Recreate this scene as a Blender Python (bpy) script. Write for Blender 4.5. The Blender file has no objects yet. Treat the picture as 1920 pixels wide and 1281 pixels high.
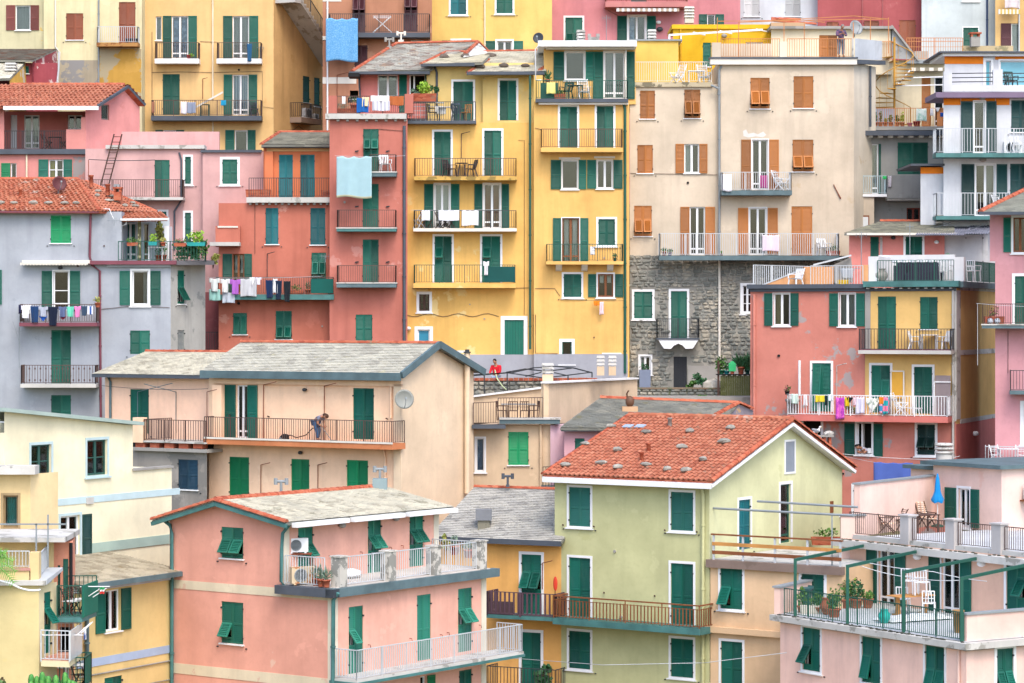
import bpy,math,random
from mathutils import Vector as V,Matrix,geometry
random.seed(7)
R=math.radians
SC=bpy.context.scene
COL=SC.collection
F,HX,HY,EZ=5000.0,960.0,600.0,25.0
cam=bpy.data.cameras.new('camera');camo=bpy.data.objects.new('camera',cam);COL.objects.link(camo)
camo.location=(0,0,EZ);camo.rotation_euler=(R(90),0,0)
cam.sensor_width=36;cam.lens=36*F/1920;cam.shift_y=-(640.5-HY)/1920
cam.clip_start=1;cam.clip_end=3000
SC.camera=camo
SUN=V((.17,-.56,.80)).normalized()
wd=bpy.data.worlds.new('World');SC.world=wd;wd.use_nodes=True
nt=wd.node_tree
sky=nt.nodes.new('ShaderNodeTexSky');sky.sky_type='NISHITA';sky.sun_disc=False
sky.sun_elevation=math.asin(SUN.z);sky.sun_rotation=math.atan2(SUN.x,SUN.y)
sky.air_density=1.0;sky.dust_density=3.0;sky.ozone_density=1.0
nt.links.new(sky.outputs[0],nt.nodes['Background'].inputs[0]);nt.nodes['Background'].inputs[1].default_value=.15
sl=bpy.data.lights.new('sun','SUN');sl.energy=.48;sl.angle=R(18);sl.color=(1,.93,.84)
so=bpy.data.objects.new('sun',sl);COL.objects.link(so)
so.rotation_euler=SUN.to_track_quat('Z','Y').to_euler();so.location=SUN*200
SC.view_settings.view_transform='Standard';SC.view_settings.look='None'
SC.view_settings.exposure=1.52;SC.view_settings.gamma=1;SC.view_settings.use_curve_mapping=False
KW=.76
def lin(h,k=1):
    h=h.lstrip('#');c=[int(h[i:i+2],16)/255 for i in (0,2,4)]
    return tuple(k*(x/12.92 if x <= .04045 else ((x+.055)/1.055)** 2.4) for x in c)+(1,)
MC={}
class Nd:
    def __init__(s,name):
        s.m=bpy.data.materials.new(name);s.m.use_nodes=True;s.t=s.m.node_tree;s.n=s.t.nodes
        s.b=s.n['Principled BSDF']
        s.pos=s.n.new('ShaderNodeNewGeometry').outputs['Position']
    def add(s,ty,ins=None,**kw):
        n=s.n.new('ShaderNode'+ty)
        for k,v in kw.items():setattr(n,k,v)
        for k,v in (ins or {}).items():
            if hasattr(v,'is_output'):s.t.links.new(v,n.inputs[k])
            else:n.inputs[k].default_value=v
        return n
    def noise(s,sc,det=4,stretch=None,ro=.6,off=0):
        v=s.pos
        if stretch or off:
            mp=s.add('Mapping',{'Vector':v,'Scale':stretch or (1,1,1),'Location':(off,off*.7,off*.3)});v=mp.outputs[0]
        return s.add('TexNoise',{'Vector':v,'Scale':sc,'Detail':det,'Roughness':ro}).outputs['Fac']
    def ramp(s,f,a,b,lo=0.,hi=1.):
        return s.add('MapRange',{'Value':f,'From Min':a,'From Max':b,'To Min':lo,'To Max':hi}).outputs[0]
    def mix(s,f,a,b,ty='MIX'):
        n=s.n.new('ShaderNodeMix');n.data_type='RGBA';n.blend_type=ty
        for i,v in ((0,f),(6,a),(7,b)):
            if hasattr(v,'is_output'):s.t.links.new(v,n.inputs[i])
            else:n.inputs[i].default_value=v
        return n.outputs[2]
    def mul(s,a,b):
        return s.add('Math',{0:a,1:b},operation='MULTIPLY').outputs[0]
    def end(s,col,rough=.8,spec=.3,bump=None,bs=.2,bd=.02):
        if hasattr(col,'is_output'):s.t.links.new(col,s.b.inputs['Base Color'])
        else:s.b.inputs['Base Color'].default_value=col
        s.b.inputs['Roughness'].default_value=rough;s.b.inputs['Specular IOR Level'].default_value=spec
        if bump is not None:
            bn=s.add('Bump',{'Height':bump,'Strength':bs,'Distance':bd});s.t.links.new(bn.outputs[0],s.b.inputs['Normal'])
        return s.m
def plaster(h,patch=None,amt=.0,psc=.5,stain=.5,k=KW,seed=0):
    """painted render: mottled, streaked, with worn patches showing another coat"""
    key=('pl',h,patch,amt,psc,stain,seed)
    if key in MC:return MC[key]
    d=Nd('plaster_paint');c=lin(h,k)
    dk=tuple(x*.8 for x in c[:3])+(1,);lt=tuple(min(.9,x*1.06+.01) for x in c[:3])+(1,)
    col=d.mix(d.ramp(d.noise(.45,6,off=seed*13.1),.3,.7),dk,lt)
    st=d.noise(1.0,5,(1.6,1.6,.16),off=seed*7.3)
    col=d.mix(d.ramp(st,.5,.78,0,.8*stain),col,tuple(x*f for x,f in zip(c[:3],(.62,.62,.64)))+(1,))
    col=d.mix(d.ramp(d.noise(5,6),.52,.8,0,.3),col,tuple(x*.7 for x in c[:3])+(1,))
    col=d.mix(d.ramp(d.noise(.33,7,off=40+seed),.64,.655,0,.3),col,tuple(min(.9,x*1.12+.03) for x in c[:3])+(1,))
    if patch:
        pf=d.noise(psc,8,off=3+seed*5.7,ro=.62)
        col=d.mix(d.ramp(pf,.72-amt,.75-amt,0,.85),col,lin(patch,k))
    MC[key]=d.end(col,.92,.15,d.noise(9,6),.35,.012);return MC[key]
def paint(h,rough=.5,k=.8,var=.12,spec=.35,metal=0,name='paint'):
    key=('pt',h,rough,k,var,metal)
    if key in MC:return MC[key]
    d=Nd(name);c=lin(h,k)
    col=d.mix(d.ramp(d.noise(1.3,5),.3,.7),tuple(x*(1-var) for x in c[:3])+(1,),tuple(min(1,x*(1+var*.6)) for x in c[:3])+(1,))
    m=d.end(col,rough,spec);d.b.inputs['Metallic'].default_value=metal
    MC[key]=m;return m
def shutter(h):
    """old gloss paint on wood: sun-bleached, slightly different on every leaf"""
    key=('sh',h)
    if key in MC:return MC[key]
    d=Nd('shutter_paint');c=lin(h,.62)
    rnd=d.add('ObjectInfo').outputs['Random']
    col=d.mix(rnd,tuple(x*.62 for x in c[:3])+(1,),tuple(x*1.3+.003 for x in c[:3])+(1,))
    col=d.mix(d.ramp(d.noise(2.5,5,(1,1,.35)),.5,.78,0,.45),col,tuple(x*.8+.05 for x in c[:3])+(1,))
    MC[key]=d.end(col,.55,.35);return MC[key]
def pieces(h1,h2,h3,sc=2.5,rough=.85,k=.8,lich=.0,lh='#8d8a72',name='roof_cover'):
    """roof covering: every piece its own tone (cells), weathering and lichen over it"""
    key=('pc',h1,h2,h3,sc,lich,lh)
    if key in MC:return MC[key]
    d=Nd(name)
    mp=d.add('Mapping',{'Vector':d.pos,'Scale':(1,1.2,2.4)}).outputs[0]
    vo=d.add('TexVoronoi',{'Vector':mp,'Scale':sc}).outputs['Color']
    sp=d.add('SeparateColor',{0:vo})
    col=d.mix(sp.outputs[0],lin(h1,k),lin(h2,k))
    col=d.mix(d.ramp(sp.outputs[1],.55,.95,0,.9),col,lin(h3,k))
    col=d.mix(d.ramp(d.noise(.8,6),.45,.75,0,.5),col,tuple(x*.55 for x in lin(h1,k)[:3])+(1,))
    if lich:col=d.mix(d.ramp(d.noise(1.6,8),.68-lich,.74-lich,0,.8),col,lin(lh,k))
    MC[key]=d.end(col,rough,.25,d.noise(14,5),.3,.01);return MC[key]
def fabric(h,h2=None,sc=6,kind='plain'):
    key=('fb',h,h2,sc,kind)
    if key in MC:return MC[key]
    d=Nd('fabric');c=lin(h,.82)
    col=d.mix(d.ramp(d.noise(2.2,4),.3,.7),tuple(x*.9 for x in c[:3])+(1,),c)
    if h2 and kind=='speck':col=d.mix(d.ramp(d.noise(sc,3),.48,.6),col,lin(h2,.82))
    if h2 and kind=='stripe':
        w=d.add('TexWave',{'Vector':d.pos,'Scale':sc},bands_direction='X').outputs['Fac']
        col=d.mix(d.ramp(w,.45,.55),col,lin(h2,.82))
    if h2 and kind=='check':
        w=d.add('TexChecker',{'Vector':d.pos,'Scale':sc,'Color1':c,'Color2':lin(h2,.82)});col=w.outputs['Color']
    m=d.end(col,.95,.1,d.noise(60,3),.15,.004);d.b.inputs['Sheen Weight'].default_value=.15
    MC[key]=m;return m
def leafmat(h,h2):
    key=('lf',h,h2)
    if key in MC:return MC[key]
    d=Nd('leaf');vo=d.add('TexVoronoi',{'Vector':d.pos,'Scale':9}).outputs['Color']
    col=d.mix(d.add('SeparateColor',{0:vo}).outputs[0],lin(h,.8),lin(h2,.8))
    m=d.end(col,.6,.25);d.b.inputs['Subsurface Weight'].default_value=0
    MC[key]=m;return m
def stonemat(a,b,c,sc=1.7):
    key=('st',a,b,c)
    if key in MC:return MC[key]
    d=Nd('stone');rnd=d.add('ObjectInfo').outputs['Random']
    vo=d.add('SeparateColor',{0:d.add('TexVoronoi',{'Vector':d.pos,'Scale':sc}).outputs['Color']})
    col=d.mix(vo.outputs[0],lin(a,.85),lin(b,.85))
    col=d.mix(d.ramp(vo.outputs[1],.6,1,0,.9),col,lin(c,.85))
    col=d.mix(d.ramp(d.noise(3.5,7),.42,.7,0,.6),col,tuple(x*.5 for x in lin(a,.85)[:3])+(1,))
    MC[key]=d.end(col,.9,.2,d.noise(8,6),.6,.03);return MC[key]
def glassmat():
    if 'gl' in MC:return MC['gl']
    d=Nd('window_glass');n=d.n
    tr=n.new('ShaderNodeBsdfTransparent');tr.inputs[0].default_value=(.80,.84,.83,1)
    gl=n.new('ShaderNodeBsdfGlossy');gl.inputs['Roughness'].default_value=.03;gl.inputs[0].default_value=(.9,.95,.95,1)
    fr=n.new('ShaderNodeFresnel');fr.inputs[0].default_value=1.5
    mx=n.new('ShaderNodeMixShader')
    d.t.links.new(fr.outputs[0],mx.inputs[0]);d.t.links.new(tr.outputs[0],mx.inputs[1]);d.t.links.new(gl.outputs[0],mx.inputs[2])
    d.t.links.new(mx.outputs[0],n['Material Output'].inputs[0]);MC['gl']=d.m;return d.m
GR,TEAL,BRI,DKG,ORA,MAR,BRN=[shutter(h) for h in ('#006a58','#00727a','#009a5f','#0d4a4a','#bb7432','#5f2f38','#a4593a')]
RDB,NAVY,GLZ,WSH,PGR=[shutter(h) for h in ('#8a443c','#1f4a62','#2a7468','#dfe3e6','#2c8a72')]
WHITE=paint('#eef0f2',.45,.82,.05,name='white_paint');OFFW=paint('#e4ded2',.7,.8,.1);CREAMP=paint('#efe2c4',.7)
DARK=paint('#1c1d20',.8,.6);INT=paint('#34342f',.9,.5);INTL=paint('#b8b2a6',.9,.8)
IRON=paint('#3d4145',.5,.7,.2,name='iron');GREY=paint('#8f979b',.5,.8,.15,name='galvanised');RUST=paint('#8a4a32',.8,.8,.3,name='rusty_iron')
GIRON=paint('#1f5a4c',.5,.8);BIRON=paint('#5b4640',.6,.8);ORIRON=paint('#c98552',.7,.8,.2);LGREY=paint('#c6ccd0',.45,.8)
WOOD=paint('#8a5330',.7,.8,.3,name='wood');DWOOD=paint('#523a30',.7,.8,.3,name='dark_wood');LWOOD=paint('#c98f4e',.65,.8,.25,name='pale_wood')
COPPER=paint('#5c7278',.6,.8,.3,name='weathered_copper');COPT=paint('#4a7c7a',.6,.8,.35,name='weathered_copper');SLATEP=paint('#4f5660',.6,.8,.2)
MARP=paint('#7d4350',.6,.8,.15);TERRA=pieces('#bf6246','#cd7d5e','#a04c38',4,name='terracotta',k=.7,lich=.03);CEM=plaster('#a9a6a0','#86857f',.12,.8);CEML=plaster('#d3d1cb','#9a9890',.16,1.2)
SLATE=pieces('#a9a9a2','#c4c3b8','#8b8c8a',2.2,lich=.1,k=.74);SLATEL=pieces('#cfcab8','#dfd9c4','#b8b19e',2.6,lich=.07,lh='#98947e',k=.86);SLATED=pieces('#8e9089','#a8a698','#7f8078',2.2,lich=.06,lh='#8b8768',k=.7)
TILE=pieces('#b66b50','#c8866a','#9c5843',4.5,lich=.05,lh='#9a7a66',k=.72);TILEW=pieces('#bd6a4e','#d08c6c','#a2583f',4.5,lich=.1,lh='#cdb8a8',k=.68)
GLASS=glassmat()
def P(px,py,Y):return V(((px-HX)/F*Y,Y,EZ+(HY-py)/F*Y))
def XY(px,Y):return V(((px-HX)/F*Y,Y))
def zat(py,Y):return EZ+(HY-py)/F*Y
def floor_at(px,py,z):
    Y=(z-EZ)*F/(HY-py);return P(px,py,Y)
def ray2(px,A,d):
    """where the column px meets the plan line A + u d"""
    k=(px-HX)/F
    u=(k*A.y-A.x)/(d.x-k*d.y);return u
def terr(Y):
    t=[(0,-32),(60,-26),(85,-25),(100,-22),(113,-18),(118,-12),(128,-9),(137,-6),(143,-5.5),(150,2),(158,5),(175,12),(260,45),(420,90),(900,120),(2500,140)]
    for (a,za),(b,zb) in zip(t,t[1:]):
        if Y <= b:return EZ+za+(zb-za)*(Y-a)/(b-a)
    return EZ+140
WM={}
def link(name,data,parent=None,M=None,kind=None):
    o=bpy.data.objects.new(name,data);COL.objects.link(o)
    M=M or Matrix.Identity(4)
    if parent is not None:o.parent=parent;o.matrix_basis=WM[parent.name].inverted() @ M
    else:o.matrix_basis=M
    WM[o.name]=M
    if kind:o['kind']=kind
    return o
def tag(o,label,cat,group=None):
    o['label']=label;o['category']=cat
    if group:o['group']=group
    return o
def T(v):return Matrix.Translation(V(v))
def RZ(a):return Matrix.Rotation(a,4,'Z')
def thing(name,label,cat,loc,rz=0,group=None,s=1):
    o=link(name,None,None,T(loc) @ RZ(rz) @ Matrix.Scale(s,4));o.empty_display_size=.2
    return tag(o,label,cat,group)
class MB:
    def __init__(s):s.v=[];s.f=[];s.m=[];s.sm=[]
    def add(s,vs,fs,mi=0,sm=False):
        n=len(s.v);s.v+=[tuple(v) for v in vs]
        for f in fs:s.f.append(tuple(i+n for i in f));s.m.append(mi);s.sm.append(sm)
    def hexa(s,p,mi=0):
        s.add(p,[(3,2,1,0),(4,5,6,7),(0,1,5,4),(1,2,6,5),(2,3,7,6),(3,0,4,7)],mi)
    def box(s,x0,x1,y0,y1,z0,z1,mi=0,M=None):
        p=[V(q) for q in ((x0,y0,z0),(x1,y0,z0),(x1,y1,z0),(x0,y1,z0),(x0,y0,z1),(x1,y0,z1),(x1,y1,z1),(x0,y1,z1))]
        if M is not None:p=[M @ q for q in p]
        s.hexa(p,mi)
    def bar(s,a,b,w,h=None,mi=0):
        a,b=V(a),V(b);h=h or w;d=(b-a)
        if d.length <1e-6:return
        d.normalize();up=V((0,0,1)) if abs(d.z) <.95 else V((0,1,0))
        x=d.cross(up).normalized()*(w/2);y=x.cross(d).normalized()*(h/2)
        s.hexa([a-x-y,a+x-y,a+x+y,a-x+y,b-x-y,b+x-y,b+x+y,b-x+y],mi)
    def tube(s,pts,r,n=6,mi=0,r1=None):
        pts=[V(p) for p in pts];rings=[];m=len(pts)
        for i,p in enumerate(pts):
            d=(pts[min(i+1,m-1)]-pts[max(i-1,0)]).normalized();up=V((0,0,1)) if abs(d.z) <.9 else V((0,1,0))
            x=d.cross(up).normalized();y=x.cross(d);rr=r+((r1 if r1 is not None else r)-r)*i/max(1,m-1)
            rings.append([p+(x*math.cos(6.2832*k/n)+y*math.sin(6.2832*k/n))*rr for k in range(n)])
        vs=[v for q in rings for v in q]
        fs=[(i*n+k,i*n+(k+1) % n,(i+1)*n+(k+1) % n,(i+1)*n+k) for i in range(m-1) for k in range(n)]
        s.add(vs,fs,mi,True);s.add(rings[0],[tuple(range(n))[::-1]],mi);s.add(rings[-1],[tuple(range(n))],mi)
    def lathe(s,prof,n=12,c=(0,0,0),mi=0,M=None,sm=True):
        c=V(c);vs=[]
        for r,z in prof:
            for k in range(n):
                q=c+V((r*math.cos(6.2832*k/n),r*math.sin(6.2832*k/n),z));vs.append(M @ q if M is not None else q)
        m=len(prof)
        s.add(vs,[(i*n+k,i*n+(k+1) % n,(i+1)*n+(k+1) % n,(i+1)*n+k) for i in range(m-1) for k in range(n)],mi,sm)
        s.add(vs[:n],[tuple(range(n))[::-1]],mi);s.add(vs[-n:],[tuple(range(n))],mi)
    def poly(s,pts,mi=0):s.add(pts,[tuple(range(len(pts)))],mi)
    def ell(s,c,r,n=8,m=6,mi=0,M=None):
        prof=[(max(.001,math.sin(math.pi*i/m)),-math.cos(math.pi*i/m)) for i in range(m+1)]
        A=T(c) @ Matrix.Diagonal((r[0],r[1],r[2],1));s.lathe(prof,n,(0,0,0),mi,(M @ A) if M is not None else A)
    def mesh(s,name,mats):
        me=bpy.data.meshes.new(name);me.from_pydata(s.v,[],s.f)
        for m in (mats if isinstance(mats,(list,tuple)) else [mats]):me.materials.append(m)
        me.polygons.foreach_set('material_index',s.m);me.polygons.foreach_set('use_smooth',s.sm);me.update();return me
    def build(s,name,mats,parent=None,M=None,kind=None):
        """M given: verts are in that frame; else verts are world and the origin goes to their base centre"""
        if M is None:
            xs,ys,zs=zip(*s.v);c=V(((min(xs)+max(xs))/2,(min(ys)+max(ys))/2,min(zs)));M=T(c)
            s.v=[(a-c.x,b-c.y,d-c.z) for a,b,d in s.v]
        return link(name,s.mesh(name,mats),parent,M,kind)
def put(t,name,m,mat):return link(name,m.mesh(name,mat),t,WM[t.name])
CACHE={}
def cached(key,fn):
    if key not in CACHE:CACHE[key]=fn()
    return CACHE[key]
WALLS=[]
class Wall:
    def __init__(s,root,A,B,z0,z1,mat,top=None,name='wall',rev=None):
        """A, B plan points, left and right seen from outside; top: list of (u, z) along the top edge from right to left"""
        s.root,s.A,s.B=root,V(A),V(B);s.d=(s.B-s.A).normalized();s.L=(s.B-s.A).length
        s.n=V((s.d.y,-s.d.x));s.z0,s.z1,s.mat,s.name=z0,z1,mat,name
        s.top=top;s.holes=[];s.ang=math.atan2(s.d.y,s.d.x)
        s.M=T((s.A.x,s.A.y,0)) @ RZ(s.ang);WALLS.append(s)
    def hit(s,px,py,out=0):
        A=s.A+s.n*out;u=ray2(px,A,s.d);Y=(A+s.d*u).y
        return u,zat(py,Y)
    def uz(s,u,z,out=0):
        p=s.A+s.d*u+s.n*out;return V((p.x,p.y,z))
    def pt(s,px,py,out=0):return s.uz(*s.hit(px,py,out),out)
    def finish(s):
        outer=[(0,s.z0),(s.L,s.z0)]+(s.top or [(s.L,s.z1),(0,s.z1)])
        vs,es=[],[]
        def loop(pts):
            n=len(vs);vs.extend(V(p) for p in pts);m=len(pts)
            es.extend((n+i,n+(i+1) % m) for i in range(m))
        loop(outer)
        for (a,b,c,d,dp) in s.holes:loop([(a,c),(b,c),(b,d),(a,d)])
        ov,_,of,*_=geometry.delaunay_2d_cdt(vs,es,[],0,1e-5)
        mb=MB();pts=[(v.x,0,v.y) for v in ov];fs=[]
        def inside(x,y):
            r=False;j=len(outer)-1
            for i in range(len(outer)):
                (xi,yi),(xj,yj)=outer[i],outer[j]
                if (yi >y) != (yj >y) and x <(xj-xi)*(y-yi)/(yj-yi)+xi:r=not r
                j=i
            return r
        for f in of:
            cx=sum(ov[i].x for i in f)/len(f);cy=sum(ov[i].y for i in f)/len(f)
            if not inside(cx,cy) or any(a <cx <b and c <cy <d for a,b,c,d,_ in s.holes):continue
            f=list(f)
            ar=sum(ov[f[i]].x*ov[f[(i+1) % 3]].y-ov[f[(i+1) % 3]].x*ov[f[i]].y for i in range(len(f)))
            fs.append(tuple(f if ar >0 else f[::-1]))
        mb.add(pts,fs)
        for a,b,c,d,dp in s.holes:
            mb.add([(a,0,c),(b,0,c),(b,0,d),(a,0,d),(a,dp,c),(b,dp,c),(b,dp,d),(a,dp,d)],
                   [(0,1,5,4),(1,2,6,5),(2,3,7,6),(3,0,4,7)])
        mb.build(s.name,s.mat,s.root,s.M)
def sides(root,pts,z0,z1,mat,skip=(),cap=True,name='wall'):
    """the faces of a block the photo does not look at; pts plan corners anticlockwise from above"""
    mb=MB();n=len(pts)
    for i in range(n):
        if i in skip:continue
        a,b=pts[i],pts[(i+1) % n]
        mb.poly([(a.x,a.y,z0),(b.x,b.y,z0),(b.x,b.y,z1),(a.x,a.y,z1)])
    if cap:mb.poly([(p.x,p.y,z1) for p in pts])
    return mb.build(name,mat,root)
def ab(d,e=0,f=0):return [A_,B_,B_+V((e,d)),A_+V((f,d))]
def prism(root,pts,z0,z1,mat,name):
    mb=MB();n=len(pts)
    mb.add([(p.x,p.y,z0) for p in pts]+[(p.x,p.y,z1) for p in pts],
           [tuple(range(n))[::-1],tuple(range(n,2*n))]+[(i,(i+1) % n,n+(i+1) % n,n+i) for i in range(n)])
    return mb.build(name,mat,root)
def house(label,A,B,z1,depth,mat,name='house',z0=None,cat='house',cap=True,top=None,sidemat=None,back=None,skip=(0,)):
    """root + front wall (with openings) + plain sides and back; A, B plan corners of the front"""
    A,B=V(A),V(B)
    if z0 is None:z0=terr(min(A.y,B.y))-3
    c=(A+B)/2;root=thing(name,label,cat,(c.x,c.y,z0))
    W=Wall(root,A,B,z0,z1,mat,top)
    q=-W.n*depth
    if back:q=V(back)
    elif abs(W.n.x) <.02:
        k=A.x/A.y if A.x >0 else (B.x/B.y if B.x <0 else 0);q=V((k*depth,depth))
    sides(root,[A,B,B+q,A+q],z0,z1,sidemat or mat,skip,cap) if len(skip) <4 else None
    W.depth=depth;return root,W
def fhouse(label,x0,x1,ytop,Y,depth,mat,**k):
    return house(label,XY(x0,Y),XY(x1,Y),zat(ytop,Y),depth,mat,**k)
def wslab(W,x0,x1,y0,y1,out,back,mat,name,parent=None):
    """a slab or band on a wall, pixel box on its front face, reaching from `out` in front to `back` behind the wall"""
    ym=(y0+y1)/2;xm=(x0+x1)/2
    u0=W.hit(x0,ym,out)[0];u1=W.hit(x1,ym,out)[0];z1=W.hit(xm,y0,out)[1];z0=W.hit(xm,y1,out)[1]
    mb=MB();mb.box(u0,u1,-out,back,z0,z1);return mb.build(name,mat,parent or W.root,W.M)
def leaf_mesh(w,h,parts,mat):
    """louvred leaf, x 0..w, y 0 (outside) .. .045, z 0..h; parts: panels as (z0, z1) fractions"""
    def mk():
        mb=MB();st=min(.06,w*.16)
        mb.box(0,st,0,.045,0,h);mb.box(w-st,w,0,.045,0,h)
        zs=sorted({0.,h} | {p*h for q in parts for p in q})
        for z in zs:
            a,b=max(0,z-.035),min(h,z+.035)
            if z in (0.,h):a,b=(0,.07) if z==0 else (h-.07,h)
            mb.box(st,w-st,.002,.043,a,b)
        for p0,p1 in parts:
            a,b=p0*h+.04,p1*h-.04
            mb.poly([(st,.042,a),(w-st,.042,a),(w-st,.042,b),(st,.042,b)])
            n=max(2,int((b-a)/.062));dz=(b-a)/n
            for i in range(n):
                z=a+i*dz
                mb.add([(st,.006,z),(w-st,.006,z),(w-st,.034,z+dz*.9),(st,.034,z+dz*.9),(st,.04,z+.002),(w-st,.04,z+.002)],
                       [(0,1,2,3),(4,5,1,0)])
        return mb.mesh('shutter',mat)
    return cached(('leaf',round(w,2),round(h,2),tuple(parts),mat.name),mk)
def leafobj(name,parent,M,w,h,mat,parts=((0,.47),(.47,1))):
    w2,h2=max(.12,round(w*25)/25),max(.3,round(h*12.5)/12.5)
    return link(name,leaf_mesh(w2,h2,parts,mat),parent,M @ Matrix.Diagonal((w/w2,1,h/h2,1)))
def win(W,x0,y0,x1,y1,k='C',c=None,s=0,smat=None,sh=None,cur=None,fr=None,fl='LR',fz=None,ang=32,panes=2,name=None,sill=None,leaves=2,hooks=True,bars=0,glass=None,intr=None,soff=None):
    """opening given by its pixel box on wall W.
    k: C shutters closed, F closed with propped lower flaps, O glazed with shutters folded back, W glazed only, X open and dark, D boarded door"""
    c=c or GR;fr=fr or WHITE;smat=smat or WHITE
    xm,ym=(x0+x1)/2,(y0+y1)/2
    u0,u1=W.hit(x0,ym)[0],W.hit(x1,ym)[0];z1,z0=W.hit(xm,y0)[1],W.hit(xm,y1)[1]
    w,h=u1-u0,z1-z0;dp=.16
    W.holes.append((u0,u1,z0,z1,dp))
    M=W.M @ T(((u0+u1)/2,0,z0));name=name or ('door' if h >1.85 else 'window')
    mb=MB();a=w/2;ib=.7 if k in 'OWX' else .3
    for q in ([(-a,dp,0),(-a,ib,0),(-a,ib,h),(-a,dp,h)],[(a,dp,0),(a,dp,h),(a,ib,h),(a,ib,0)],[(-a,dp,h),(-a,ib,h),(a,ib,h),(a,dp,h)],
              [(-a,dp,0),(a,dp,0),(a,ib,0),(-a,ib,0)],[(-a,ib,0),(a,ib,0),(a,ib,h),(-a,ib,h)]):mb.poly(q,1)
    if s:
        e=.022
        mb.box(-a-s,-a,-e,.02,0,h);mb.box(a,a+s,-e,.02,0,h);mb.box(-a-s,a+s,-e,.02,h,h+s)
        if name=='window':mb.box(-a-s,a+s,-e,.02,-s*.7,0)
    if sill is None:sill=name=='window'
    if sill:mb.box(-a-s-.06,a+s+.06,-.09,.0,-.05-s*.7,-s*.7)
    if hooks and k in 'CF':
        for sx in (-1,1):
            mb.box(sx*(a+s+.16)-.03,sx*(a+s+.16)+.03,-.05,0,-.16,-.12,2)
            for hz in (.15,.85):mb.box(sx*a-.02,sx*a+.02,-.035,.03,h*hz-.03,h*hz+.03,2)
    o=mb.build(name,[smat,intr or (INT if k in 'OWX' else DARK),IRON],W.root,M)  # room boxes lined near-black, the gloom indoors put into the colour
    if k=='D':
        d=MB();n=max(2,int(w/.14))
        for i in range(n):d.box(-a+w*i/n+.004,-a+w*(i+1)/n-.004,.05,.09,0,h)
        d.box(-.03,.03,.035,.05,.05,h-.05);d.build('leaf',c,o,M)
    elif k in 'CF':
        n=leaves if w >.5 else 1;lw=w/n
        for i in range(n):
            side='L' if i==0 else 'R'
            ML=M @ T((-a+i*lw+.004,.03,.004));ww,hh=lw-.008,h-.008
            if k=='F' and side in fl:
                f0,f1=fz or ((0,.5) if name=='window' else (.34,.68))
                ps=((f1,1),) if f0==0 else ((0,f0),(f1,1))
                leafobj('shutter',o,ML,ww,hh,c,ps)
                Mf=ML @ T((.02,-.012,f1*hh)) @ Matrix.Rotation(R(-ang),4,'X') @ T((0,0,-(f1-f0)*hh))
                leafobj('shutter_flap',o,Mf,ww-.04,(f1-f0)*hh,c,((0,1),))
            else:leafobj('shutter',o,ML,ww,hh,c)
    if k in 'OWF':
        y=.1 if k != 'F' else .2
        cs=MB();t=.065 if w >.5 else .05
        cs.box(-a,-a+t,y,y+.06,0,h);cs.box(a-t,a,y,y+.06,0,h);cs.box(-a+t,a-t,y,y+.06,0,t*1.2);cs.box(-a+t,a-t,y,y+.06,h-t,h)
        if panes==2:cs.box(-.055,.055,y-.01,y+.05,t,h-t)
        if h >1.85 and k=='O':cs.box(-a+t,a-t,y+.004,y+.05,.28,.36)
        for b in range(bars):zz=h*(b+1)/(bars+1);cs.box(-a+t,a-t,y+.01,y+.05,zz-.02,zz+.02)
        cs.build('casement',fr,o,M)
        g=MB();g.box(-a+t*.5,a-t*.5,y+.022,y+.03,t*.5,h-t*.5);g.build('pane',glass or GLASS,o,M)
    if cur and k in 'OWXF':
        cu=MB();n=14;fr0=cur[1] if len(cur) >1 else (0,1)
        for (f0,f1) in (fr0 if isinstance(fr0[0],tuple) else (fr0,)):
            xa,xb=-a+w*f0+.03,-a+w*f1-.03;zt=h*(cur[2] if len(cur) >2 else 0)
            vs=[(xa+(xb-xa)*i/n,.34+.03*math.sin(i*2.1),z) for z in (zt+.02,h-.02) for i in range(n+1)]
            cu.add(vs,[(i,i+1,n+2+i,n+1+i) for i in range(n)],0,True)
        cu.build('curtain',cur[0],o,M)
    if sh:
        gap=.012+s*(.0)
        zz=0 if soff is None else soff
        for i,pxw in enumerate(sh):
            if not pxw:continue
            sw=abs(W.hit(x0+pxw,ym)[0]-W.hit(x0,ym)[0])
            xx=-a-s-sw-gap if i==0 else a+s+gap
            leafobj('shutter',o,M @ T((xx,-.062,zz)),sw,h-zz,c)
    o['w']=w;del o['w']
    return o
def rail_mb(mb,pts,h,gap=.115,r=.011,tr=.02,post=1.4,base=.06,style='bar',mi=0):
    for a,b in zip(pts,pts[1:]):
        a,b=V(a),V(b);L=(b-a).length;up=V((0,0,h));n=max(1,int(L/gap))
        mb.bar(a+up,b+up,tr*2,tr*1.6,mi);mb.bar(a+V((0,0,base)),b+V((0,0,base)),r*2,r*2,mi)
        if style=='three':
            for f in (.33,.66):mb.bar(a+up*f,b+up*f,r*2.4,r*2.4,mi)
        else:
            for i in range(1,n):
                q=a.lerp(b,i/n);mb.bar(q+V((0,0,base)),q+up,r*2,r*2,mi)
                if style=='ornate' and i % 2:
                    for f in (.2,.82):mb.bar(q+up*(f-.05) ,q+up*(f+.05),.07,.03,mi)
        m=max(1,round(L/post))
        for i in range(m+1):
            q=a.lerp(b,i/m);mb.bar(q-V((0,0,.04)),q+up,r*3.2,r*3.2,mi)
class Bal:pass
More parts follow.
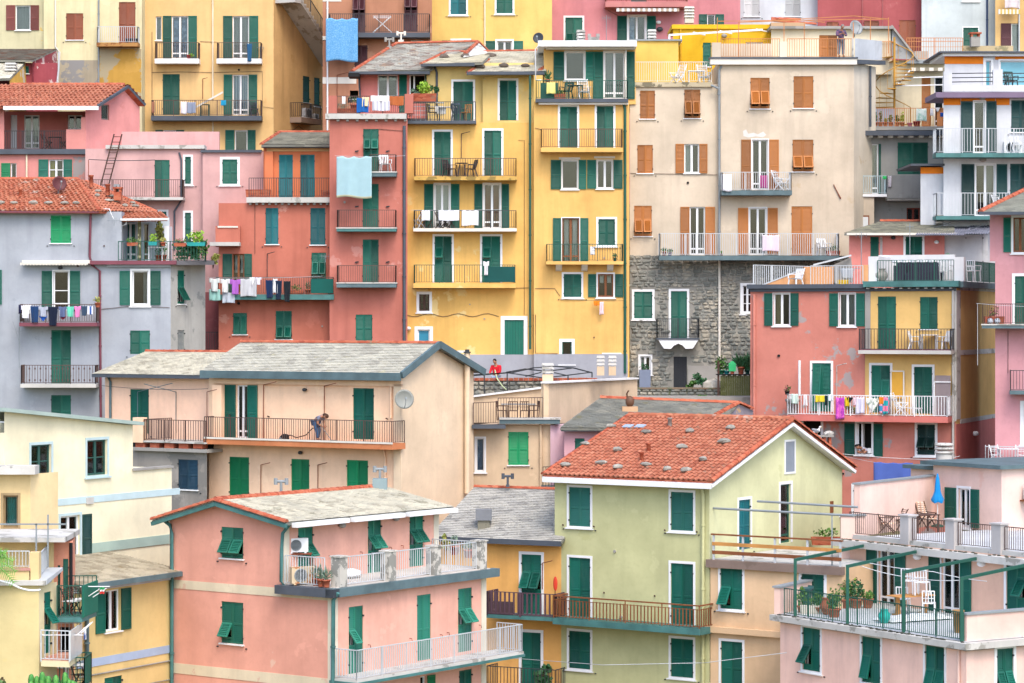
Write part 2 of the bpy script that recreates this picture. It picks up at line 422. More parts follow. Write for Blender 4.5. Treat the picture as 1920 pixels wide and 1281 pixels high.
def bal(W,x0,x1,yr,yt,yb,out=1.0,rail=None,slab=None,style='bar',gap=.115,r=.011,edge=None,sidesL=True,sidesR=True,corbels=0,rise=0,cmat=None,railing=True,soffit=None,thick=None):
    b=Bal();b.W=W;b.out=out;xm=(x0+x1)/2
    b.u0,b.u1=W.hit(x0,yt,out)[0],W.hit(x1,yt,out)[0];b.z=W.hit(xm,yt,out)[1];zb=W.hit(xm,yb,out)[1];zr=W.hit(xm,yr,out)[1]
    mb=MB();mb.box(b.u0,b.u1,-out,.02,zb,b.z)
    if edge:mb.box(b.u0-.03,b.u1+.03,-out-.03,.0,b.z-.05,b.z+.012,1)
    for i in range(corbels):
        u=b.u0+(b.u1-b.u0)*(i+.5)/corbels;w=.16
        mb.hexa([(u-w,-out*.35,zb-.28),(u+w,-out*.35,zb-.28),(u+w,0,zb-.34),(u-w,0,zb-.34),(u-w,-out*.8,zb),(u+w,-out*.8,zb),(u+w,0,zb),(u-w,0,zb)],1)
    o=mb.build('balcony',[slab or CEML,edge or cmat or OFFW],W.root,W.M);b.o=o;b.h=zr-b.z
    if railing:
        m2=MB();i_=.04
        p=[(b.u0+i_,-out+i_,b.z),(b.u1-i_,-out+i_,b.z)]
        if sidesL:p=[(b.u0+i_,0,b.z)]+p
        if sidesR:p=p+[(b.u1-i_,0,b.z)]
        rail_mb(m2,p,b.h,gap,r,style=style);m2.build('railing',rail or IRON,o,W.M)
    def at(px,f=.5,dz=0):
        u=W.hit(px,yt,out*f)[0];return W.uz(u,b.z+dz,out*f)
    b.at=at;b.rz=W.ang;return b
def pipe(W,pts,mat,r=.05,out=.07,name='drainpipe',clips=True):
    mb=MB();ps=[W.pt(x,y,out) for x,y in pts];mb.tube(ps,r,8)
    if clips:
        for a,b in zip(ps,ps[1:]):
            n=int((b-a).length/2.2)
            for i in range(n):
                q=a.lerp(b,(i+.5)/n);d=(b-a).normalized()*.03;mb.tube([q-d,q+d],r*1.35,8)
    return mb.build(name,mat,W.root)
def cable(name,label,pts,mat,r=.012,sag=0,n=10,cat='cable',group=None,parent=None):
    mb=MB();ps=[]
    for a,b in zip(pts,pts[1:]):
        a,b=V(a),V(b)
        for i in range(n+1):ps.append(a.lerp(b,i/n)-V((0,0,sag*4*(i/n)*(1-i/n))))
    mb.tube(ps,r,5);o=mb.build(name,mat,parent)
    return tag(o,label,cat,group) if parent is None else o
def bracket(W,x,y0,y1,dx,out=.5,mat=None):
    """iron L-shaped clothes-line arm fixed to the wall"""
    mb=MB();a,b=W.pt(x,y1,.05),W.pt(x,y0,.05);c=W.pt(x+dx,y0-abs(dx)*.25,out)
    mb.tube([a,b],.018,6);mb.tube([b,c],.018,6);mb.build('line_bracket',mat or RUST,W.root)
def roof(root,e0,e1,r0,r1,kind='slate',mat=None,indiv=0,pw=.36,ph=.16,base=None,thick=.1,skip=.0,jit=1.0,fascia=None):
    """one roof plane: e0,e1 eave left/right, r0,r1 ridge left/right (world points)"""
    e0,e1,r0,r1=V(e0),V(e1),V(r0),V(r1)
    nrm=(e1-e0).cross(r0-e0).normalized()
    if nrm.length <.5:nrm=(e1-e0).cross(r1-e0).normalized()
    if nrm.z <0:nrm=-nrm
    mb=MB();dn=nrm*thick
    mb.hexa([e0-dn,e1-dn,r1-dn,r0-dn,e0,e1,r1,r0]);ro=mb.build('roof',base or SLATED,root)
    sl=((r0+r1)/2-(e0+e1)/2).length;rows=max(2,round(sl/ph));up=((r0+r1)-(e0+e1)).normalized()
    joined=MB();cnt=0;rg=random.Random(int(abs(e0.x*91+e0.z*37))+rows)
    if kind=='slate':
        def mk():
            m=MB();w,l=pw*.97,ph*1.35
            m.hexa([(-w/2,0,.03),(w/2,0,.028),(w/2,l,-.004),(-w/2,l,-.004),(-w/2,0,.052),(w/2,0,.048),(w/2,l,.012),(-w/2,l,.012)]);return m
        nm='slate'
    else:
        def mk():
            m=MB();w,l=pw,ph*1.16;n=5
            xs=[-w/2+w*i/n for i in range(n+1)];zs=[.012,.012,.03,.062,.062,.012]
            f=[(x,0,z+.045) for x,z in zip(xs,zs)];bk=[(x,l,z) for x,z in zip(xs,zs)];lo=[(x,0,z-.01) for x,z in zip(xs,zs)]
            m.add(f+bk+lo,[(i,i+1,n+2+i,n+1+i) for i in range(n)]+[(2*n+2+i,2*n+3+i,i+1,i) for i in range(n)]);return m
        nm='roof_tile'
    pm=mk();me=pm.mesh(nm,mat)
    for k in range(rows):
        t=k/rows;a,b=e0.lerp(r0,t),e1.lerp(r1,t);L=(b-a).length
        if L <pw*.6:continue
        x=(b-a).normalized();y=nrm.cross(x).normalized();n=max(1,round(L/pw));off=(.5 if (k % 2 and kind=='slate') else 0)
        for i in range(n+(1 if off else 0)):
            f=(i+.5-off)/n;sx=L/n/pw
            if f <0.01 or f >.99:
                f=.25/n if f <.5 else 1-.25/n;sx *= .5
            if rg.random() <skip:continue
            j=jit*.006
            M=Matrix((x,y,nrm)).transposed().to_4x4();M.translation=a.lerp(b,f)+nrm*(rg.random()*j*.8)+y*rg.uniform(-j,j)
            M=M @ RZ(rg.uniform(-.03,.03)*jit) @ Matrix.Diagonal((sx*(1 if kind=='tile' else rg.uniform(.96,1)),1,1,1))
            if cnt <indiv:link(nm,me,ro,M);cnt+=1
            else:joined.add([M @ V(v) for v in pm.v],pm.f)
    if joined.v:joined.build('slates' if kind=='slate' else 'roof_tiles',mat,ro,kind='stuff')
    return ro
def tile_row(root,a,b,r=.1,L=.36,mat=None,name='ridge_tile',up=None,lift=.02):
    """half-round ridge or verge tiles laid one over the next"""
    a,b=V(a),V(b);n=max(1,round((b-a).length/L));d=(b-a)/n;x=d.normalized()
    up=up or V((0,0,1));y=up.cross(x).normalized();z=x.cross(y)
    def mk():
        m=MB();k=6;vs=[]
        for xx,rr in ((0,r*1.12),(L*1.08,r*.95)):
            vs+=[(xx,rr*math.cos(math.pi*i/k),rr*math.sin(math.pi*i/k)) for i in range(k+1)]
        m.add(vs,[(i,i+1,k+2+i,k+1+i) for i in range(k)],0,True)
        m.add(vs[:k+1],[tuple(range(k+1))[::-1]]);return m.mesh(name,mat or TERRA)
    me=cached(('rt',r,L,(mat or TERRA).name),mk)
    for i in range(n):
        M=Matrix((x,y,z)).transposed().to_4x4();M.translation=a+d*i+z*lift+y*random.uniform(-.012,.012)
        link(name,me,root,M @ Matrix.Diagonal((d.length/L,1,1,1)))
def chimney(root,c,w,h,mat,style='slat',cmat=None,n=3):
    c=V(c);mb=MB();a=w/2;cmat=cmat or CEML
    if style=='pipe':
        mb.lathe([(a,0),(a,h*.85),(a*1.25,h*.86),(a*1.25,h)],10,c);return mb.build('chimney_pot',mat,root)
    mb.box(c.x-a,c.x+a,c.y-a,c.y+a,c.z,c.z+h);o=mb.build('chimney',mat,root)
    z=c.z+h;m=MB()
    if style=='slat':
        for i in range(n):
            for sx in (-.7,.7):
                for sy in (-.7,.7):m.box(c.x+sx*a-.04,c.x+sx*a+.04,c.y+sy*a-.04,c.y+sy*a+.04,z,z+.06)
            z+=.06;e=a*1.18
            m.hexa([V(q) for q in ((c.x-e,c.y-e,z),(c.x+e,c.y-e,z),(c.x+e,c.y+e,z),(c.x-e,c.y+e,z),(c.x-a,c.y-a,z+.11),(c.x+a,c.y-a,z+.11),(c.x+a,c.y+a,z+.11),(c.x-a,c.y+a,z+.11))]);z+=.11
    elif style=='cap':
        for sx in (-.8,.8):
            for sy in (-.8,.8):m.box(c.x+sx*a-.05,c.x+sx*a+.05,c.y+sy*a-.05,c.y+sy*a+.05,z,z+.16)
        m.box(c.x-a*1.3,c.x+a*1.3,c.y-a*1.3,c.y+a*1.3,z+.16,z+.24)
    elif style=='hood':m.box(c.x-a*1.35,c.x+a*1.35,c.y-a*1.35,c.y+a*1.35,z-.03,z+.42)
    elif style=='T':
        m.lathe([(.05,0),(.05,.34)],10,(c.x,c.y,z));m.tube([(c.x-.2,c.y,z+.36),(c.x+.2,c.y,z+.36)],.055,10)
        for s in (-.2,.2):m.tube([(c.x+s,c.y,z+.24),(c.x+s,c.y,z+.48)],.07,10)
    m.build('cowl',cmat,o);return o
def cloth(W,out,x0,y0,x1,y1,kind,mat,name,label,cat=None,group=None,hem=None,seed=None):
    """washing hung on a line in front of wall W; pixel box on the plane `out` before the wall"""
    xm,ym=(x0+x1)/2,(y0+y1)/2
    u0,u1=W.hit(x0,ym,out)[0],W.hit(x1,ym,out)[0];z1=W.hit(xm,y0,out)[1];z0=W.hit(xm,y1,out)[1]
    w,h=u1-u0,z1-z0;rg=random.Random(int(x0*7+y0));p1,p2=rg.random()*6,rg.random()*6
    n,m=(22,20) if kind=='sheet' else (16,18)
    if kind=='sheet' and w <.6:n,m=10,10
    def pos(i,j):
        x=i/n*2-1;t=j/m
        if kind=='pants':
            q=abs(x);wd=1-.28*min(1,t*1.1);lo=.0 if t <.3 else .05+.16*(t-.3)
            xx=math.copysign(lo+(wd-lo)*q,x) if q >1e-6 else 0
            x=xx+.1*t*math.sin(p1)
        elif kind=='shirt':x=x*(1-.04*t)
        rip=math.sin(x*5+p1)*.6+math.sin(x*9+p2+t*2)*.4
        y=-.055*rip*(.3+t);amp=.07 if kind=='sheet' else .04
        sag=(.035*h*abs(math.sin(x*4.7))+.03*h*(1-x*x)) if kind=='sheet' else .02*h*abs(math.sin(x*4))
        z=h*(1-t)-sag*(1-t)+amp*h*.35*math.sin(x*3+p1)*t
        return ((x+1)/2*w,y-.02,z)
    def keep(i,j):
        x=(i+.5)/n*2-1;t=(j+.5)/m;q=abs(x)
        if kind=='shirt':return (q <.62 or t <.36-.1*(q-.62)) and not (q <.2 and t <.07)
        if kind=='pants':return t <.3 or q >.06
        if kind=='brief':return q <1-max(0,t-.25)*1.25
        if kind=='sock':return (abs(q-.5) <.34)
        return True
    mb=MB();idx={}
    for i in range(n):
        for j in range(m):
            if keep(i,j):
                f=[]
                for (a,b) in ((i,j+1),(i+1,j+1),(i+1,j),(i,j)):
                    if (a,b) not in idx:idx[(a,b)]=len(mb.v);mb.v.append(pos(a,b))
                    f.append(idx[(a,b)])
                mb.f.append(tuple(f));mb.m.append(1 if hem and (j >=m-1) else 0);mb.sm.append(True)
    M=W.M @ T((u0,-out,z0));o=mb.build(name,[mat,hem or mat],None,M)
    o.modifiers.new('cloth_thickness','SOLIDIFY').thickness=.012
    return tag(o,label,cat or name.replace('_',' '),group)
def line(W,out,x0,y0,x1,y1,label,sag=.03,mat=None):
    return cable('clothesline',label,[W.pt(x0,y0,out),W.pt(x1,y1,out)],mat or LGREY,.008,sag,cat='clothesline')
def parts(root,key,fn):
    """the parts of a thing, sharing mesh data with its look-alikes"""
    for nm,me in cached(key,fn):link(nm,me,root,WM[root.name])
def chair(pos,rz,kind,mat,label,group=None,mat2=None,s=1,cat='chair',name=None):
    name=name or {'plastic':'plastic_chair','fold':'folding_chair','deck':'deck_chair','metal':'metal_chair','wood':'wooden_chair'}[kind]
    r=thing(name,label,cat,pos,rz,group,s)
    def mk():
        L=[]
        def q(nm,f,m=mat):b=MB();f(b);L.append((nm,b.mesh(nm,m)))
        if kind=='plastic':
            q('seat',lambda b:b.hexa([(-.22,-.22,.41),(.22,-.22,.41),(.2,.2,.38),(-.2,.2,.38),(-.24,-.24,.44),(.24,-.24,.44),(.21,.21,.41),(-.21,.21,.41)]))
            def back(b):
                for i in range(5):
                    x=-.18+i*.09;b.bar((x,.2,.42),(x*1.1,.32,.84),.05,.02)
                b.bar((-.24,.33,.86),(.24,.33,.86),.05,.09);b.bar((-.22,.2,.42),(-.25,.33,.86),.045,.03);b.bar((.22,.2,.42),(.25,.33,.86),.045,.03)
            q('backrest',back)
            for sx in (-1,1):
                q('armrest',lambda b:(b.bar((sx*.27,.27,.64),(sx*.28,-.22,.64),.06,.03),b.bar((sx*.28,-.22,.64),(sx*.27,-.23,.43),.05,.03)))
                q('leg',lambda b:b.bar((sx*.23,-.2,.42),(sx*.27,-.26,0),.05));q('leg',lambda b:b.bar((sx*.2,.2,.4),(sx*.24,.3,0),.05))
        elif kind=='deck':
            q('seat',lambda b:[b.bar((-.24,-.26+i*.09,.40-i*.012),(.24,-.26+i*.09,.40-i*.012),.07,.025) for i in range(6)],mat2 or mat)
            def back(b):
                for i in range(9):t=i/8;b.bar((-.24,.22+.26*t,.36+.68*t),(.24,.22+.26*t,.36+.68*t),.06,.025)
            q('backrest',back,mat2 or mat)
            for sx in (-1,1):
                q('back_frame',lambda b:b.bar((sx*.26,.2,.33),(sx*.26,.5,1.08),.04))
                q('armrest',lambda b:b.bar((sx*.3,.34,.64),(sx*.3,-.24,.62),.06,.03))
                q('leg',lambda b:(b.bar((sx*.28,-.22,.62),(sx*.28,.34,0),.04)));q('leg',lambda b:b.bar((sx*.27,.3,.6),(sx*.27,-.28,0),.04))
        elif kind=='fold':
            q('seat',lambda b:[b.bar((-.21,-.2+i*.08,.44),(.21,-.2+i*.08,.44),.06,.022) for i in range(6)],mat2 or mat)
            q('backrest',lambda b:[b.bar((-.2,.21+i*.022,.6+i*.075),(.2,.21+i*.022,.6+i*.075),.05,.02) for i in range(4)])
            for sx in (-1,1):
                q('leg',lambda b:b.bar((sx*.21,.31,.88),(sx*.21,-.24,0),.035));q('leg',lambda b:b.bar((sx*.19,-.2,.44),(sx*.19,.27,0),.035))
        else:
            q('seat',lambda b:b.box(-.21,.21,-.21,.21,.43,.46),mat2 or mat)
            def back(b):
                for x in (-.1,0,.1):b.bar((x,.2,.46),(x,.26,.86),.03,.02)
                b.bar((-.2,.26,.87),(.2,.26,.87),.05,.03);b.bar((-.2,.23,.62),(.2,.23,.62),.03,.02)
            q('backrest',back)
            for sx in (-1,1):
                q('leg',lambda b:b.bar((sx*.19,-.19,.43),(sx*.2,-.21,0),.035));q('leg',lambda b:b.bar((sx*.2,.27,.88),(sx*.2,.21,0),.035))
                if kind=='metal':q('armrest',lambda b:(b.bar((sx*.23,.24,.66),(sx*.23,-.2,.66),.03),b.bar((sx*.23,-.2,.66),(sx*.21,-.2,.44),.025)))
        return L
    parts(r,('chair',kind,mat.name,(mat2 or mat).name),mk);return r
def table(pos,rz,kind,mat,label,w=.8,d=.7,h=.73,group=None,top=None):
    r=thing('table',label,'table',pos,rz,group)
    def mk():
        L=[]
        b=MB()
        if kind=='round':b.lathe([(w/2,h-.03),(w/2,h)],18)
        else:b.box(-w/2,w/2,-d/2,d/2,h-.035,h)
        L.append(('tabletop',b.mesh('tabletop',top or mat)))
        if kind=='trestle':
            for sx in (-.36,.36):
                b=MB();b.hexa([(sx*w-.05,-.12,.06),(sx*w+.05,-.12,.06),(sx*w+.05,.12,.06),(sx*w-.05,.12,.06),(sx*w-.05,-.06,h-.04),(sx*w+.05,-.06,h-.04),(sx*w+.05,.06,h-.04),(sx*w-.05,.06,h-.04)])
                b.box(sx*w-.06,sx*w+.06,-.28,.28,0,.06);L.append(('trestle',b.mesh('trestle',mat)))
        else:
            for sx in (-1,1):
                for sy in (-1,1):
                    b=MB();k=.3 if kind=='round' else .44
                    b.bar((sx*w*k*(.5 if kind=='round' else 1),sy*(w if kind=='round' else d)*k*(.5 if kind=='round' else 1),h-.03),(sx*w*k,sy*(w if kind=='round' else d)*k,0),.045);L.append(('leg',b.mesh('leg',mat)))
        return L
    parts(r,('table',kind,mat.name,w,d,h,(top or mat).name),mk);return r
GREENS=[leafmat(*q) for q in (('#3f6b34','#6f9448'),('#7fae3a','#a9c94a'),('#2e5a3a','#4a7a50'),('#8a9a4a','#b9b060'),('#b0506a','#5a8a48'),('#5c7a6a','#8aa08a'))]
def leaves_mb(mb,c,r,n,sz,rg,mi=0,spiky=False):
    for _ in range(n):
        while True:
            q=V((rg.uniform(-1,1),rg.uniform(-1,1),rg.uniform(-1,1)))
            if q.length <1:break
        q=q*(.55+.45*rg.random()) if q.length >.5 else q
        p=V(c)+V((q.x*r[0],q.y*r[1],q.z*r[2]));d=V((rg.gauss(0,1),rg.gauss(0,1),rg.gauss(.3,1))).normalized()
        if spiky:d=(q+V((0,0,.8))).normalized()
        s=sz*rg.uniform(.6,1.3);x=d.cross(V((rg.gauss(0,1),rg.gauss(0,1),rg.gauss(0,1)))).normalized()*s*(.18 if spiky else .42);d=d*s*(1.8 if spiky else 1)
        mb.add([p-d*.5,p+x,p+d*.5,p-x],[(0,1,2,3)],mi)
def plant(pos,label,r=.14,h=.26,potm=None,lm=0,size=(.25,.25,.3),n=70,leaf=.09,kind='round',name='potted_plant',group=None,cat='plant',spiky=False,rz=0,w=.7):
    t=thing(name,label,cat,pos,rz,group);mb=MB();potm=potm or TERRA
    if kind=='round':mb.lathe([(r*.72,0),(r*.95,h*.82),(r*1.08,h*.82),(r*1.08,h),(r*.9,h),(r*.85,h*.9)],12)
    elif kind=='urn':mb.lathe([(r*.55,0),(r,h*.35),(r*1.02,h*.6),(r*.6,h*.9),(r*.75,h)],14)
    else:mb.hexa([(-w/2*.94,-r*.8,0),(w/2*.94,-r*.8,0),(w/2*.94,r*.8,0),(-w/2*.94,r*.8,0),(-w/2,-r,h),(w/2,-r,h),(w/2,r,h),(-w/2,r,h)])
    put(t,'pot',mb,potm)
    if n:
        f=MB();rg=random.Random(int(pos[0]*100+pos[2]*31));leaves_mb(f,(0,0,h+size[2]*.7),size,n,leaf,rg,0,spiky)
        for i in range(4):
            a=rg.uniform(0,6.28);f.tube([(0,0,h*.9),(size[0]*.5*math.cos(a),size[1]*.5*math.sin(a),h+size[2]*.9)],.008,4)
        put(t,'foliage',f,GREENS[lm])
    return t
def shrub(pos,label,size,n,leaf,lm,name='shrub',group=None,cat='plant',stems=5):
    t=thing(name,label,cat,pos,0,group);rg=random.Random(int(pos[0]*77+pos[1]));f=MB()
    for _ in range(max(3,n // 60)):
        a,b,c=(rg.uniform(-.6,.6) for _ in range(3));leaves_mb(f,(a*size[0],b*size[1],size[2]*(1+c)),[q*.55 for q in size],n // max(3,n // 60),leaf,rg)
    put(t,'foliage',f,GREENS[lm]);s=MB()
    for _ in range(stems):s.tube([(0,0,-.1),(rg.uniform(-.6,.6)*size[0],rg.uniform(-.5,.5)*size[1],size[2]*1.1)],.015,4,r1=.006)
    put(t,'stem',s,DWOOD);return t
def dish(pos,rz,d,mat,label,tilt=25,stand=.35,wall=False,side=0):
    t=thing('satellite_dish',label,'satellite dish',pos,rz);M0=WM[t.name] @ T((0,0,stand)) @ Matrix.Rotation(R(90-tilt),4,'X')
    mb=MB();n=22;prof=[(d/2*i/5,.16*d*(i/5)** 2) for i in range(6)]
    mb.lathe([(max(.004,a),b) for a,b in prof]+[(d/2*.98,.16*d-.012)]+[(max(.004,a*.98),b-.014) for a,b in prof[::-1]],n);mb.build('reflector',mat,t,M0)
    a=MB();a.tube([(0,-d*.46,.1*d),(0,-d*.2,d*.5),(0,0,d*.55)],.015,6);a.box(-.04,.04,-.04,.04,d*.5,d*.6);a.build('feed_arm',GREY,t,M0)
    m=MB();m.tube([(0,.05,-.02 if not wall else stand-.1),(0,.05,stand)],.025,8)
    if wall:m.tube([(side,.35,stand-.15),(0,.05,stand-.1)],.025,8)
    m.build('mast',GREY,t,WM[t.name]);return t
def aerial(pos,label,h=1.5,arms=6,w=.5,rz=0):
    t=thing('aerial',label,'aerial',pos,rz);mb=MB();mb.tube([(0,0,0),(0,0,h)],.02,6);put(t,'mast',mb,GREY)
    b=MB();b.bar((-w,0,h*.9),(w,0,h*.9),.02)
    for i in range(arms):x=-w+2*w*i/(arms-1);b.bar((x,-.2,h*.9),(x,.2,h*.9),.012);b.bar((x,0,h*.9-.14),(x,0,h*.9+.14),.012)
    put(t,'antenna_rods',b,GREY);return t
def aircon(pos,rz,label,mat=None,s=1,grm=None):
    t=thing('air_conditioner',label,'air conditioner',pos,rz,None,s);mb=MB();mb.box(-.42,.42,-.15,.15,.05,.62)
    for x in (-.3,.3):mb.box(x-.04,x+.04,-.17,.17,0,.05)
    put(t,'casing',mb,mat or WHITE);g=MB()
    MR=T((-.1,-.155,.335)) @ Matrix.Rotation(R(90),4,'X');g.lathe([(.235,0),(.235,.012),(.2,.012),(.2,.0)],22,M=MR)
    for i in range(8):a=i*.7854;g.bar((-.1,-.16,.335),(-.1+.22*math.cos(a),-.16,.335+.22*math.sin(a)),.016,.01)
    put(t,'fan_grille',g,grm or GREY);return t
def lamp(W,x,y,label=None,s=.16,mat=None):
    """wall lamp fixed to the house: a part of it"""
    p=W.pt(x,y,.12);mb=MB();mb.ell(p,(s,.1,s*.75),12,8);mb.tube([p,W.pt(x,y,0)],.03,6);mb.build('wall_lamp',mat or WHITE,W.root)
def rocks(lst,Yf,mat,label,group,s=.22):
    """stones laid on a roof to hold the covering down"""
    for i,(p,nrm) in enumerate(lst):
        rg=random.Random(i*13+int(p.x*10));mb=MB();mb.ell((0,0,0),(s*rg.uniform(.9,1.5),s*rg.uniform(.6,.9),s*rg.uniform(.4,.6)),7,5)
        mb.v=[tuple(q*rg.uniform(.82,1.15) for q in v) for v in mb.v];mb.sm=[False]*len(mb.sm)
        o=link('stone',mb.mesh('stone',mat),None,T(p+nrm*.12) @ RZ(rg.uniform(-.6,.6)));tag(o,label[i] if isinstance(label,list) else label,'stone',group)
SKIN=paint('#b98468',.6,.8,.06,name='skin');HAIRB=paint('#4a2f22',.8,.8,name='hair');HAIRG=paint('#8d8580',.8,.8,name='hair');HAIRD=paint('#1d1715',.8,.8,name='hair')
def skinobj(name,parent,J,E,rad,mat,sub=2):
    ks=list(J);ix={k:i for i,k in enumerate(ks)}
    me=bpy.data.meshes.new(name);me.from_pydata([J[k] for k in ks],[(ix[a],ix[b]) for a,b in E],[]);me.materials.append(mat)
    o=link(name,me,parent,WM[parent.name]);o.modifiers.new('skin','SKIN');o.modifiers['skin'].use_smooth_shade=True
    for i,k in enumerate(ks):sv=me.skin_vertices[0].data[i];sv.radius=(rad[k],rad[k]) if not isinstance(rad[k],tuple) else rad[k];sv.use_root=(i==0)
    ss=o.modifiers.new('smooth','SUBSURF');ss.levels=sub;ss.render_levels=sub;return o
def person(label,pos,rz,J,shirt,trousers,hair,hairlen=.0,sleeve=.6,face=0,look=(0,-1,0),s=1):
    """J: joints pelvis chest neck head lsh lel lwr rsh rel rwr lhip lkn lan rhip rkn ran (+ toes); x right, y away, z up"""
    t=thing('person',label,'person',pos,rz,None,s)
    J={k:V(v) for k,v in J.items()};lk=V(look).normalized()
    J['belly']=J['pelvis'].lerp(J['chest'],.45)
    E=[('pelvis','belly'),('belly','chest'),('chest','neck'),('neck','head')]
    rad={'pelvis':(.15,.115),'belly':(.14,.105),'chest':(.155,.11),'neck':.055,'head':.075}
    for sd in 'lr':
        E+=[('chest',sd+'sh'),(sd+'sh',sd+'el'),(sd+'el',sd+'wr'),('pelvis',sd+'hip'),(sd+'hip',sd+'kn'),(sd+'kn',sd+'an'),(sd+'an',sd+'toe')]
        rad.update({sd+'sh':.062,sd+'el':.044,sd+'wr':.03,sd+'hip':.1,sd+'kn':.062,sd+'an':.042,sd+'toe':.035})
        if sd+'toe' not in J:J[sd+'toe']=J[sd+'an']+V((0,0,-.04))+V((lk.x,lk.y,0)).normalized()*.17
        d=(J[sd+'wr']-J[sd+'el']).normalized();ax=d.cross(V((0,0,1)) if abs(d.z) <.8 else V((1,0,0))).normalized();pm=J[sd+'wr']+d*.07
        J[sd+'palm']=pm;E.append((sd+'wr',sd+'palm'));rad[sd+'palm']=.034
        dn=ax.cross(d)
        for i,(off,ln) in enumerate(((-.032,.062),(-.011,.074),(.011,.07),(.032,.054))):
            a,b=pm+d*.035+ax*off,pm+d*(.035+ln)+ax*off*1.2+dn*.035
            J[f'{sd}f{i}']=a;J[f'{sd}g{i}']=b;E+=[(sd+'palm',f'{sd}f{i}'),(f'{sd}f{i}',f'{sd}g{i}')];rad[f'{sd}f{i}']=.0095;rad[f'{sd}g{i}']=.008
        J[sd+'th']=pm-d*.01-ax*.055;J[sd+'th2']=pm+d*.035-ax*.065+dn*.02;E+=[(sd+'palm',sd+'th'),(sd+'th',sd+'th2')];rad[sd+'th']=.012;rad[sd+'th2']=.01
    order=['pelvis']+[k for k in J if k != 'pelvis' and k in rad];JJ={k:J[k] for k in order}
    skinobj('body',t,JJ,E,rad,SKIN)
    hd=J['head']+(J['head']-J['neck']).normalized()*.05;z=(J['head']-J['neck']).normalized();y=(-lk-z*(-lk).dot(z)).normalized();x=y.cross(z)
    HM=WM[t.name] @ (lambda m:(setattr(m,'translation',hd),m)[1])(Matrix((x,y,z)).transposed().to_4x4())
    h=MB();h.ell((0,0,0),(.078,.098,.118),16,12);h.ell((0,-.1,-.01),(.013,.022,.022),8,6)
    for sx in (-1,1):h.ell((sx*.08,.005,-.005),(.012,.022,.032),8,6)
    h.build('face',SKIN,t,HM);e=MB()
    for sx in (-1,1):e.ell((sx*.031,-.088,.018),(.013,.01,.008),8,6)
    e.build('eyes',DARK,t,HM);m=MB();m.ell((0,-.087,-.055),(.024,.012,.006),8,6);m.build('mouth',paint('#8a4a44',.6),t,HM)
    hr=MB();hr.ell((0,.022,.028),(.088,.098,.105),16,10)
    if hairlen:hr.ell((0,.05,-.05),(.1,.085,.08+hairlen),14,10)
    hr.build('hair',hair,t,HM)
    C={'pelvis':J['pelvis'],'belly':J['belly'],'chest':J['chest'],'collar':J['chest'].lerp(J['neck'],.72)}
    CE=[('pelvis','belly'),('belly','chest'),('chest','collar')];cr={'pelvis':(.175,.14),'belly':(.165,.13),'chest':(.178,.132),'collar':.075}
    for sd in 'lr':
        C[sd+'sh']=J[sd+'sh'];f=min(1,sleeve*2);C[sd+'el']=J[sd+'sh'].lerp(J[sd+'el'],f);CE+=[('chest',sd+'sh'),(sd+'sh',sd+'el')];cr.update({sd+'sh':.08,sd+'el':.062})
        if sleeve >.5:C[sd+'wr']=J[sd+'el'].lerp(J[sd+'wr'],(sleeve-.5)*1.8);CE.append((sd+'el',sd+'wr'));cr[sd+'wr']=.046
    skinobj('shirt',t,C,CE,cr,shirt)
    if trousers:
        Q={'pelvis':J['pelvis']};QE=[];qr={'pelvis':(.17,.132)}
        for sd in 'lr':
            Q.update({sd+'hip':J[sd+'hip'],sd+'kn':J[sd+'kn'],sd+'an':J[sd+'kn'].lerp(J[sd+'an'],.93)});QE+=[('pelvis',sd+'hip'),(sd+'hip',sd+'kn'),(sd+'kn',sd+'an')];qr.update({sd+'hip':.118,sd+'kn':.085,sd+'an':.07})
        skinobj('trousers',t,Q,QE,qr,trousers)
        for sd in 'lr':
            b=MB();a=J[sd+'an'];q=J[sd+'toe'];b.ell((a+q)/2-V((0,0,.035)),(.055,.14,.05),10,8) if abs((q-a).y) >abs((q-a).x) else b.ell((a+q)/2-V((0,0,.035)),(.14,.055,.05),10,8)
            b.build('shoe',DARK if trousers is not None else SKIN,t,WM[t.name])
    return t
def stand_pose(**k):
    J=dict(pelvis=(0,0,.95),chest=(0,.02,1.3),neck=(0,0,1.47),head=(0,-.03,1.57),lsh=(-.2,.02,1.38),lel=(-.26,.03,1.1),lwr=(-.24,-.1,.86),rsh=(.2,.02,1.38),rel=(.26,.03,1.1),rwr=(.24,-.1,.86),
             lhip=(-.1,0,.88),lkn=(-.11,-.02,.49),lan=(-.12,.02,.09),rhip=(.1,0,.88),rkn=(.11,-.02,.49),ran=(.12,.02,.09))
    J.update(k);return J
mb=MB();ys=[-300,0,60,85,100,109,118,128,137,150,158,175,200,260,420,900,2500];xs=[-2500,-600,-150,-60,-20,20,60,150,600,2500]
mb.add([(x,y,terr(y)) for y in ys for x in xs],[(j*10+i,j*10+i+1,j*10+11+i,j*10+10+i) for j in range(len(ys)-1) for i in range(9)])
mb.build('hillside',plaster('#7d7a5e','#5d6b42',.2,.3,1),None,T((0,0,0)),kind='structure')
def wins(W,L,**kw):
    for q in L:
        d=dict(kw);d.update(q[6] if len(q) >6 else {});win(W,*q[:4],q[4],q[5],**d)
S1=.11
LACE=fabric('#e8ecec');BLUEC=fabric('#4f7fb5','#86aede',3,'speck');BRNC=fabric('#9a5b42');BLUSTR=fabric('#a9c4dd','#5d86b0',2.2,'stripe');TEALC=fabric('#1fa3a0');GRNC=fabric('#b8d0c4');WHC=fabric('#dfe3e2');GRC=fabric('#9aa0a2')
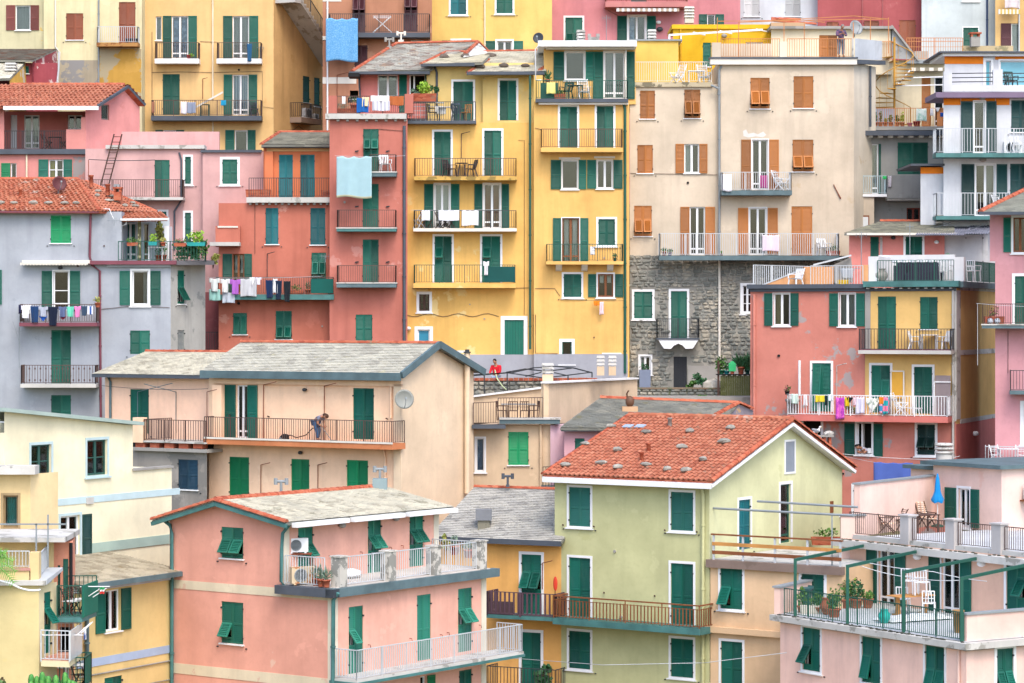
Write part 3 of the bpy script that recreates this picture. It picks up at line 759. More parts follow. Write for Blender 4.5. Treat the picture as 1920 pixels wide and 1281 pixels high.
# ================================================================ topmost row
root,W=fhouse('cream house with brown shutters and an ochre-stained base, top left corner',-70,82,-60,159,7,plaster('#d9d2ab','#e0bf6a',.1,.9,.9))
wins(W,[(29,10,57,57,'O',RDB,dict(sh=(17,16),cur=(GRC,),panes=1))])
A_,B_=XY(82,158.6),XY(266,158.6)
W2=Wall(root,A_,B_,terr(158)-4,zat(-60,158.6),plaster('#ece1b4','#d8c583',.06,.9,.9));sides(root,ab(7),terr(158)-4,zat(-60,158.6),W2.mat,(0,))
wins(W2,[(124,25,156,75,'C',BRN),(223,4,254,81,'C',BRN)])
b=bal(W2,181,259,50,80,87,.8,LGREY,plaster('#b98a52','#8a5a3a',.2,2));
wslab(W2,82.5,184,113,190,.05,0,plaster('#b9ae95','#8f9092',.25,.8,1.2),'plinth');wslab(W2,186,265,92,190,.05,0,plaster('#cfa24c','#b0a88e',.2,.7,1.2),'plinth')
pipe(W2,[(104,-20),(104,88),(112,98),(108,165)],OFFW);pipe(W2,[(185,-20),(185,165)],GREY)
for i,x in enumerate((238,246,255)):plant(b.at(x,.75),f'dark pot on the white-railed balcony at the top left, {("left", "middle", "right")[i]} one',.11,.26,paint('#34405a'),0,n=0,name='flower_pot',cat='flower pot',group='empty pots on the top left balcony')
A_,B_=XY(265,160),XY(513,160)
root,W=house('tan apartment house with tall green shuttered doors and a stair up its side',A_,B_,zat(-90,160),9,plaster('#f0c88a','#e0b478',.05,.4,.6))
wins(W,[(322,30,353,110,'O',GR,dict(sh=(16,16),cur=(BLUEC,((.05,.45),(.55,.95))))),(292,31,303,76,'W',GR,dict(panes=1,cur=(GRC,))),(436,30,467,110,'O',GR,dict(sh=(17,17),cur=(GRC,))),
         (305,139,337,216,'C',GR),(436,140,466,216,'O',GR,dict(sh=(16,16),cur=(BLUSTR,((.05,.95),)))),(440,244,464,284,'O',GR,dict(sh=(17,15),panes=1)),(306,244,330,284,'O',GR,dict(sh=(14,15),panes=1))])
b1=bal(W,290,373,80,110,119,.8,BIRON,WHITE);b2=bal(W,406,490,80,110,119,.8,BIRON,WHITE);b3=bal(W,283,490,188,217,226,.9,BIRON,SLATEP)
pipe(W,[(399,-30),(399,186)],CREAMP);pipe(W,[(399,227),(399,300)],CREAMP)
shrub(b1.at(361,.6),'bushy green plant at the right end of the tan house top left balcony',(.22,.2,.2),60,.1,1)
plant(b1.at(354,.6),'small red bucket on the tan house balcony beside the green bowl',.13,.25,paint('#b02a2e'),n=0,name='bucket',cat='bucket')
cloth(W,.87,463,82,473,115,'pants',fabric('#2f5f86'),'jeans','blue jeans hanging over the tan house upper right balcony','jeans')
cloth(W,.97,339,190,350,214,'sheet',fabric('#e6e2e8'),'towel','white towel over the long tan house balcony','towel');cloth(W,.97,351,191,367,213,'sheet',fabric('#8d97ab'),'towel','grey-blue towel over the long tan house balcony','towel')
cloth(W,.97,414,188,424,198,'sheet',fabric('#2a9cc8'),'cloth','small bright blue cloth pegged on the long tan house balcony','cloth');cloth(W,.97,284,190,290,212,'sheet',fabric('#a0705a'),'cloth','brown cloth at the left end of the long tan house balcony','cloth')
mbx=MB();mbx.bar(W.pt(346,213,.8),W.pt(418,173,.7),.1,.1);tag(mbx.build('awning_pole',OFFW),'white rolled awning leaning diagonally over the long tan balcony','awning')
chair(b3.at(476,.5),.4,'fold',paint('#2c3a55'),'dark blue folding chair on the tan house long balcony by the striped curtain')
table(b3.at(384,.5),0,'box',GIRON,'small green iron table on the tan house long balcony',.55,.5,.7)
bracket(W,380,148,186,9);aerial(b2.at(488,.2),'thin rod aerial beside the tan house upper right balcony',.8,3,.2)
d=V((.41,.912));s_=ray2(605,B_,d);C_=B_+d*s_
W3=Wall(root,B_,C_,terr(160)-3,zat(-90,160),plaster('#e8bd80','#cda46c',.1,.4,.9))  # tan darkened on this wall for the shade by the stair
wins(W3,[(568,143,581,193,'C',GR,dict(leaves=1)),(589,146,600,200,'C',GR,dict(leaves=1))])
st=MB();N=16;p0,p1=W3.hit(528,2),W3.hit(603,118)
for i in range(N):
    f,g=i/N,(i+1)/N;ua,ub=p0[0]+(p1[0]-p0[0])*f,p0[0]+(p1[0]-p0[0])*g;za,zb=p0[1]+(p1[1]-p0[1])*f,p0[1]+(p1[1]-p0[1])*g
    st.hexa([W3.uz(ua,za-.22,.02),W3.uz(ub,zb-.22,.02),W3.uz(ub,zb-.22,1.35),W3.uz(ua,za-.22,1.35),W3.uz(ua,za,.02),W3.uz(ub,zb,.02),W3.uz(ub,zb,1.35),W3.uz(ua,za,1.35)])
    st.hexa([W3.uz(ua,zb,.02),W3.uz(ub,zb,.02),W3.uz(ub,zb,1.35),W3.uz(ua,zb,1.35),W3.uz(ua,za+.02,.02),W3.uz(ub,za+.02,.02),W3.uz(ub,za+.02,1.35),W3.uz(ua,za+.02,1.35)])
sto=st.build('stair',plaster('#d3cfc6','#a59c8c',.16,1.6),root)
rl=MB();rail_mb(rl,[W3.uz(p0[0],p0[1],1.3),W3.uz(*p1,1.3)],.95,.13);rl.build('railing',IRON,sto)
st=MB();st.box(W3.hit(516,4)[0],p0[0],-1.35,0,p0[1]-.22,p0[1]);st.build('landing',CEML,root,W3.M)
bb=bal(W3,565,603,195,222,232,.8,IRON,plaster('#a08a78'));aircon(bb.at(576,.6),bb.rz,'white air conditioner on the shaded balcony beside the tan house stair');aircon(bb.at(592,.5),bb.rz,'smaller white unit right of the air conditioner on the shaded balcony',s=.6)
cable('cable','slack black cable looping across the tan house side wall',[W3.pt(516,246,.1),W3.pt(560,236,.1),W3.pt(600,244,.1)],DARK,.015,.25)
root,W=fhouse('brown apartment house with maroon shutters behind the blue towel',605,810,-60,157,7,plaster('#bd8669','#c9987c',.08,.6,.8))
wins(W,[(661,-20,685,62,'F',MAR,dict(fz=(.45,.85),name='door')),(758,-20,783,60,'F',MAR,dict(fz=(.5,.9),name='door')),(665,85,689,127,'C',MAR,dict(sill=True)),(656,170,672,186,'X',MAR),(770,75,794,100,'W',MAR)])
bt=bal(W,615,806,26,61,70,1.0,IRON,SLATEP);wslab(W,605,668,145,157,.03,0,OFFW,'string_course');wslab(W,605,640,0,3,.03,0,OFFW,'string_course');wslab(W,605,622,68,75,.05,0,OFFW,'string_course')
pipe(W,[(614,-30),(614,246)],WHITE);bracket(W,632,141,180,22)
cloth(W,1.08,611,32,671,115,'sheet',fabric('#5f9fd2','#82b6de',22,'speck'),'towel','large bright blue flecked towel hanging from the brown house balcony','towel')
t=thing('drying_rack','white folding drying rack behind the brown house balcony railing','drying rack',bt.at(717,.5),bt.rz);r_=MB()
for sy in (-.12,.12):
    r_.bar((-.55,sy,.05),(.5,sy,1.0),.035);r_.bar((.55,sy,.05),(-.5,sy,1.0),.035)
r_.bar((-.55,-.12,1.0),(.5,-.12,1.0),.035);r_.bar((-.55,.12,.93),(.5,.12,.93),.035);put(t,'frame',r_,WHITE)
root,W=fhouse('yellow house at the top middle with teal shutters, between the brown and pink houses',808,1035,-60,160,7,plaster('#f2cf7a','#d9b868',.05,.6,.7))
wins(W,[(845,-20,874,27,'C',TEAL),(931,-20,961,25,'C',GR),(932,77,960,110,'O',GR,dict(sh=(19,17))),(848,76,880,110,'O',GR,dict(sh=(15,12)))],s=S1)
pipe(W,[(909,-30),(909,120)],CREAMP)
root,W=fhouse('rose pink house at the top with green shutters and a striped awning',1035,1388,-60,163,7,plaster('#d88d92','#c77c80',.06,.5,.7))
wins(W,[(1060,33,1092,82,'F',GR,dict(s=S1,fz=(0,.42),name='window')),(1178,30,1210,78,'O',GR,dict(sh=(18,17),s=.08,cur=(BLUEC,(0,.4)))),(1326,27,1341,50,'O',GR,dict(sh=(15,16),panes=1)),(1183,-40,1212,3,'C',TEAL,dict(name='door'))])
bal(W,1135,1290,-20,3,13,1.1,RUST,plaster('#d08a86','#b87370',.1))
a=MB();
for i in range(24):a.box(W.hit(1156+i*4.9,18,1.0)[0],W.hit(1160.9+i*4.9,18,1.0)[0],-1.02,-.9,zat(21.5,162),zat(15.5,162),i % 2)
a.build('awning',[WHITE,paint('#b9a58e')],root,W.M)
lamp(W,1235,42,s=.15);lamp(W,1237,55,s=.2,mat=IRON)
aerial(W.pt(1137,79,3),'rusty television aerial before the rose pink house',1.6,5,.25)
root,W=fhouse('white house with white shutters at the top edge right of centre',1388,1533,-60,166,7,plaster('#d9dfe6','#c4ccd4',.05,.5,.6))
wins(W,[(1395,-20,1424,31,'C',WSH),(1472,-20,1501,31,'C',WSH)],s=.0)
root,W=fhouse('maroon red house with tan brown shutters behind the roof terrace',1533,1728,-60,165,7,plaster('#b25e60','#c27c78',.07,.5,.6))
wins(W,[(1550,41,1572,70,'C',BRN),(1620,39,1648,70,'C',BRN),(1686,38,1717,110,'C',BRN)])
for x in (1617,1655):pipe(W,[(x,-20),(x,60)],plaster('#c07a78'),.02,name='cable_duct')
root,W=fhouse('pale bluish white house with one green shuttered window at the upper right',1728,1866,-60,164,7,plaster('#d4dee0','#bfc8cc',.08,.5,.7))
wins(W,[(1806,52,1834,95,'C',GR),(1806,-30,1834,2,'W',GR)],s=.06)
pipe(W,[(1851,-20),(1851,95)],paint('#34476a'),.06)
root,W=fhouse('narrow tan house with maroon shutters in the top right corner',1866,2000,-60,163,7,plaster('#e6be80','#cfa86a',.06,.5,.7))
wins(W,[(1896,44,1912,98,'O',MAR,dict(sh=(19,0),panes=1,cur=(WHC,)))])
a=MB()
for i in range(12):a.box(W.hit(1872+i*3.4,21,.8)[0],W.hit(1875.4+i*3.4,21,.8)[0],-.85,-.7,zat(26,162),zat(17,162),i % 2)
a.build('awning',[OFFW,paint('#d2b45c')],root,W.M);cloth(W,.6,1884,-14,1910,15,'sheet',fabric('#d9cfd2'),'cloth','pale cloth hanging at the top right corner window','cloth');pipe(W,[(1911,-20),(1911,100)],LGREY)
# ================================================================ second row, left
root,W=fhouse('small maroon house with peeling paint and a grey lean-to roof',-60,108,118,152,5,plaster('#a54e56','#d8c9c4',.16,1.2,.8),z0=EZ+8)
wins(W,[(48,124,54,138,'C',GR,dict(leaves=1,hooks=False))])
roof(root,P(-70,113,151.4),P(62,113,151.4),P(-70,93,157.4),P(106,93,157.4),'slate',pieces('#6f6a62','#8a8378','#7a5a4c',2.2,k=.72),base=SLATED)
A_,B_=XY(62,151.8),XY(109,157)
pr=MB();z_=EZ+8;pr.poly([V((A_.x,A_.y,z_)),V((B_.x,B_.y,z_)),P(107,95,157),P(61,115,151.8)]);pr.build('wall',W.mat,root)
pipe(W,[(110,98),(110,130),(106,165)],LGREY,out=.3)
root,W=fhouse('little yellow house with a pale slate roof and slatted chimney at the left edge',-60,49,165,149,5,plaster('#e6b95a','#d8d2c0',.15,1,.8),z0=EZ+8)
roof(root,P(-70,150,148.4),P(18,148,148.4),P(-70,113,152),P(48,118,152),'slate',SLATEL,base=SLATED,pw=.4,ph=.2)
pr=MB();pr.poly([P(18,150,148.5),P(18,178,148.5),P(50,178,152),P(48,119,152)]);pr.build('wall',W.mat,root)
chimney(root,P(21,147,150),.55,.35,CEM,'slat')
Y=146;zt=zat(203,Y)
root,W=fhouse('pink house with a red tiled roof, loggia and brown railing, upper left',-60,160,203,Y,.4,plaster('#e59a92','#d98a84',.06,.5),skip=(0,1,2,3))
W.z1=zat(287,Y);bk=V((0,2.2));A_,B_=XY(-60,Y)+bk,XY(176,Y)+bk
WB=Wall(root,A_,B_,zat(290,Y),zt,plaster('#cf7d74','#c06e66',.08,.6))  # loggia back wall: the house pink darkened for shade under the roof
wins(WB,[(45,216,74,279,'O',GR,dict(cur=(GRC,))),(127,216,154,243,'W',GR)]);wins(WB,[(20,216,32,279,'D',WSH,{})])
mb=MB();mb.box(0,WB.L,-2.4,.02,zat(290,Y),zat(280,Y));mb.build('loggia_floor',SLATEP,root,WB.M)
wslab(W,-60,161,280,289,.25,.4,SLATEP,'slab_edge');
mb=MB();q=W.hit(0,240)[0];mb.box(q-2,q+.22,0,.25,zat(281,Y),zt);mb.build('pillar',W.mat,root,W.M)
mb=MB();u0,u1=W.hit(124,240)[0],W.hit(161,240)[0];mb.box(u0,u1,0,.2,zat(281,Y),zat(243,Y));mb.box(W.hit(152,240)[0],u1,.001,.2,zat(243,Y),zat(220,Y));mb.build('parapet',W.mat,root,W.M)
rl=MB();rail_mb(rl,[W.pt(2,280,-.08),W.pt(124,280,-.08)],1.0,.12);rl.build('railing',IRON,root)
wins(W,[(20,306,31,338,'O',BRI,dict(sh=(17,0),panes=1)),(91,299,119,338,'O',GR,dict(sh=(18,16),bars=1,cur=(fabric('#d8c25a'),(0,.4),0)))])
pipe(W,[(50,290),(50,338)],CREAMP);wslab(W,137,160,294,345,.01,0,plaster('#c98f86','#9a9d9c',.3,1.4),'worn_render')
d=V((.62,.785));B0=XY(160,Y);s_=ray2(262,B0,d);C0=B0+d*s_;apx=None
WG=Wall(root,B0,C0,EZ+2,zt,plaster('#e8a09c','#d78f8a',.05,.5,.6));u_,z_=WG.hit(232,166);uL,zL=WG.hit(183,199);uR,zR=WG.hit(261,194)
WG.top=[(WG.L,zR),(u_,z_),(uL,zL),(0,zL-.1)]
win(WG,190,196,205,225,'W',panes=1,fr=paint('#8a807a'),sill=False)
sides(root,[C0,C0+V((-6,2)),WB.A+V((0,4)),WB.A],EZ+2,zL,W.mat,(3,),False)
rr=WG.uz(u_+.1,z_+.1,.25);ee=WG.uz(uL-.1,zL,.25);x_=V((-1,0,0))*8
roof(root,W.pt(-60,201,.7),W.pt(182,201,.7),P(-60,160,rr.y-.3),P(235,160,rr.y),'tile',TILE,pw=.24,ph=.3,indiv=0,base=TERRA)
fr_=WG.uz(uR+.2,zR-.1,.25);roof(root,fr_,fr_+V((-8,.5,0)),rr,P(60,160,rr.y),'tile',TILE,pw=.3,ph=.35,base=TERRA)
wslab(W,6,184,199,206,.85,-.6,WHITE,'gutter');mb=MB();mb.bar(rr,fr_,.12,.16);mb.bar(rr,W.pt(183,199,.6),.14,.14);mb.build('verge',SLATEP,root);tile_row(root,P(20,160,rr.y),P(233,160,rr.y),.12,.4)
rocks([(P(208,166,150.5),V((0,0,1))),(P(188,185,147.5),V((0,0,1)))],Y,stonemat('#9a968c','#b5b0a4','#85827a'),['upper grey stone near the right verge of the pink loggia house roof','lower grey stone near the right verge of the pink loggia house roof'],'stones on the pink house tiled roof',.25)
fl=lambda px,f:V((XY(px,Y).x,Y+f,zat(280,Y)+.0))
chair(fl(84,.7),1.3,'fold',DWOOD,'brown folding chair left of the table in the pink loggia');chair(fl(117,.7),-1.3,'fold',DWOOD,'brown folding chair right of the table in the pink loggia');table(fl(99,.7),0,'box',DWOOD,'small brown folding table in the pink loggia',.7,.6,.72)
Y=142.5;PP=plaster('#deb2ae','#d4a29e',.05,.5,.5)
root,W=fhouse('pale pink house with a long flat roof parapet and an iron ladder',160,380,279,Y,6,PP)
wins(W,[(290,300,318,371,'C',GR),(347,294,358,345,'C',GR,dict(s=.11,leaves=1)),(298,397,312,440,'C',GR,dict(s=.11)),(347,399,358,455,'C',GR,dict(s=.11,leaves=1))])
A_,B_=XY(380,Y-.5),XY(496,Y-.5);W2=Wall(root,A_,B_,W.z0,zat(284,Y-.5),PP);sides(root,ab(6),W.z0,zat(284,Y),PP,(0,))
wins(W2,[(417,299,445,345,'C',GR),(420,404,446,440,'C',GR)],s=.13)
wslab(W,198,383,272,279,.2,1,CEML,'coping');wslab(W2,376,490,281,286,.15,1,SLATEP,'coping');
A_,B_=XY(228,Y+3),XY(411,Y+3);sides(root,ab(.3),zat(279,Y),zat(247,Y+3),PP,name='parapet')
b=bal(W,166,343,337,370,375,1.0,BIRON,CEML);pipe(W,[(336,286),(340,300),(340,376),(327,396),(327,470)],SLATEP)
pipe(W,[(166,300),(166,370)],RUST,.02,.5,'clothes_post',False);cable('clothesline','dark line above the pale pink house balcony',[W.pt(166,299,.8),W.pt(291,300,.3)],IRON,.02,.05)
t=thing('ladder','dark iron ladder leaning on the pale pink house','ladder',W.pt(195,352,1.0));m=MB()
for s in (-.21,.21):m.bar(V((s,0,0)),V((s+.62,.85,2.9)),.05)
put(t,'stile',m,DWOOD);m=MB()
for i in range(10):f=(i+.5)/10;m.bar(V((-.21+.62*f,.85*f,2.9*f)),V((.21+.62*f,.85*f,2.9*f)),.035)
put(t,'rungs',m,DWOOD)
# ================================================================ middle row: red houses
Y=139.0
root,W=fhouse('brick red house with teal shutters and washing on its balcony, beside the tall red house',410,628,381,Y,7,plaster('#cb7a66','#d89c8a',.11,.55,.7))
wins(W,[(498,390,522,458,'C',TEAL,dict(name='window')),(582,390,610,459,'C',TEAL,dict(name='window')),(584,474,611,545,'F',GR,dict(fz=(.38,.76))),(436,476,458,548,'O',GR,dict(sh=(18,14),fr=WOOD,cur=(LACE,((.1,.45),(.6,.95)),.5))),
         (437,587,463,627,'F',GR,dict(fz=(0,.9),ang=8)),(517,583,547,636,'F',GR,dict(fz=(0,.45)))])
wslab(W,404,450,424,463,.35,0,plaster('#cb7a66','#d89c8a',.06,.55),'bay');wslab(W,393,449,454,461,.75,0,CEML,'cornice')
wslab(W,408,446,424,427,.4,0,OFFW,'sill')
wslab(W,462,628,370,380,.35,.5,CEML,'terrace_edge')
mb=MB()
for i in range(14):u=W.hit(470+i*12,385)[0];mb.box(u-.06,u+.06,-.24,0,zat(384.5,Y),zat(380.5,Y))
mb.build('dentils',CEM,root,W.M)
A_,B_=XY(494,Y+1.5),XY(630,Y+1.5);WT=Wall(root,A_,B_,zat(382,Y),zat(277,Y+1.5),plaster('#e08258','#d6714c',.05,.5,.5));sides(root,ab(4),zat(382,Y),zat(277,Y+1.5),WT.mat,(0,))
wins(WT,[(523,290,549,372,'C',TEAL),(563,290,590,372,'C',TEAL)]);wslab(WT,496,512,284,372,.25,0,WT.mat,'pier');wslab(WT,603,618,284,372,.25,0,WT.mat,'pier')
wslab(WT,500,628,277,284,.1,0,paint('#e2b077'),'cornice');wslab(WT,490,630,272,277,.5,-.2,SLATEP,'gutter')
roof(root,P(490,272,Y+.9),P(640,272,Y+.9),P(524,249,Y+5),P(640,249,Y+5),'slate',pieces('#a3a196','#b7b5a5','#8b8a80',2.2,k=.72),base=SLATED);tile_row(root,P(490,272,Y+.9),P(524,249,Y+5),.1,.4);tile_row(root,P(524,249,Y+5),P(622,249,Y+5),.1,.4)
rl=MB();rail_mb(rl,[W.pt(467,370,.2),W.pt(620,370,.2)],1.0,.115);rl.build('railing',IRON,root);
plant(W.pt(484,370,-.6),'long terracotta trough on the terrace of the orange top floor',.2,.4,TERRA,n=0,kind='box',name='planter',cat='planter',w=1.3);plant(W.pt(611,370,-.5),'square terracotta tub at the right end of the orange top floor terrace',.2,.35,TERRA,n=0,kind='box',name='planter',cat='planter',w=.5)
b=bal(W,404,626,520,552,562,1.0,BIRON,COPT);bracket(W,501,476,520,14,.6,IRON)
pipe(W,[(627,381),(627,650)],SLATEP,.07)
for i,q in enumerate([(392,522,412,547,'shirt','#dfe9ea','white shirt at the left end of the red house washing line'),(413,523,431,549,'shirt','#e6eaec','white shirt between the white and lilac shirts on the red house line'),(431,524,451,552,'shirt','#b06ac8','lilac purple top hanging on the red house balcony'),
        (451,522,481,556,'sheet','#c9ccd2','pale grey towel left of the dark trousers on the red house balcony'),(468,520,478,536,'brief','#eef0f4','white briefs pegged over the grey towel on the red house line'),(479,520,490,534,'shirt','#e4e2f2','small white top between briefs and dark trousers on the red house line'),
        (498,525,513,559,'pants','#1f3358','navy trousers, leftmost of three pairs on the red house balcony'),(516,526,529,562,'pants','#1c2c44','dark trousers, middle of three pairs on the red house balcony'),(532,527,545,566,'pants','#20262e','black trousers, rightmost of three pairs on the red house balcony'),
        (512,522,520,550,'sheet','#e8eaee','narrow white cloth behind the trousers on the red house line')]):
    cloth(W,1.12+.02*(i % 3),*q[:4],q[4],fabric(q[5]),{'shirt':'shirt','pants':'trousers','sheet':'towel','brief':'briefs'}[q[4]],q[6])
cloth(W,1.03,392,542,413,564,'sheet',fabric('#9fd2cc'),'towel','aqua towel below the white shirt at the left end of the red house balcony');cloth(W,1.03,417,548,440,568,'sheet',fabric('#c4cfdd'),'towel','pale blue towel below the lilac top on the red house balcony')
mb=MB();mb.poly([W.pt(583,550,1.06),W.pt(625,550,1.06),W.pt(625,523,1.06),W.pt(583,523,1.06)]);o=mb.build('netting',paint('#0f5a52',.9,.8),b.o);o.modifiers.new('t','SOLIDIFY').thickness=.01
plant(b.at(555,.8),'leafy planter behind the trousers on the red house balcony',.14,.2,lm=0,size=(.35,.15,.2),kind='box',w=.8,name='planter');plant(b.at(577,.8),'potted spiky plant left of the green netting on the red house balcony',.14,.26,lm=2,size=(.2,.2,.25),spiky=True)
line(W,1.15,390,521,605,518,'white clothesline along the red house balcony',.05);aerial(W.pt(610,492,.5),'small aerial beside the propped shutters of the red house',.35,4,.3,1)
A_,B_=XY(384,Y+.8),XY(411,Y+.8);prs=sides(root,ab(3),W.z0,zat(548,Y+.8),plaster('#8a5258'),name='passage_wall')
rl=MB();rail_mb(rl,[P(384,657,Y+.4),P(411,657,Y+.4)],.95,.11);rl.build('railing',IRON,root)
Y=138.2
RH=plaster('#cc7d6e','#d4968a',.08,.5,.8)
root,W=fhouse('tall narrow red house with small green balconies and a hanging pale sheet',618,764,224,Y,7,RH)
wins(W,[(681,242,710,322,'F',GR,dict(fz=(.5,.76))),(680,345,710,427,'C',GR),(680,449,710,530,'C',GR),(667,590,698,640,'C',GR,dict(name='window'))])
bA=bal(W,692,743,290,322,331,.9,BIRON,COPPER,edge=CEML);bB=bal(W,631,743,394,427,434,.9,BIRON,COPT,edge=CEML);bC=bal(W,631,743,498,530,539,.9,BIRON,COPPER,edge=CEML)
pipe(W,[(758,236),(758,640)],SLATEP,.08)
cloth(W,1.0,631,291,697,371,'sheet',fabric('#a3c4cc'),'sheet','large pale aqua sheet hanging before the tall red house','sheet',hem=fabric('#c9c8a8'))
line(W,1.02,628,292,760,292,'clothesline holding the pale aqua sheet',.05)
chair(bA.at(722,.5),.3,'plastic',WHITE,'white plastic chair on the small upper balcony of the tall red house')
for y in (288,392,496):
    for x in (666,724):
        p=W.pt(x,y-4,.03);mb=MB();mb.bar(p,W.pt(x+6,y-5,.1),.06);mb.build('hook',IRON,root)
wslab(W,610,762,213,223,.3,.5,CEML,'terrace_edge');mb=MB()
for i in range(8):u=W.hit(634+i*18,227)[0];mb.box(u-.07,u+.07,-.2,0,zat(228,Y),zat(223.5,Y))
mb.build('dentils',CEM,root,W.M)
for x0,x1 in ((616,632),(759,775)):
    mb=MB();mb.box(W.hit(x0,200)[0],W.hit(x1,200)[0],-.15,.45,zat(213,Y),zat(180 if x0 <700 else 177,Y));mb.build('parapet_pier',RH,root,W.M)
rl=MB();rail_mb(rl,[W.pt(632,213,.05),W.pt(760,213,.05)],.9,.1);rl.build('railing',BIRON,root)
Yt=Y+2.6;A_,B_=XY(674,Yt),XY(806,Yt);WT=Wall(root,A_,B_,zat(215,Y),zat(133,Yt),plaster('#e08a80','#d98a84',.05,.5));sides(root,ab(4),zat(215,Y),zat(136,Yt),WT.mat,(0,))
wins(WT,[(708,140,746,182,'W',GR,dict(cur=(WHC,(0,1),.75))),(748,140,763,212,'C',GR,dict(leaves=1)),(770,142,796,182,'X',GR,dict(s=.06))])
mb=MB();mb.box(WT.hit(775,160)[0],WT.hit(778,160)[0],.02,.3,zat(181,Yt),zat(143,Yt));mb.build('casement',WHITE,root,WT.M)
leafobj('shutter',root,WT.M @ T((WT.hit(797,150)[0],-.05,zat(178,Yt))),.52,1.35,GR)
roof(root,P(660,136,Yt-.9),P(806,132,Yt-.9),P(742,84,Yt+4),P(896,80,Yt+4),'slate',pieces('#b3b0a6','#d0cdc0','#9a8478',2.2,lich=.12,lh='#bfa58c',k=.72),base=SLATED,jit=2.2,pw=.45,ph=.17)
wslab(WT,655,806,134,139,.95,-.5,SLATEP,'gutter');tile_row(root,P(660,135,Yt-.9),P(742,83,Yt+4),.1,.36);tile_row(root,P(742,83,Yt+4),P(896,79,Yt+4),.1,.36)
pr=MB();pr.hexa([P(896,80,Yt+4),P(868,108,Yt),P(915,100,Yt+2),P(917,99,Yt+4.5),P(896,79,Yt+4.02),P(868,107,Yt+.02),P(915,99,Yt+2.02),P(917,98,Yt+4.52)]);pr.build('gable',CEML,root);tile_row(root,P(872,102,Yt+.6),P(896,80,Yt+4),.1,.36);tile_row(root,P(896,80,Yt+4),P(916,98,Yt+4.4),.1,.36)
chimney(root,P(752,82,Yt+4.6),.3,.2,OFFW,'T',OFFW);chimney(root,P(730,92,Yt+3.2),.25,.15,CEM,'T',CEM)
pipe(WT,[(673,140),(676,200)],SLATEP);mb=MB();mb.box(WT.hit(655,140)[0],WT.hit(676,140)[0],-1,.4,zat(147,Yt),zat(140,Yt));mb.build('shed_roof',DARK,root,WT.M)
for i,q in enumerate([(641,181,648,195,'sock','#f0f0f4','sock','white socks at the left of the roof terrace line'),(652,183,660,193,'sock','#1d2024','sock','black socks beside the white socks on the roof terrace line'),(669,183,691,211,'sheet','#2365b0','towel','blue towel on the roof terrace railing of the red house'),
        (679,182,692,200,'sheet','#ecd6ae','towel','cream towel overlapping the blue towel on the roof terrace'),(695,179,730,190,'sheet','#f2eff2','towel','white folded sheet over the roof terrace railing'),(698,189,731,208,'sheet','#e8e8ee','towel','white striped cloth below the folded sheet on the roof terrace'),(730,180,757,198,'sheet','#b8683c','towel','rust orange towel on the roof terrace railing')]):
    cloth(W,.12+.02*(i % 2),*q[:4],q[4],fabric(q[5],'#b8b8c4',1.6,'stripe') if i==5 else fabric(q[5]),q[6],q[7])
plant(W.pt(641,213,-.5),'silvery succulent in a long terracotta trough on the red roof terrace',.16,.25,lm=5,size=(.4,.15,.25),kind='box',w=1.1,name='planter',spiky=True,n=60);plant(W.pt(664,213,-1.6),'grey-green plant at the back of the red roof terrace',.2,.5,lm=2,size=(.3,.2,.3),n=60)
plant(W.pt(662,213,-.45),'second terracotta trough without a succulent on the red roof terrace',.16,.25,lm=0,kind='box',w=.8,name='planter',n=0,cat='planter')
# ================================================================ yellow houses
Y=139
YP=plaster('#f5c470','#f4d998',.09,.5,.7)
root,W=fhouse('tall yellow house with two shuttered doors per floor and long balconies, centre',764,1001,230,Y,8,YP)
A_,B_=XY(800,Y+1.4),XY(1001,Y+1.4);WT=Wall(root,A_,B_,zat(233,Y),zat(118,Y+1.4),plaster('#f0d38a','#efc56c',.14,.35,.7));sides(root,ab(5),zat(233,Y),zat(122,Y+1.4),WT.mat,(0,))
wins(WT,[(850,153,887,229,'C',GR)],s=S1);wins(WT,[(937,151,968,226,'C',GR)],s=S1);wslab(WT,905,1001,134,232,.25,-.02,WT.mat,'upper_bay');WT.holes[-1:]=[]
WU=Wall(root,WT.uz(WT.hit(905,180,.26)[0],0,.26).xy,WT.uz(WT.hit(1001,180,.26)[0],0,.26).xy,zat(232,Y),zat(136,Y+1.1),WT.mat);WU.z0+=.0
for o in list(root.children):
    if o.name.startswith('upper_bay') or (o.name.startswith('door') and abs((WM[o.name].translation-WT.pt(952,226)).length) <.4):
        for c_ in list(o.children):bpy.data.objects.remove(c_)
        bpy.data.objects.remove(o)
win(WU,937,151,968,226,'C',GR,s=S1);win(WU,907,147,909,149,'W',panes=1,sill=False)
roof(root,P(790,121,Y+.6),P(905,118,Y+.6),P(835,100,Y+4.2),P(925,98,Y+4.2),'slate',SLATEL,base=SLATED,jit=1.4);roof(root,P(876,138,Y+.2),P(1024,134,Y+.2),P(916,98,Y+4.2),P(1026,96,Y+4.2),'slate',SLATEL,base=SLATED,jit=1.4)
wslab(WT,789,890,118,124,.8,-.4,SLATEP,'gutter');wslab(WT,875,1024,134,140,1.25,-.9,SLATEP,'gutter');tile_row(root,P(790,121,Y+.6),P(835,99,Y+4.2),.09,.36);tile_row(root,P(835,99,Y+4.2),P(1026,96,Y+4.2),.09,.36);tile_row(root,P(876,138,Y+.2),P(916,113,Y+2.6),.09,.36);tile_row(root,P(1012,133,Y+.3),P(1030,122,Y+1.6),.1,.36)
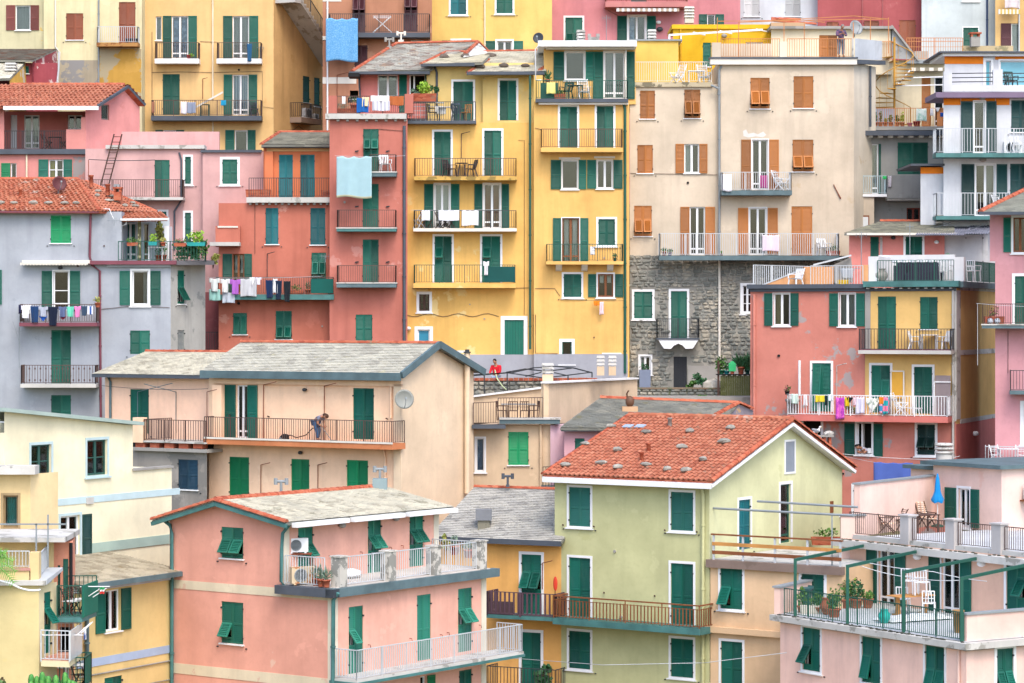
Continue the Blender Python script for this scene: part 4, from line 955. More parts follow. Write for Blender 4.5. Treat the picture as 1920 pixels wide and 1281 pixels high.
rocks([(P(x,y,yy),V((0,0,1))) for x,y,yy in ((833,110,Y+2.4),(873,109,Y+2.4),(920,108,Y+3.2),(900,129,Y+1),(945,127,Y+1),(985,127,Y+1))],Y,paint('#6a5f56',.9,.8,.4),
      ['dark stone on the slate roof above the yellow house, leftmost','dark stone on the slate roof above the yellow house, second from left','dark stone near the ridge of the yellow house slate roof','dark stone on the lower slate roof of the yellow house, left one of three','dark stone on the lower slate roof of the yellow house, middle of three','dark stone on the lower slate roof of the yellow house, right one of three'],'stones on the yellow house slate roof',.24)
bt=bal(W,762,893,191,226,232,.6,IRON,SLATEP,sidesL=False);pipe(WT,[(815,124),(819,136),(819,200)],SLATEP,.06)
for q in [(814,247,845,330),(908,245,940,330)]:win(W,*q,'C',GR,s=S1)
wins(W,[(815,345,843,428,'O',GR,dict(sh=(17,16),s=.06,cur=(WHC,(.05,.95)))),(907,345,938,428,'O',GR,dict(sh=(15,14),s=.06,cur=(BRNC,((.05,.45),(.55,.95))))),(815,443,847,530,'F',GR,dict(s=S1,fl='L',fz=(.5,.76))),(904,443,938,530,'F',GR,dict(s=S1,fl='L',fz=(.5,.76))),
         (786,552,805,583,'W',GR,dict(s=.14,fr=DWOOD,bars=1)),(783,618,806,652,'W',GR,dict(s=.16,panes=1,glass=paint('#2f86a5',.3))),(946,600,982,712,'D',GR,dict(s=.2)),(919,691,940,712,'X',GR)])
b2=bal(W,776,969,297,331,338,1.0,BIRON,plaster('#d8b060','#8f7a4a',.2,2),gap=.13);b3=bal(W,775,969,395,428,434,1.0,IRON,OFFW);b4=bal(W,775,967,497,531,540,1.0,GIRON,YP,gap=.13)
mb=MB();mb.poly([W.pt(908,529,1.05),W.pt(966,529,1.05),W.pt(966,500,1.05),W.pt(908,500,1.05)]);o=mb.build('netting',paint('#14504c',.9,.8),b4.o);o.modifiers.new('t','SOLIDIFY').thickness=.01
cloth(W,1.1,906,490,917,516,'shirt',fabric('#e9e6ea'),'shirt','white shirt drying beside the green netting on the lowest yellow balcony')
BLK=paint('#2a2d33',.5,.8)
chair(b2.at(843,.45),.9,'plastic',BLK,'black plastic armchair left of the round table on the yellow balcony');chair(b2.at(882,.45),-1.2,'plastic',BLK,'black plastic armchair right of the round table on the yellow balcony');table(b2.at(866,.45),0,'round',BLK,'round black table between two armchairs on the yellow balcony',.7)
bracket(W,865,251,297,16,.7,BIRON)
for x0,x1,n_ in ((791,806,'left'),(822,861,'middle'),(866,897,'right')):cloth(W,1.06,x0,394,x1,414 if x0 <860 else 423,'sheet',fabric('#eef0f6'),'towel',f'white towel over the second yellow balcony railing, {n_} of three','towel')
for i,x in enumerate((786,800,828,842)):chair(b3.at(x,.5),(-.9,.6,.9,-.8)[i],'fold',(WHITE,DWOOD,DWOOD,DWOOD)[i],('white folding chair at the left end of the towelled yellow balcony','brown folding chair beside the white one on the towelled yellow balcony','brown folding chair behind the middle white towel on the yellow balcony','brown folding chair right of centre on the towelled yellow balcony')[i])
line(W,1.05,770,394,940,393,'clothesline along the second yellow balcony',.02)
plant(bt.at(795,.2,1.0),'big terracotta trough with a bright lime bush on the terrace beside the red house',.28,.42,TERRA,1,(.42,.28,.42),260,.14,'box',name='planter',w=1.3);shrub(bt.at(812,.1,1.35),'dark green rosemary bush right of the lime bush on the terrace',(.35,.25,.3),160,.12,2);shrub(bt.at(776,.1,1.35),'grey-green trailing plant left of the lime bush on the terrace',(.3,.25,.2),120,.12,5)
t=thing('plant_stand','white lattice stand carrying the terracotta trough on the terrace','stand',bt.at(797,.2));m=MB()
for i in range(9):m.bar(V((-.95+i*.24,0,0)),V((-.95+i*.24,0,.98)),.03)
for i in range(5):m.bar(V((-.95,.0,.1+i*.22)),V((.97,.0,.1+i*.22)),.03)
m.box(-.95,.97,.0,.4,.95,.99);put(t,'lattice',m,LGREY)
table(bt.at(840,.2),0,'box',paint('#1f3d4a'),'dark table covered with a white cloth on the yellow terrace',1.0,.5,.74,top=WHITE);chair(bt.at(811,.4),1.2,'metal',BLK,'black metal chair left of the covered table on the yellow terrace');chair(bt.at(873,.4),-.6,'wood',LWOOD,'light wooden chair in front of the green door on the yellow terrace')
chair(bt.at(858,.3),2.8,'plastic',paint('#4a5a6a'),'blue-grey chair before the green door on the yellow terrace');cloth(W,.2,816,200,836,214,'sheet',fabric('#eceae4'),'tablecloth','white cloth draped over the dark terrace table','tablecloth')
pipe(W,[(994,142),(994,655)],GIRON,.06,.3);wslab(W,880,1001,665,730,.03,0,plaster('#a9abb3','#8f9199',.1,.8),'plinth')
mb=MB();ps=[W.pt(x,y,.03) for x,y in ((972,263),(983,263),(983,590),(1000,590),(1000,662))];mb.tube(ps,.012,5);mb.build('cable',BIRON,root)
mb=MB();ps=[W.pt(764+i*9.5,591+3*math.sin(i*1.1),.03) for i in range(19)];mb.tube(ps,.014,5);mb.build('cable',BIRON,root)
lamp(W,766,616,s=.13)
Y=138.6
YQ=plaster('#f5c474','#eebb68',.06,.5,.7)
root,W=fhouse('yellow house with a white flat roof and paired green shutters, beside the beige house',1001,1180,190,Y,8,YQ)
A_,B_=XY(1020,Y+.9),XY(1192,Y+.9);WT=Wall(root,A_,B_,zat(193,Y),zat(92,Y+.9),YQ);sides(root,ab(6),zat(193,Y),zat(92,Y+.9),YQ,(0,))
wins(WT,[(1060,97,1096,150,'O',GR,dict(sh=(20,17),panes=1,s=.05)),(1133,97,1171,186,'O',GR,dict(sh=(19,17),s=.05,cur=(GRC,(.05,.45))))])
wslab(WT,1009,1194,76,87,1.0,6,WHITE,'flat_roof');wslab(WT,1024,1190,88,92,.6,0,OFFW,'awning_case');pipe(WT,[(1190,90),(1175,90),(1173,100),(1173,190)],OFFW,.05,.5)
b1=bal(W,1004,1178,151,185,192,.4,GIRON,SLATEP);wslab(W,1010,1178,192.5,196,.3,0,OFFW,'cornice')
mb=MB();ps=[W.pt(x,y,.35) for x,y in ((1012,84),(1004,92),(1004,150),(1015,150))];mb.tube(ps,.03,6);mb.build('awning_post',WHITE,root)
cloth(W,.45,1025,154,1041,176,'sheet',fabric('#e8e08a'),'towel','pale yellow towel hanging on the top balcony under the white flat roof');chair(b1.at(1095,.1),.15,'deck',WHITE,'white high-backed recliner on the top balcony under the white flat roof');chair(b1.at(1062,.0),-.5,'plastic',paint('#1f3d3a'),'dark green plastic chair left of the recliner on the top balcony');table(b1.at(1079,-.2),0,'box',paint('#1f3d3a'),'dark green table behind the recliner on the top balcony',.8,.6)
plant(b1.at(1050,.4),'terracotta trough of small green plants behind the top balcony railing',.15,.26,lm=0,size=(.3,.12,.15),kind='box',w=.6,name='planter');plant(b1.at(1027,-.5,.85),'spiky aloe in a pot on the ledge of the top balcony',.12,.2,lm=2,size=(.22,.2,.3),n=30,leaf=.22,spiky=True);mb=MB();mb.box(-.45,.45,-.2,.2,0,.85);tag(mb.build('cabinet',GIRON,None,T(b1.at(1030,-.5))),'dark green cabinet below the aloe on the top balcony','cabinet')
wins(W,[(1050,200,1082,278,'C',GR),(1119,199,1150,278,'C',GR)],s=S1);b2=bal(W,1014,1168,242,277,285,.9,BIRON,YQ)
wins(W,[(1053,300,1084,355,'O',BRI if 0 else GR,dict(sh=(19,14),panes=1,s=.02)),(1119,300,1149,354,'O',GR,dict(sh=(17,17),s=.02))]);wslab(W,1048,1088,295,299,.05,0,OFFW,'lintel');wslab(W,1114,1153,293,297,.05,0,OFFW,'lintel')
wins(W,[(1054,409,1086,492,'O',GR,dict(sh=(15,15),fr=WOOD,s=.05,cur=(LACE,((.1,.42),(.58,.9))))),(1122,411,1153,460,'C',GR,dict(s=S1)),(1057,514,1090,557,'C',GR,dict(s=.1)),(1121,514,1150,557,'O',GR,dict(sh=(15,15),fr=WOOD,s=.08,cur=(LACE,((.1,.42),(.58,.9)),.6))),
         (1054,641,1072,680,'W',TEAL,dict(s=.15,fr=GR,panes=1)),(1136,669,1158,712,'D',GR,dict(s=.2))])
b3=bal(W,1024,1169,458,490,496,.9,GIRON,YQ,gap=.13,corbels=3);plant(b3.at(1153,.8),'small dark green plant at the right end of the corbelled yellow balcony',.1,.18,paint('#1d4a44'),2,(.15,.15,.15),50,.08);cloth(W,.95,1107,462,1115,478,'sheet',fabric('#e8eaf0','#30343c',5,'speck'),'cloth','small black and white cloth on the corbelled yellow balcony','cloth')
cloth(W,.3,1113,564,1125,573,'sheet',fabric('#f08a2a'),'cloth','orange cloth on the line under the wooden window','cloth');cloth(W,.3,1124,565,1132,590,'sheet',fabric('#ecd2d6'),'cloth','pale pink cloth hanging beside the orange one','cloth');cable('clothesline','thin wire clothesline under the two lowest yellow house windows',[W.pt(1050,560,.3),W.pt(1172,564,.3)],IRON,.01,.05)
pipe(W,[(1169,192),(1172,205),(1172,700)],GIRON,.07);wslab(W,1001,1177,664,730,.03,0,plaster('#a9abb3','#8f9199',.1,.8),'plinth');pipe(W,[(1004,590),(1004,662),(1046,663)],BIRON,.015,.05,'cable',False)
al=MB();al.box(P(860,0,134).x,P(1420,0,134).x,129.5,142,EZ-4.6,EZ-3.75);al.build('pavement',CEM,None,T((0,0,0)),kind='structure')
# ================================================================ beige house on the stone base
Y=139.6
BG=plaster('#dfcfb8','#cfbca0',.06,.6,.6)
A_,B_=XY(1181,Y),XY(1347,Y);zs=zat(480,Y)
root,W=house('large beige house with orange-brown shutters on a grey stone base',A_,B_,zat(158,Y),8,BG,z0=zs)
A2,B2=XY(1347,Y-.25),XY(1601,Y-.25)
W2=Wall(root,A2,B2,zs,zat(118,Y),BG);sides(root,[A2,B2,B2+V((0,8)),A2+V((0,8))],zs,zat(118,Y),BG,(0,1))
d=V((.5,.866));s_=ray2(1642,B2,d);C2=B2+d*s_;W3=Wall(root,B2,C2,terr(139)-2,zat(118,Y),plaster('#e9deca','#d5c2a6',.05,.6,.75))  # side wall's beige lightened to look sunlit
wins(W,[(1200,170,1228,223,'C',ORA),(1283,168,1313,222,'F',ORA,dict(fz=(.06,.6))),(1195,272,1224,325,'C',ORA),(1283,270,1311,325,'O',ORA,dict(sh=(16,15),cur=(WHC,(0,.5)))),(1189,386,1222,443,'F',ORA,dict(fz=(.06,.55))),(1293,388,1322,478,'O',ORA,dict(sh=(17,18)))])
wins(W2,[(1407,146,1443,204,'F',ORA,dict(fz=(.06,.58))),(1488,143,1525,203,'C',ORA),(1410,262,1440,356,'O',ORA,dict(sh=(18,18),s=.05)),(1486,262,1525,322,'F',ORA,dict(fz=(.06,.5))),(1405,390,1437,478,'O',ORA,dict(sh=(19,19),s=.05)),(1484,387,1523,480,'C',ORA)])
b1=bal(W2,1353,1485,323,357,366,.9,LGREY,COPPER);b2=bal(W2,1236,1574,438,479,488,1.0,LGREY,COPPER,r=.013)
chair(b1.at(1466,.5),.9,'deck',WHITE,'white recliner at the right end of the upper beige house balcony');cloth(W2,.98,1355,326,1372,359,'sheet',fabric('#ecebf2'),'towel','white towel at the left end of the upper beige house balcony');cloth(W2,.4,1425,328,1439,353,'sheet',fabric('#b8468c'),'cloth','magenta cloth behind the upper beige house balcony railing','cloth')
chair(b2.at(1544,.5),.3,'plastic',WHITE,'white plastic chair on the long beige house balcony');plant(b2.at(1562,.5),'green plants in a terracotta trough at the right end of the long beige balcony',.16,.25,lm=0,size=(.35,.15,.22),kind='box',w=.7,name='planter');plant(b2.at(1245,.7),'leafy plant in a terracotta pot at the left end of the long beige balcony',.13,.2,lm=0,size=(.2,.2,.15));plant(b2.at(1256,.7),'plant in a purple pot on the long beige balcony',.12,.16,paint('#6a3a6a'),0,(.18,.15,.14));plant(b2.at(1353,.7),'tiny potted plant under the grey drainpipe on the long beige balcony',.08,.1,size=(.1,.1,.1),n=20)
t=thing('drying_rack','white drying rack with a pink sheet on the long beige balcony','drying rack',b2.at(1446,.5),b2.rz);r_=MB()
for sx in (-.4,.4):r_.bar((sx,-.25,0),(sx,.25,.9),.03);r_.bar((sx,.25,0),(sx,-.25,.9),.03)
r_.bar((-.4,-.25,.9),(.4,-.25,.9),.03);r_.bar((-.4,.25,.9),(.4,.25,.9),.03);put(t,'frame',r_,WHITE);cloth(W2,1.04,1430,440,1461,471,'sheet',fabric('#ecd8e4'),'sheet','pale pink sheet over the drying rack on the long beige balcony')
pipe(W,[(1333,160),(1348,166),(1347,178)],GREY,.06,.35);pipe(W2,[(1353,124),(1349,132),(1349,478)],GREY,.06);mb=MB();mb.bar(W2.pt(1563,346,.03),W2.pt(1576,373,.04),.1,.03);mb.bar(W2.pt(1566,352,.02),W2.pt(1577,372,.02),.05,.02);mb.build('rust_bracket',RUST,root)
mb=MB();mb.poly([W2.pt(x,y,.006) for x,y in ((1393,246),(1399,243),(1403,251),(1413,249),(1421,252),(1431,247),(1437,253),(1430,258),(1418,256),(1402,258),(1394,255))]);mb.build('worn_render',plaster('#f0ece4'),root)
ST=stonemat('#787c77','#97978e','#b9b19f',2.2);SA,SB=XY(1181,Y+.02),XY(1600,Y+.02);WS=Wall(root,SA,SB,terr(139)-3,zs,plaster('#94928a','#a5a298',.2,1.5,k=.8),name='mortar_wall');sides(root,[SA,SB,SB+V((0,8)),SA+V((0,8))],terr(139)-3,zs-.01,WS.mat,(0,))
wins(WS,[(1189,547,1223,597,'C',GR,dict(s=.12)),(1258,546,1288,636,'C',GR,dict(s=.12)),(1200,668,1220,701,'W',GR,dict(s=.09,cur=(WHC,(0,.45)))),(1263,669,1288,730,'D',paint('#23262c',.6),dict(hooks=False)),(1393,536,1410,586,'W',GR,dict(s=.14,bars=2))])
rg=random.Random(5);keep=[(a-.08,b_+.08,c-.05,d_+.12) for a,b_,c,d_,_ in WS.holes]+[(WS.hit(1288,700)[0],WS.hit(1410,700)[0],zat(740,Y),zat(684,Y)),(WS.hit(1232,600)[0],WS.hit(1310,600)[0],zat(660,Y),zat(630,Y))]
uq,zq=WS.hit(1424,600)[0],zat(548,Y);z=zat(738,Y);joined=MB();cnt=0
def stone_mesh(sd):
    r=random.Random(sd);m=MB();q=[]
    for y,k in ((0,1),(-1,.8)):
        for i in range(8):
            a=i*.7854+r.uniform(-.15,.15);rx=.5*k*(1 if abs(math.cos(a)) >.5 else .92)*r.uniform(.86,1.04)
            ca,sa=math.cos(a),math.sin(a);sq=1/max(abs(ca),abs(sa))** .7;q.append((rx*ca*sq,y*r.uniform(.7,1.1),rx*sa*sq))
    m.add(q+[(0,-1.15,0)],[(i,(i+1) % 8,8+(i+1) % 8,8+i) for i in range(8)]+[(8+i,8+(i+1) % 8,16) for i in range(8)]);return m
SM=[stone_mesh(i) for i in range(9)];SME=[m.mesh('stone',ST) for m in SM]
while z <zs-.1:
    hh=rg.uniform(.12,.26);u=rg.uniform(-.2,.1)
    while u <WS.L:
        ww=rg.uniform(.22,.62)*(1 if rg.random() >.25 else .55);cu,cz=u+ww/2,z+hh/2+rg.uniform(-.03,.03)
        if not any(a <cu+ww*.3 and cu-ww*.3 <b_ and c <cz+.05 and cz-.05 <d_ for a,b_,c,d_ in keep) and cu+ww/2 <WS.L and cu-ww/2 >-.1 and (cu <uq or cz >zq):
            k=rg.randrange(9);Mx=WS.M @ T((cu,0,cz)) @ Matrix.Rotation(rg.uniform(-.08,.08),4,'Y') @ Matrix.Diagonal((ww*.98,rg.uniform(.03,.095),hh*rg.uniform(.92,1.1),1))
            if cnt <300 and ww*hh >.06:link('stone',SME[k],root,Mx);cnt+=1
            else:joined.add([Mx @ V(v) for v in SM[k].v],SM[k].f)
        u+=ww*1.0+.02
    z+=hh+.012
joined.build('small_stones',ST,root,kind='stuff')
wslab(WS,1290,1412,686,745,.04,0,CEM,'cement_patch');pipe(WS,[(1349,489),(1349,690)],OFFW,.07,.12)
bs=bal(WS,1231,1312,598,634,637,.8,IRON,SLATEP,gap=.1);mb=MB();q=[(WS.hit(x,640,.75)[0],zat(637,Y-.7)-dz) for x,dz in ((1235,.04),(1245,.46),(1258,.48),(1264,.3),(1272,.2),(1280,.3),(1286,.48),(1299,.46),(1309,.04))]
zt_=zat(637,Y-.75)
for (a,za),(c,zc) in zip(q,q[1:]):mb.hexa([(a,-.75,za),(c,-.75,zc),(c,0,zc),(a,0,za),(a,-.75,zt_),(c,-.75,zt_),(c,0,zt_),(a,0,zt_)])
mb.build('scalloped_support',WHITE,bs.o,WS.M)
plant(WS.pt(1209,733,.4),'plant on a tall blue-grey pedestal by the stone house wall',.22,1.1,paint('#7f8aa0'),2,(.3,.2,.25),60,.1,'box',w=.6)
Yg=132.5;A_,B_=XY(1188,Yg),XY(1352,Yg);r2=thing('garden_wall','low mossy stone garden wall in front of the stone house','wall',(A_.x,A_.y,zat(770,Yg)));prism(r2,[A_,B_,B_+V((0,.5)),A_+V((0,.5))],zat(775,Yg),zat(730,Yg),plaster('#77766a','#5d6648',.2,2,k=.8),'core');j2=MB()
for i in range(7):
    u=0
    while u <B_.x-A_.x:
        ww=rg.uniform(.2,.55);k=rg.randrange(9);Mx=T((A_.x+u+ww/2,A_.y,zat(770,Yg)+.17*i)) @ Matrix.Diagonal((ww,.08,.17,1));link('stone',SME[k],r2,Mx);u+=ww+.01
prism(r2,[A_-V((.1,.1)),B_+V((.1,-.1)),B_+V((.1,.6)),A_+V((-.1,.6))],zat(730,Yg)+.002,zat(727,Yg),plaster('#86735f','#6a705a',.2,2),'coping')
for x,y,s_,lm,lb in ((1318,727,.55,2,'dark green shrub behind the low stone garden wall'),(1298,730,.35,0,'small green shrub left of the dark shrub behind the garden wall'),(1240,757,.3,0,'weeds growing before the low garden wall at its middle'),(1318,755,.3,0,'weeds growing before the low garden wall near the pale rock')):shrub(P(x,y,Yg+(1.2 if y <740 else-.6)),lb,(s_,.4,s_*.7),220,.15,lm)
rocks([(P(1339,727,Yg+.6),V((0,0,1)))],0,stonemat('#b8b2a4','#c8c2b4','#a09a8c'),'large pale boulder at the right end of the garden wall',None,.65)
t=thing('planter_box','wooden fence box of mossy slats holding the pot garden','planter',P(1378,752,132));m=MB()
for i in range(17):m=MB();m.box(-.72+i*.088,-.64+i*.088,-.02,.02,0,1.25+.03*(i % 3));put(t,'slat',m,paint('#5b5f35',.9,.8,.4,name='mossy_wood'))
for x in (-.82,.8):m=MB();m.box(x-.05,x+.05,-.05,.05,0,2.0);put(t,'post',m,DWOOD)
m=MB();m.box(-.9,.9,-.1,.6,1.28,1.33);put(t,'shelf',m,DARK)
zp=zat(752,132)+1.33;sp=lambda px:V((P(px,0,132).x,132.2,zp))
plant(sp(1390),'palm-like plant in a terracotta pot at the right of the pot garden',.17,.36,lm=2,size=(.4,.3,.35),n=60,leaf=.3,spiky=True);plant(sp(1352),'leafy bush in a green tub at the left of the pot garden',.2,.2,paint('#2f7a56'),0,(.35,.25,.45),160,.13);plant(sp(1363),'low plant in a teal pot at the middle of the pot garden',.15,.16,paint('#2a8f96'),2,(.2,.2,.3),60,.12);plant(sp(1402),'dark spiky plant at the right edge of the pot garden',.12,.2,paint('#1d4a44'),2,(.3,.25,.5),60,.28,spiky=True)
t=thing('birdhouse','bright green pentagonal lantern box in the pot garden','birdhouse',sp(1373)-V((0,.15,0)));m=MB();m.lathe([(.08,0),(.1,.14)],10);put(t,'stand',m,TERRA);m=MB();m.hexa([(-.17,-.12,.14),(.17,-.12,.14),(.17,.12,.14),(-.17,.12,.14),(-.18,-.12,.5),(.18,-.12,.5),(.18,.12,.5),(-.18,.12,.5)]);m.hexa([(-.18,-.12,.5),(.18,-.12,.5),(.18,.12,.5),(-.18,.12,.5),(-.05,-.1,.64),(.05,-.1,.64),(.05,.1,.64),(-.05,.1,.64)]);put(t,'body',m,paint('#3fd080',.5,.8))
Yt=Y+.6
wslab(W,1180,1336,154,163,.12,1.5,plaster('#cdbfa0','#6f6a58',.2,3),'terrace_edge');rl=MB();rail_mb(rl,[W.pt(1182,154,0),W.pt(1334,154,0)],1.05,.115);rl.build('railing',OFFW,root)
YEL=plaster('#f2c22e','#e8b62a',.04,.5,.4);A_,B_=XY(1182,Y+3),XY(1272,Y+3);sides(root,ab(3),zat(160,Y),zat(76,Y+3),plaster('#f3cc6a','#efc256',.04,.5,.4),(),True,'terrace_wall');mb=MB();mb.box(A_.x-.05,B_.x+.2,A_.y-.1,A_.y+3,zat(77,Y+3),zat(74,Y+3));mb.build('coping',GREY,root)
t=table(V((P(1308,0,Y).x,Y+1,zat(156,Y))),0,'box',WHITE,'white table on the yellow-walled roof terrace',.9,.6);chair(V((P(1270,0,Y).x,Y+.8,zat(156,Y))),-.9,'deck',WHITE,'white recliner, left one on the yellow-walled roof terrace');chair(V((P(1322,0,Y).x,Y+.7,zat(156,Y))),.2,'deck',WHITE,'white recliner beside the table on the yellow-walled roof terrace')
A_,B_=XY(1262,Y+6),XY(1446,Y+6);ry,WY=house('bright golden yellow house with a white pergola beam behind the beige house',A_,B_,zat(52,Y+6),4,YEL,z0=zat(165,Y));wins(WY,[(1318,80,1333,125,'C',GR,dict(leaves=1)),(1399,79,1431,87,'W',GR,dict(bars=0,panes=1,sill=False,hooks=False))]);wslab(WY,1260,1444,46,54,.15,4,YEL,'coping');pipe(WY,[(1276,55),(1276,120)],paint('#d9a820'))
mb=MB();mb.bar(WY.pt(1254,66,1.0),WY.pt(1430,56,1.0),.12,.1);mb.bar(WY.pt(1255,66,1),WY.pt(1255,108,1),.1);mb.bar(WY.pt(1255,82,1),WY.pt(1277,78,.1),.06);mb.bar(WY.pt(1277,66,1),WY.pt(1277,80,1),.06)
for x in (1300,1350,1418):mb.bar(WY.pt(x,63-(x-1254)*.05,1.0),WY.pt(x+22,68-(x-1254)*.05,.1),.06)
mb.build('pergola',WHITE,ry);lamp(WY,1358,67,s=.16,mat=CEM)
wslab(W2,1332,1607,110,121,.25,.3,OFFW,'cornice');wslab(W2,1330,1609,107,110,.3,.4,SLATEP,'coping');wslab(W2,1335,1352,80,107,-.1,.5,BG,'parapet');wslab(W2,1462,1476,78,107,-.05,.4,plaster('#efe4cc'),'parapet_pier');wslab(W2,1352,1447,82,108,-.9,1.1,plaster('#efe0c8'),'parapet')
OR=ORIRON;rl=MB();rail_mb(rl,[W2.pt(1352,108,-.3),W2.pt(1462,108,-.3)],.98,.125);rail_mb(rl,[W2.pt(1476,108,-.3),W2.pt(1600,108,-.3)],.98,.125)
for x in (1385,1470,1508,1600):rl.bar(W2.pt(x,108,-.3),W2.pt(x,42,-.3),.04)
for x in (1345,1632,1666):rl.bar(W2.pt(x,100,-2.5),W2.pt(x,33,-2.5),.04)
rl.bar(W2.pt(1385,42,-.3),W2.pt(1508,38,-.3),.04);rl.bar(W2.pt(1345,40,-2.5),W2.pt(1666,36,-2.5),.04);rl.bar(W2.pt(1600,30,-.3),W2.pt(1666,36,-2.5),.04);rl.bar(W2.pt(1508,38,-.3),W2.pt(1546,42,-2.5),.04);rl.bar(W2.pt(1385,42,-.3),W2.pt(1600,30,-.3),.035);rl.build('railing',OR,root)
A_,B_=XY(1446,Y+4.5),XY(1672,Y+4.5);rt,WH=house('cream roof-terrace hut with an orange-brown double door behind the man',A_,B_,zat(53,Y+4.5),3.5,plaster('#f0e4c6','#d8caa8',.05,.6),z0=zat(125,Y));wins(WH,[(1536,66,1570,110,'C',ORA,dict(hooks=False,name='door'))]);wslab(WH,1444,1676,49,54,.3,3.6,CEM,'flat_roof');mb=MB();mb.hexa([WH.pt(1670,110,0),WH.pt(1720,112,0),WH.pt(1720,112,-.4),WH.pt(1670,110,-.4),WH.pt(1670,50,0),WH.pt(1673,50,0),WH.pt(1673,50,-.4),WH.pt(1670,50,-.4)]);mb.build('sloping_gable',plaster('#b9bcbc','#9a9d9c',.1,1),rt);mb=MB();mb.bar(WH.pt(1671,48,.1),WH.pt(1722,114,.1),.22,.1);mb.build('gable_coping',CEM,rt)
mb=MB();
mb.box(WH.hit(1448,50)[0],WH.hit(1512,50)[0],.6,1.6,zat(51,Y+4.5),zat(40,Y+4.5));mb.build('ridge_wall',plaster('#d9b48e'),rt,WH.M);tile_row(rt,WH.pt(1446,41,-1),WH.pt(1530,47,-1),.12,.36);tile_row(rt,WH.pt(1446,37,-1.3),WH.pt(1500,39,-1.3),.12,.36)
wslab(W2,1598,1601,72,108,.0,.2,CEML,'panel_post');d_=W3.d;mb=MB();mb.hexa([W3.pt(1603,111,-.02),W3.pt(1654,113,-.02),W3.pt(1654,113,-.1),W3.pt(1603,111,-.1),W3.pt(1603,72,-.02),W3.pt(1654,77,-.02),W3.pt(1654,77,-.1),W3.pt(1603,72,-.1)]);mb.build('parapet_panel',plaster('#cfd4da','#b8bec6',.1,1),root);mb=MB();mb.bar(W3.pt(1603,116,.12),W3.pt(1654,118,.12),.4,.22);mb.build('side_cornice',SLATEP,root);pipe(W3,[(1632,124),(1632,238)],SLATEP,.06,.12)
dish(W2.pt(1603,69,-.6),.5,.8,paint('#a3a8aa',.5,.7),'pale grey satellite dish on the roof terrace beside the man',15,.45)
mbp=stand_pose(pelvis=(0,.02,.93),chest=(0,-.02,1.28),neck=(0,-.1,1.44),head=(.01,-.19,1.53),lel=(-.26,-.1,1.12),lwr=(-.06,-.3,1.2),rel=(.26,-.1,1.12),rwr=(.07,-.3,1.17))
person('man in a plaid shirt and jeans standing on the roof terrace looking down',W2.pt(1577,108,-.55)+V((0,0,.02)),.15,mbp,fabric('#7a5a78','#4a4660',7,'check'),fabric('#6f88a0','#5a7088',3,'speck'),HAIRG,0,.85,look=(.05,-1,-.5),s=1.0)
# ================================================================ recessed house with the spiral stair
Y=144.5;A_,B_=XY(1630,Y),XY(1775,Y)
root,W=house('cream recessed house behind the yellow spiral staircase',A_,B_,zat(113,Y),5,plaster('#ece0c0','#d6c8a4',.05,.6));wslab(W,1700,1775,113,119,.5,4,GREY,'flat_roof');wins(W,[(1728,143,1745,238,'C',ORA,dict(leaves=1,hooks=False)),(1752,144,1770,238,'O',ORA,dict(panes=1))])
bsp=bal(W,1632,1772,203,237,244,2.4,ORIRON,CEM,sidesL=False)
a=MB()
for i in range(8):a.box(W.hit(1708+i*8.4,130,.5)[0],W.hit(1716.4+i*8.4,130,.5)[0],-.6,-.2,zat(135,Y),zat(129,Y),i % 2)
a.build('awning',[OFFW,paint('#8d8672')],root,W.M);mb=MB();mb.bar(W.pt(1682,161,2.0),W.pt(1775,159,2.0),.06);mb.bar(W.pt(1695,146,1.6),W.pt(1775,144,1.6),.06);mb.bar(W.pt(1682,161,2.0),W.pt(1706,132,.6),.06);mb.build('awning_arms',WHITE,root)
rl=MB();rail_mb(rl,[P(1653,113,Y-.5),P(1676,113,Y-.5)],1.0,.12);rail_mb(rl,[P(1700,112,Y+1),P(1805,112,Y+1)],1.0,.13);rail_mb(rl,[P(1700,90,Y+3),P(1805,90,Y+3)],.55,.13);rl.build('railing',ORIRON,root)
mb=MB();q0=P(1715,113,Y+3);mb.box(q0.x,P(1740,0,Y+3).x,Y+3,Y+3.3,q0.z,zat(96,Y+3));mb.build('low_wall',CEM,root)
YE=paint('#c9963c',.7,.8,.3,name='rusty_yellow_iron');Ys=Y-1.4;c0=P(1677,237,Ys);c0.z=bsp.z;t=thing('spiral_staircase','rusty yellow iron spiral staircase between the beige and white houses','staircase',c0);H=zat(113,Y)-c0.z+.1;n=17;M0=WM[t.name]
m=MB();m.tube([(0,0,0),(0,0,H+1)],.06,10);link('newel',m.mesh('newel',YE),t,M0);rr=1.02;hp=[]
for i in range(n):
    a0=R(25)+i*R(27);a1=a0+R(27);z_=(i+1)*H/n;m=MB();m.hexa([(0,0,z_-.04),(rr*math.cos(a0),rr*math.sin(a0),z_-.04),(rr*math.cos(a1),rr*math.sin(a1),z_-.04),(.01,.01,z_-.04),(0,0,z_),(rr*math.cos(a0),rr*math.sin(a0),z_),(rr*math.cos(a1),rr*math.sin(a1),z_),(.01,.01,z_)]);link('tread',m.mesh('tread',YE),t,M0);hp.append(V((rr*math.cos(a0),rr*math.sin(a0),z_+.9)))
m=MB();m.tube([hp[0]-V((0,0,.9+H/n))]+hp,.026,6)
for q in hp:m.bar(q,q-V((0,0,.95)),.016)
link('handrail',m.mesh('handrail',YE),t,M0)
for i,(x,lb) in enumerate(zip((1641,1651,1660,1670,1682,1692),('first','second','third','fourth','fifth','sixth'))):plant(bsp.at(x,.85),f'{lb} from the left of the potted seedlings under the spiral staircase',.13,.24,lm=(0,0,3,0,0,1)[i],size=(.14,.14,(.4,.42,.15,.3,.3,.35)[i]),n=46,leaf=.12,group='potted plants under the spiral staircase')
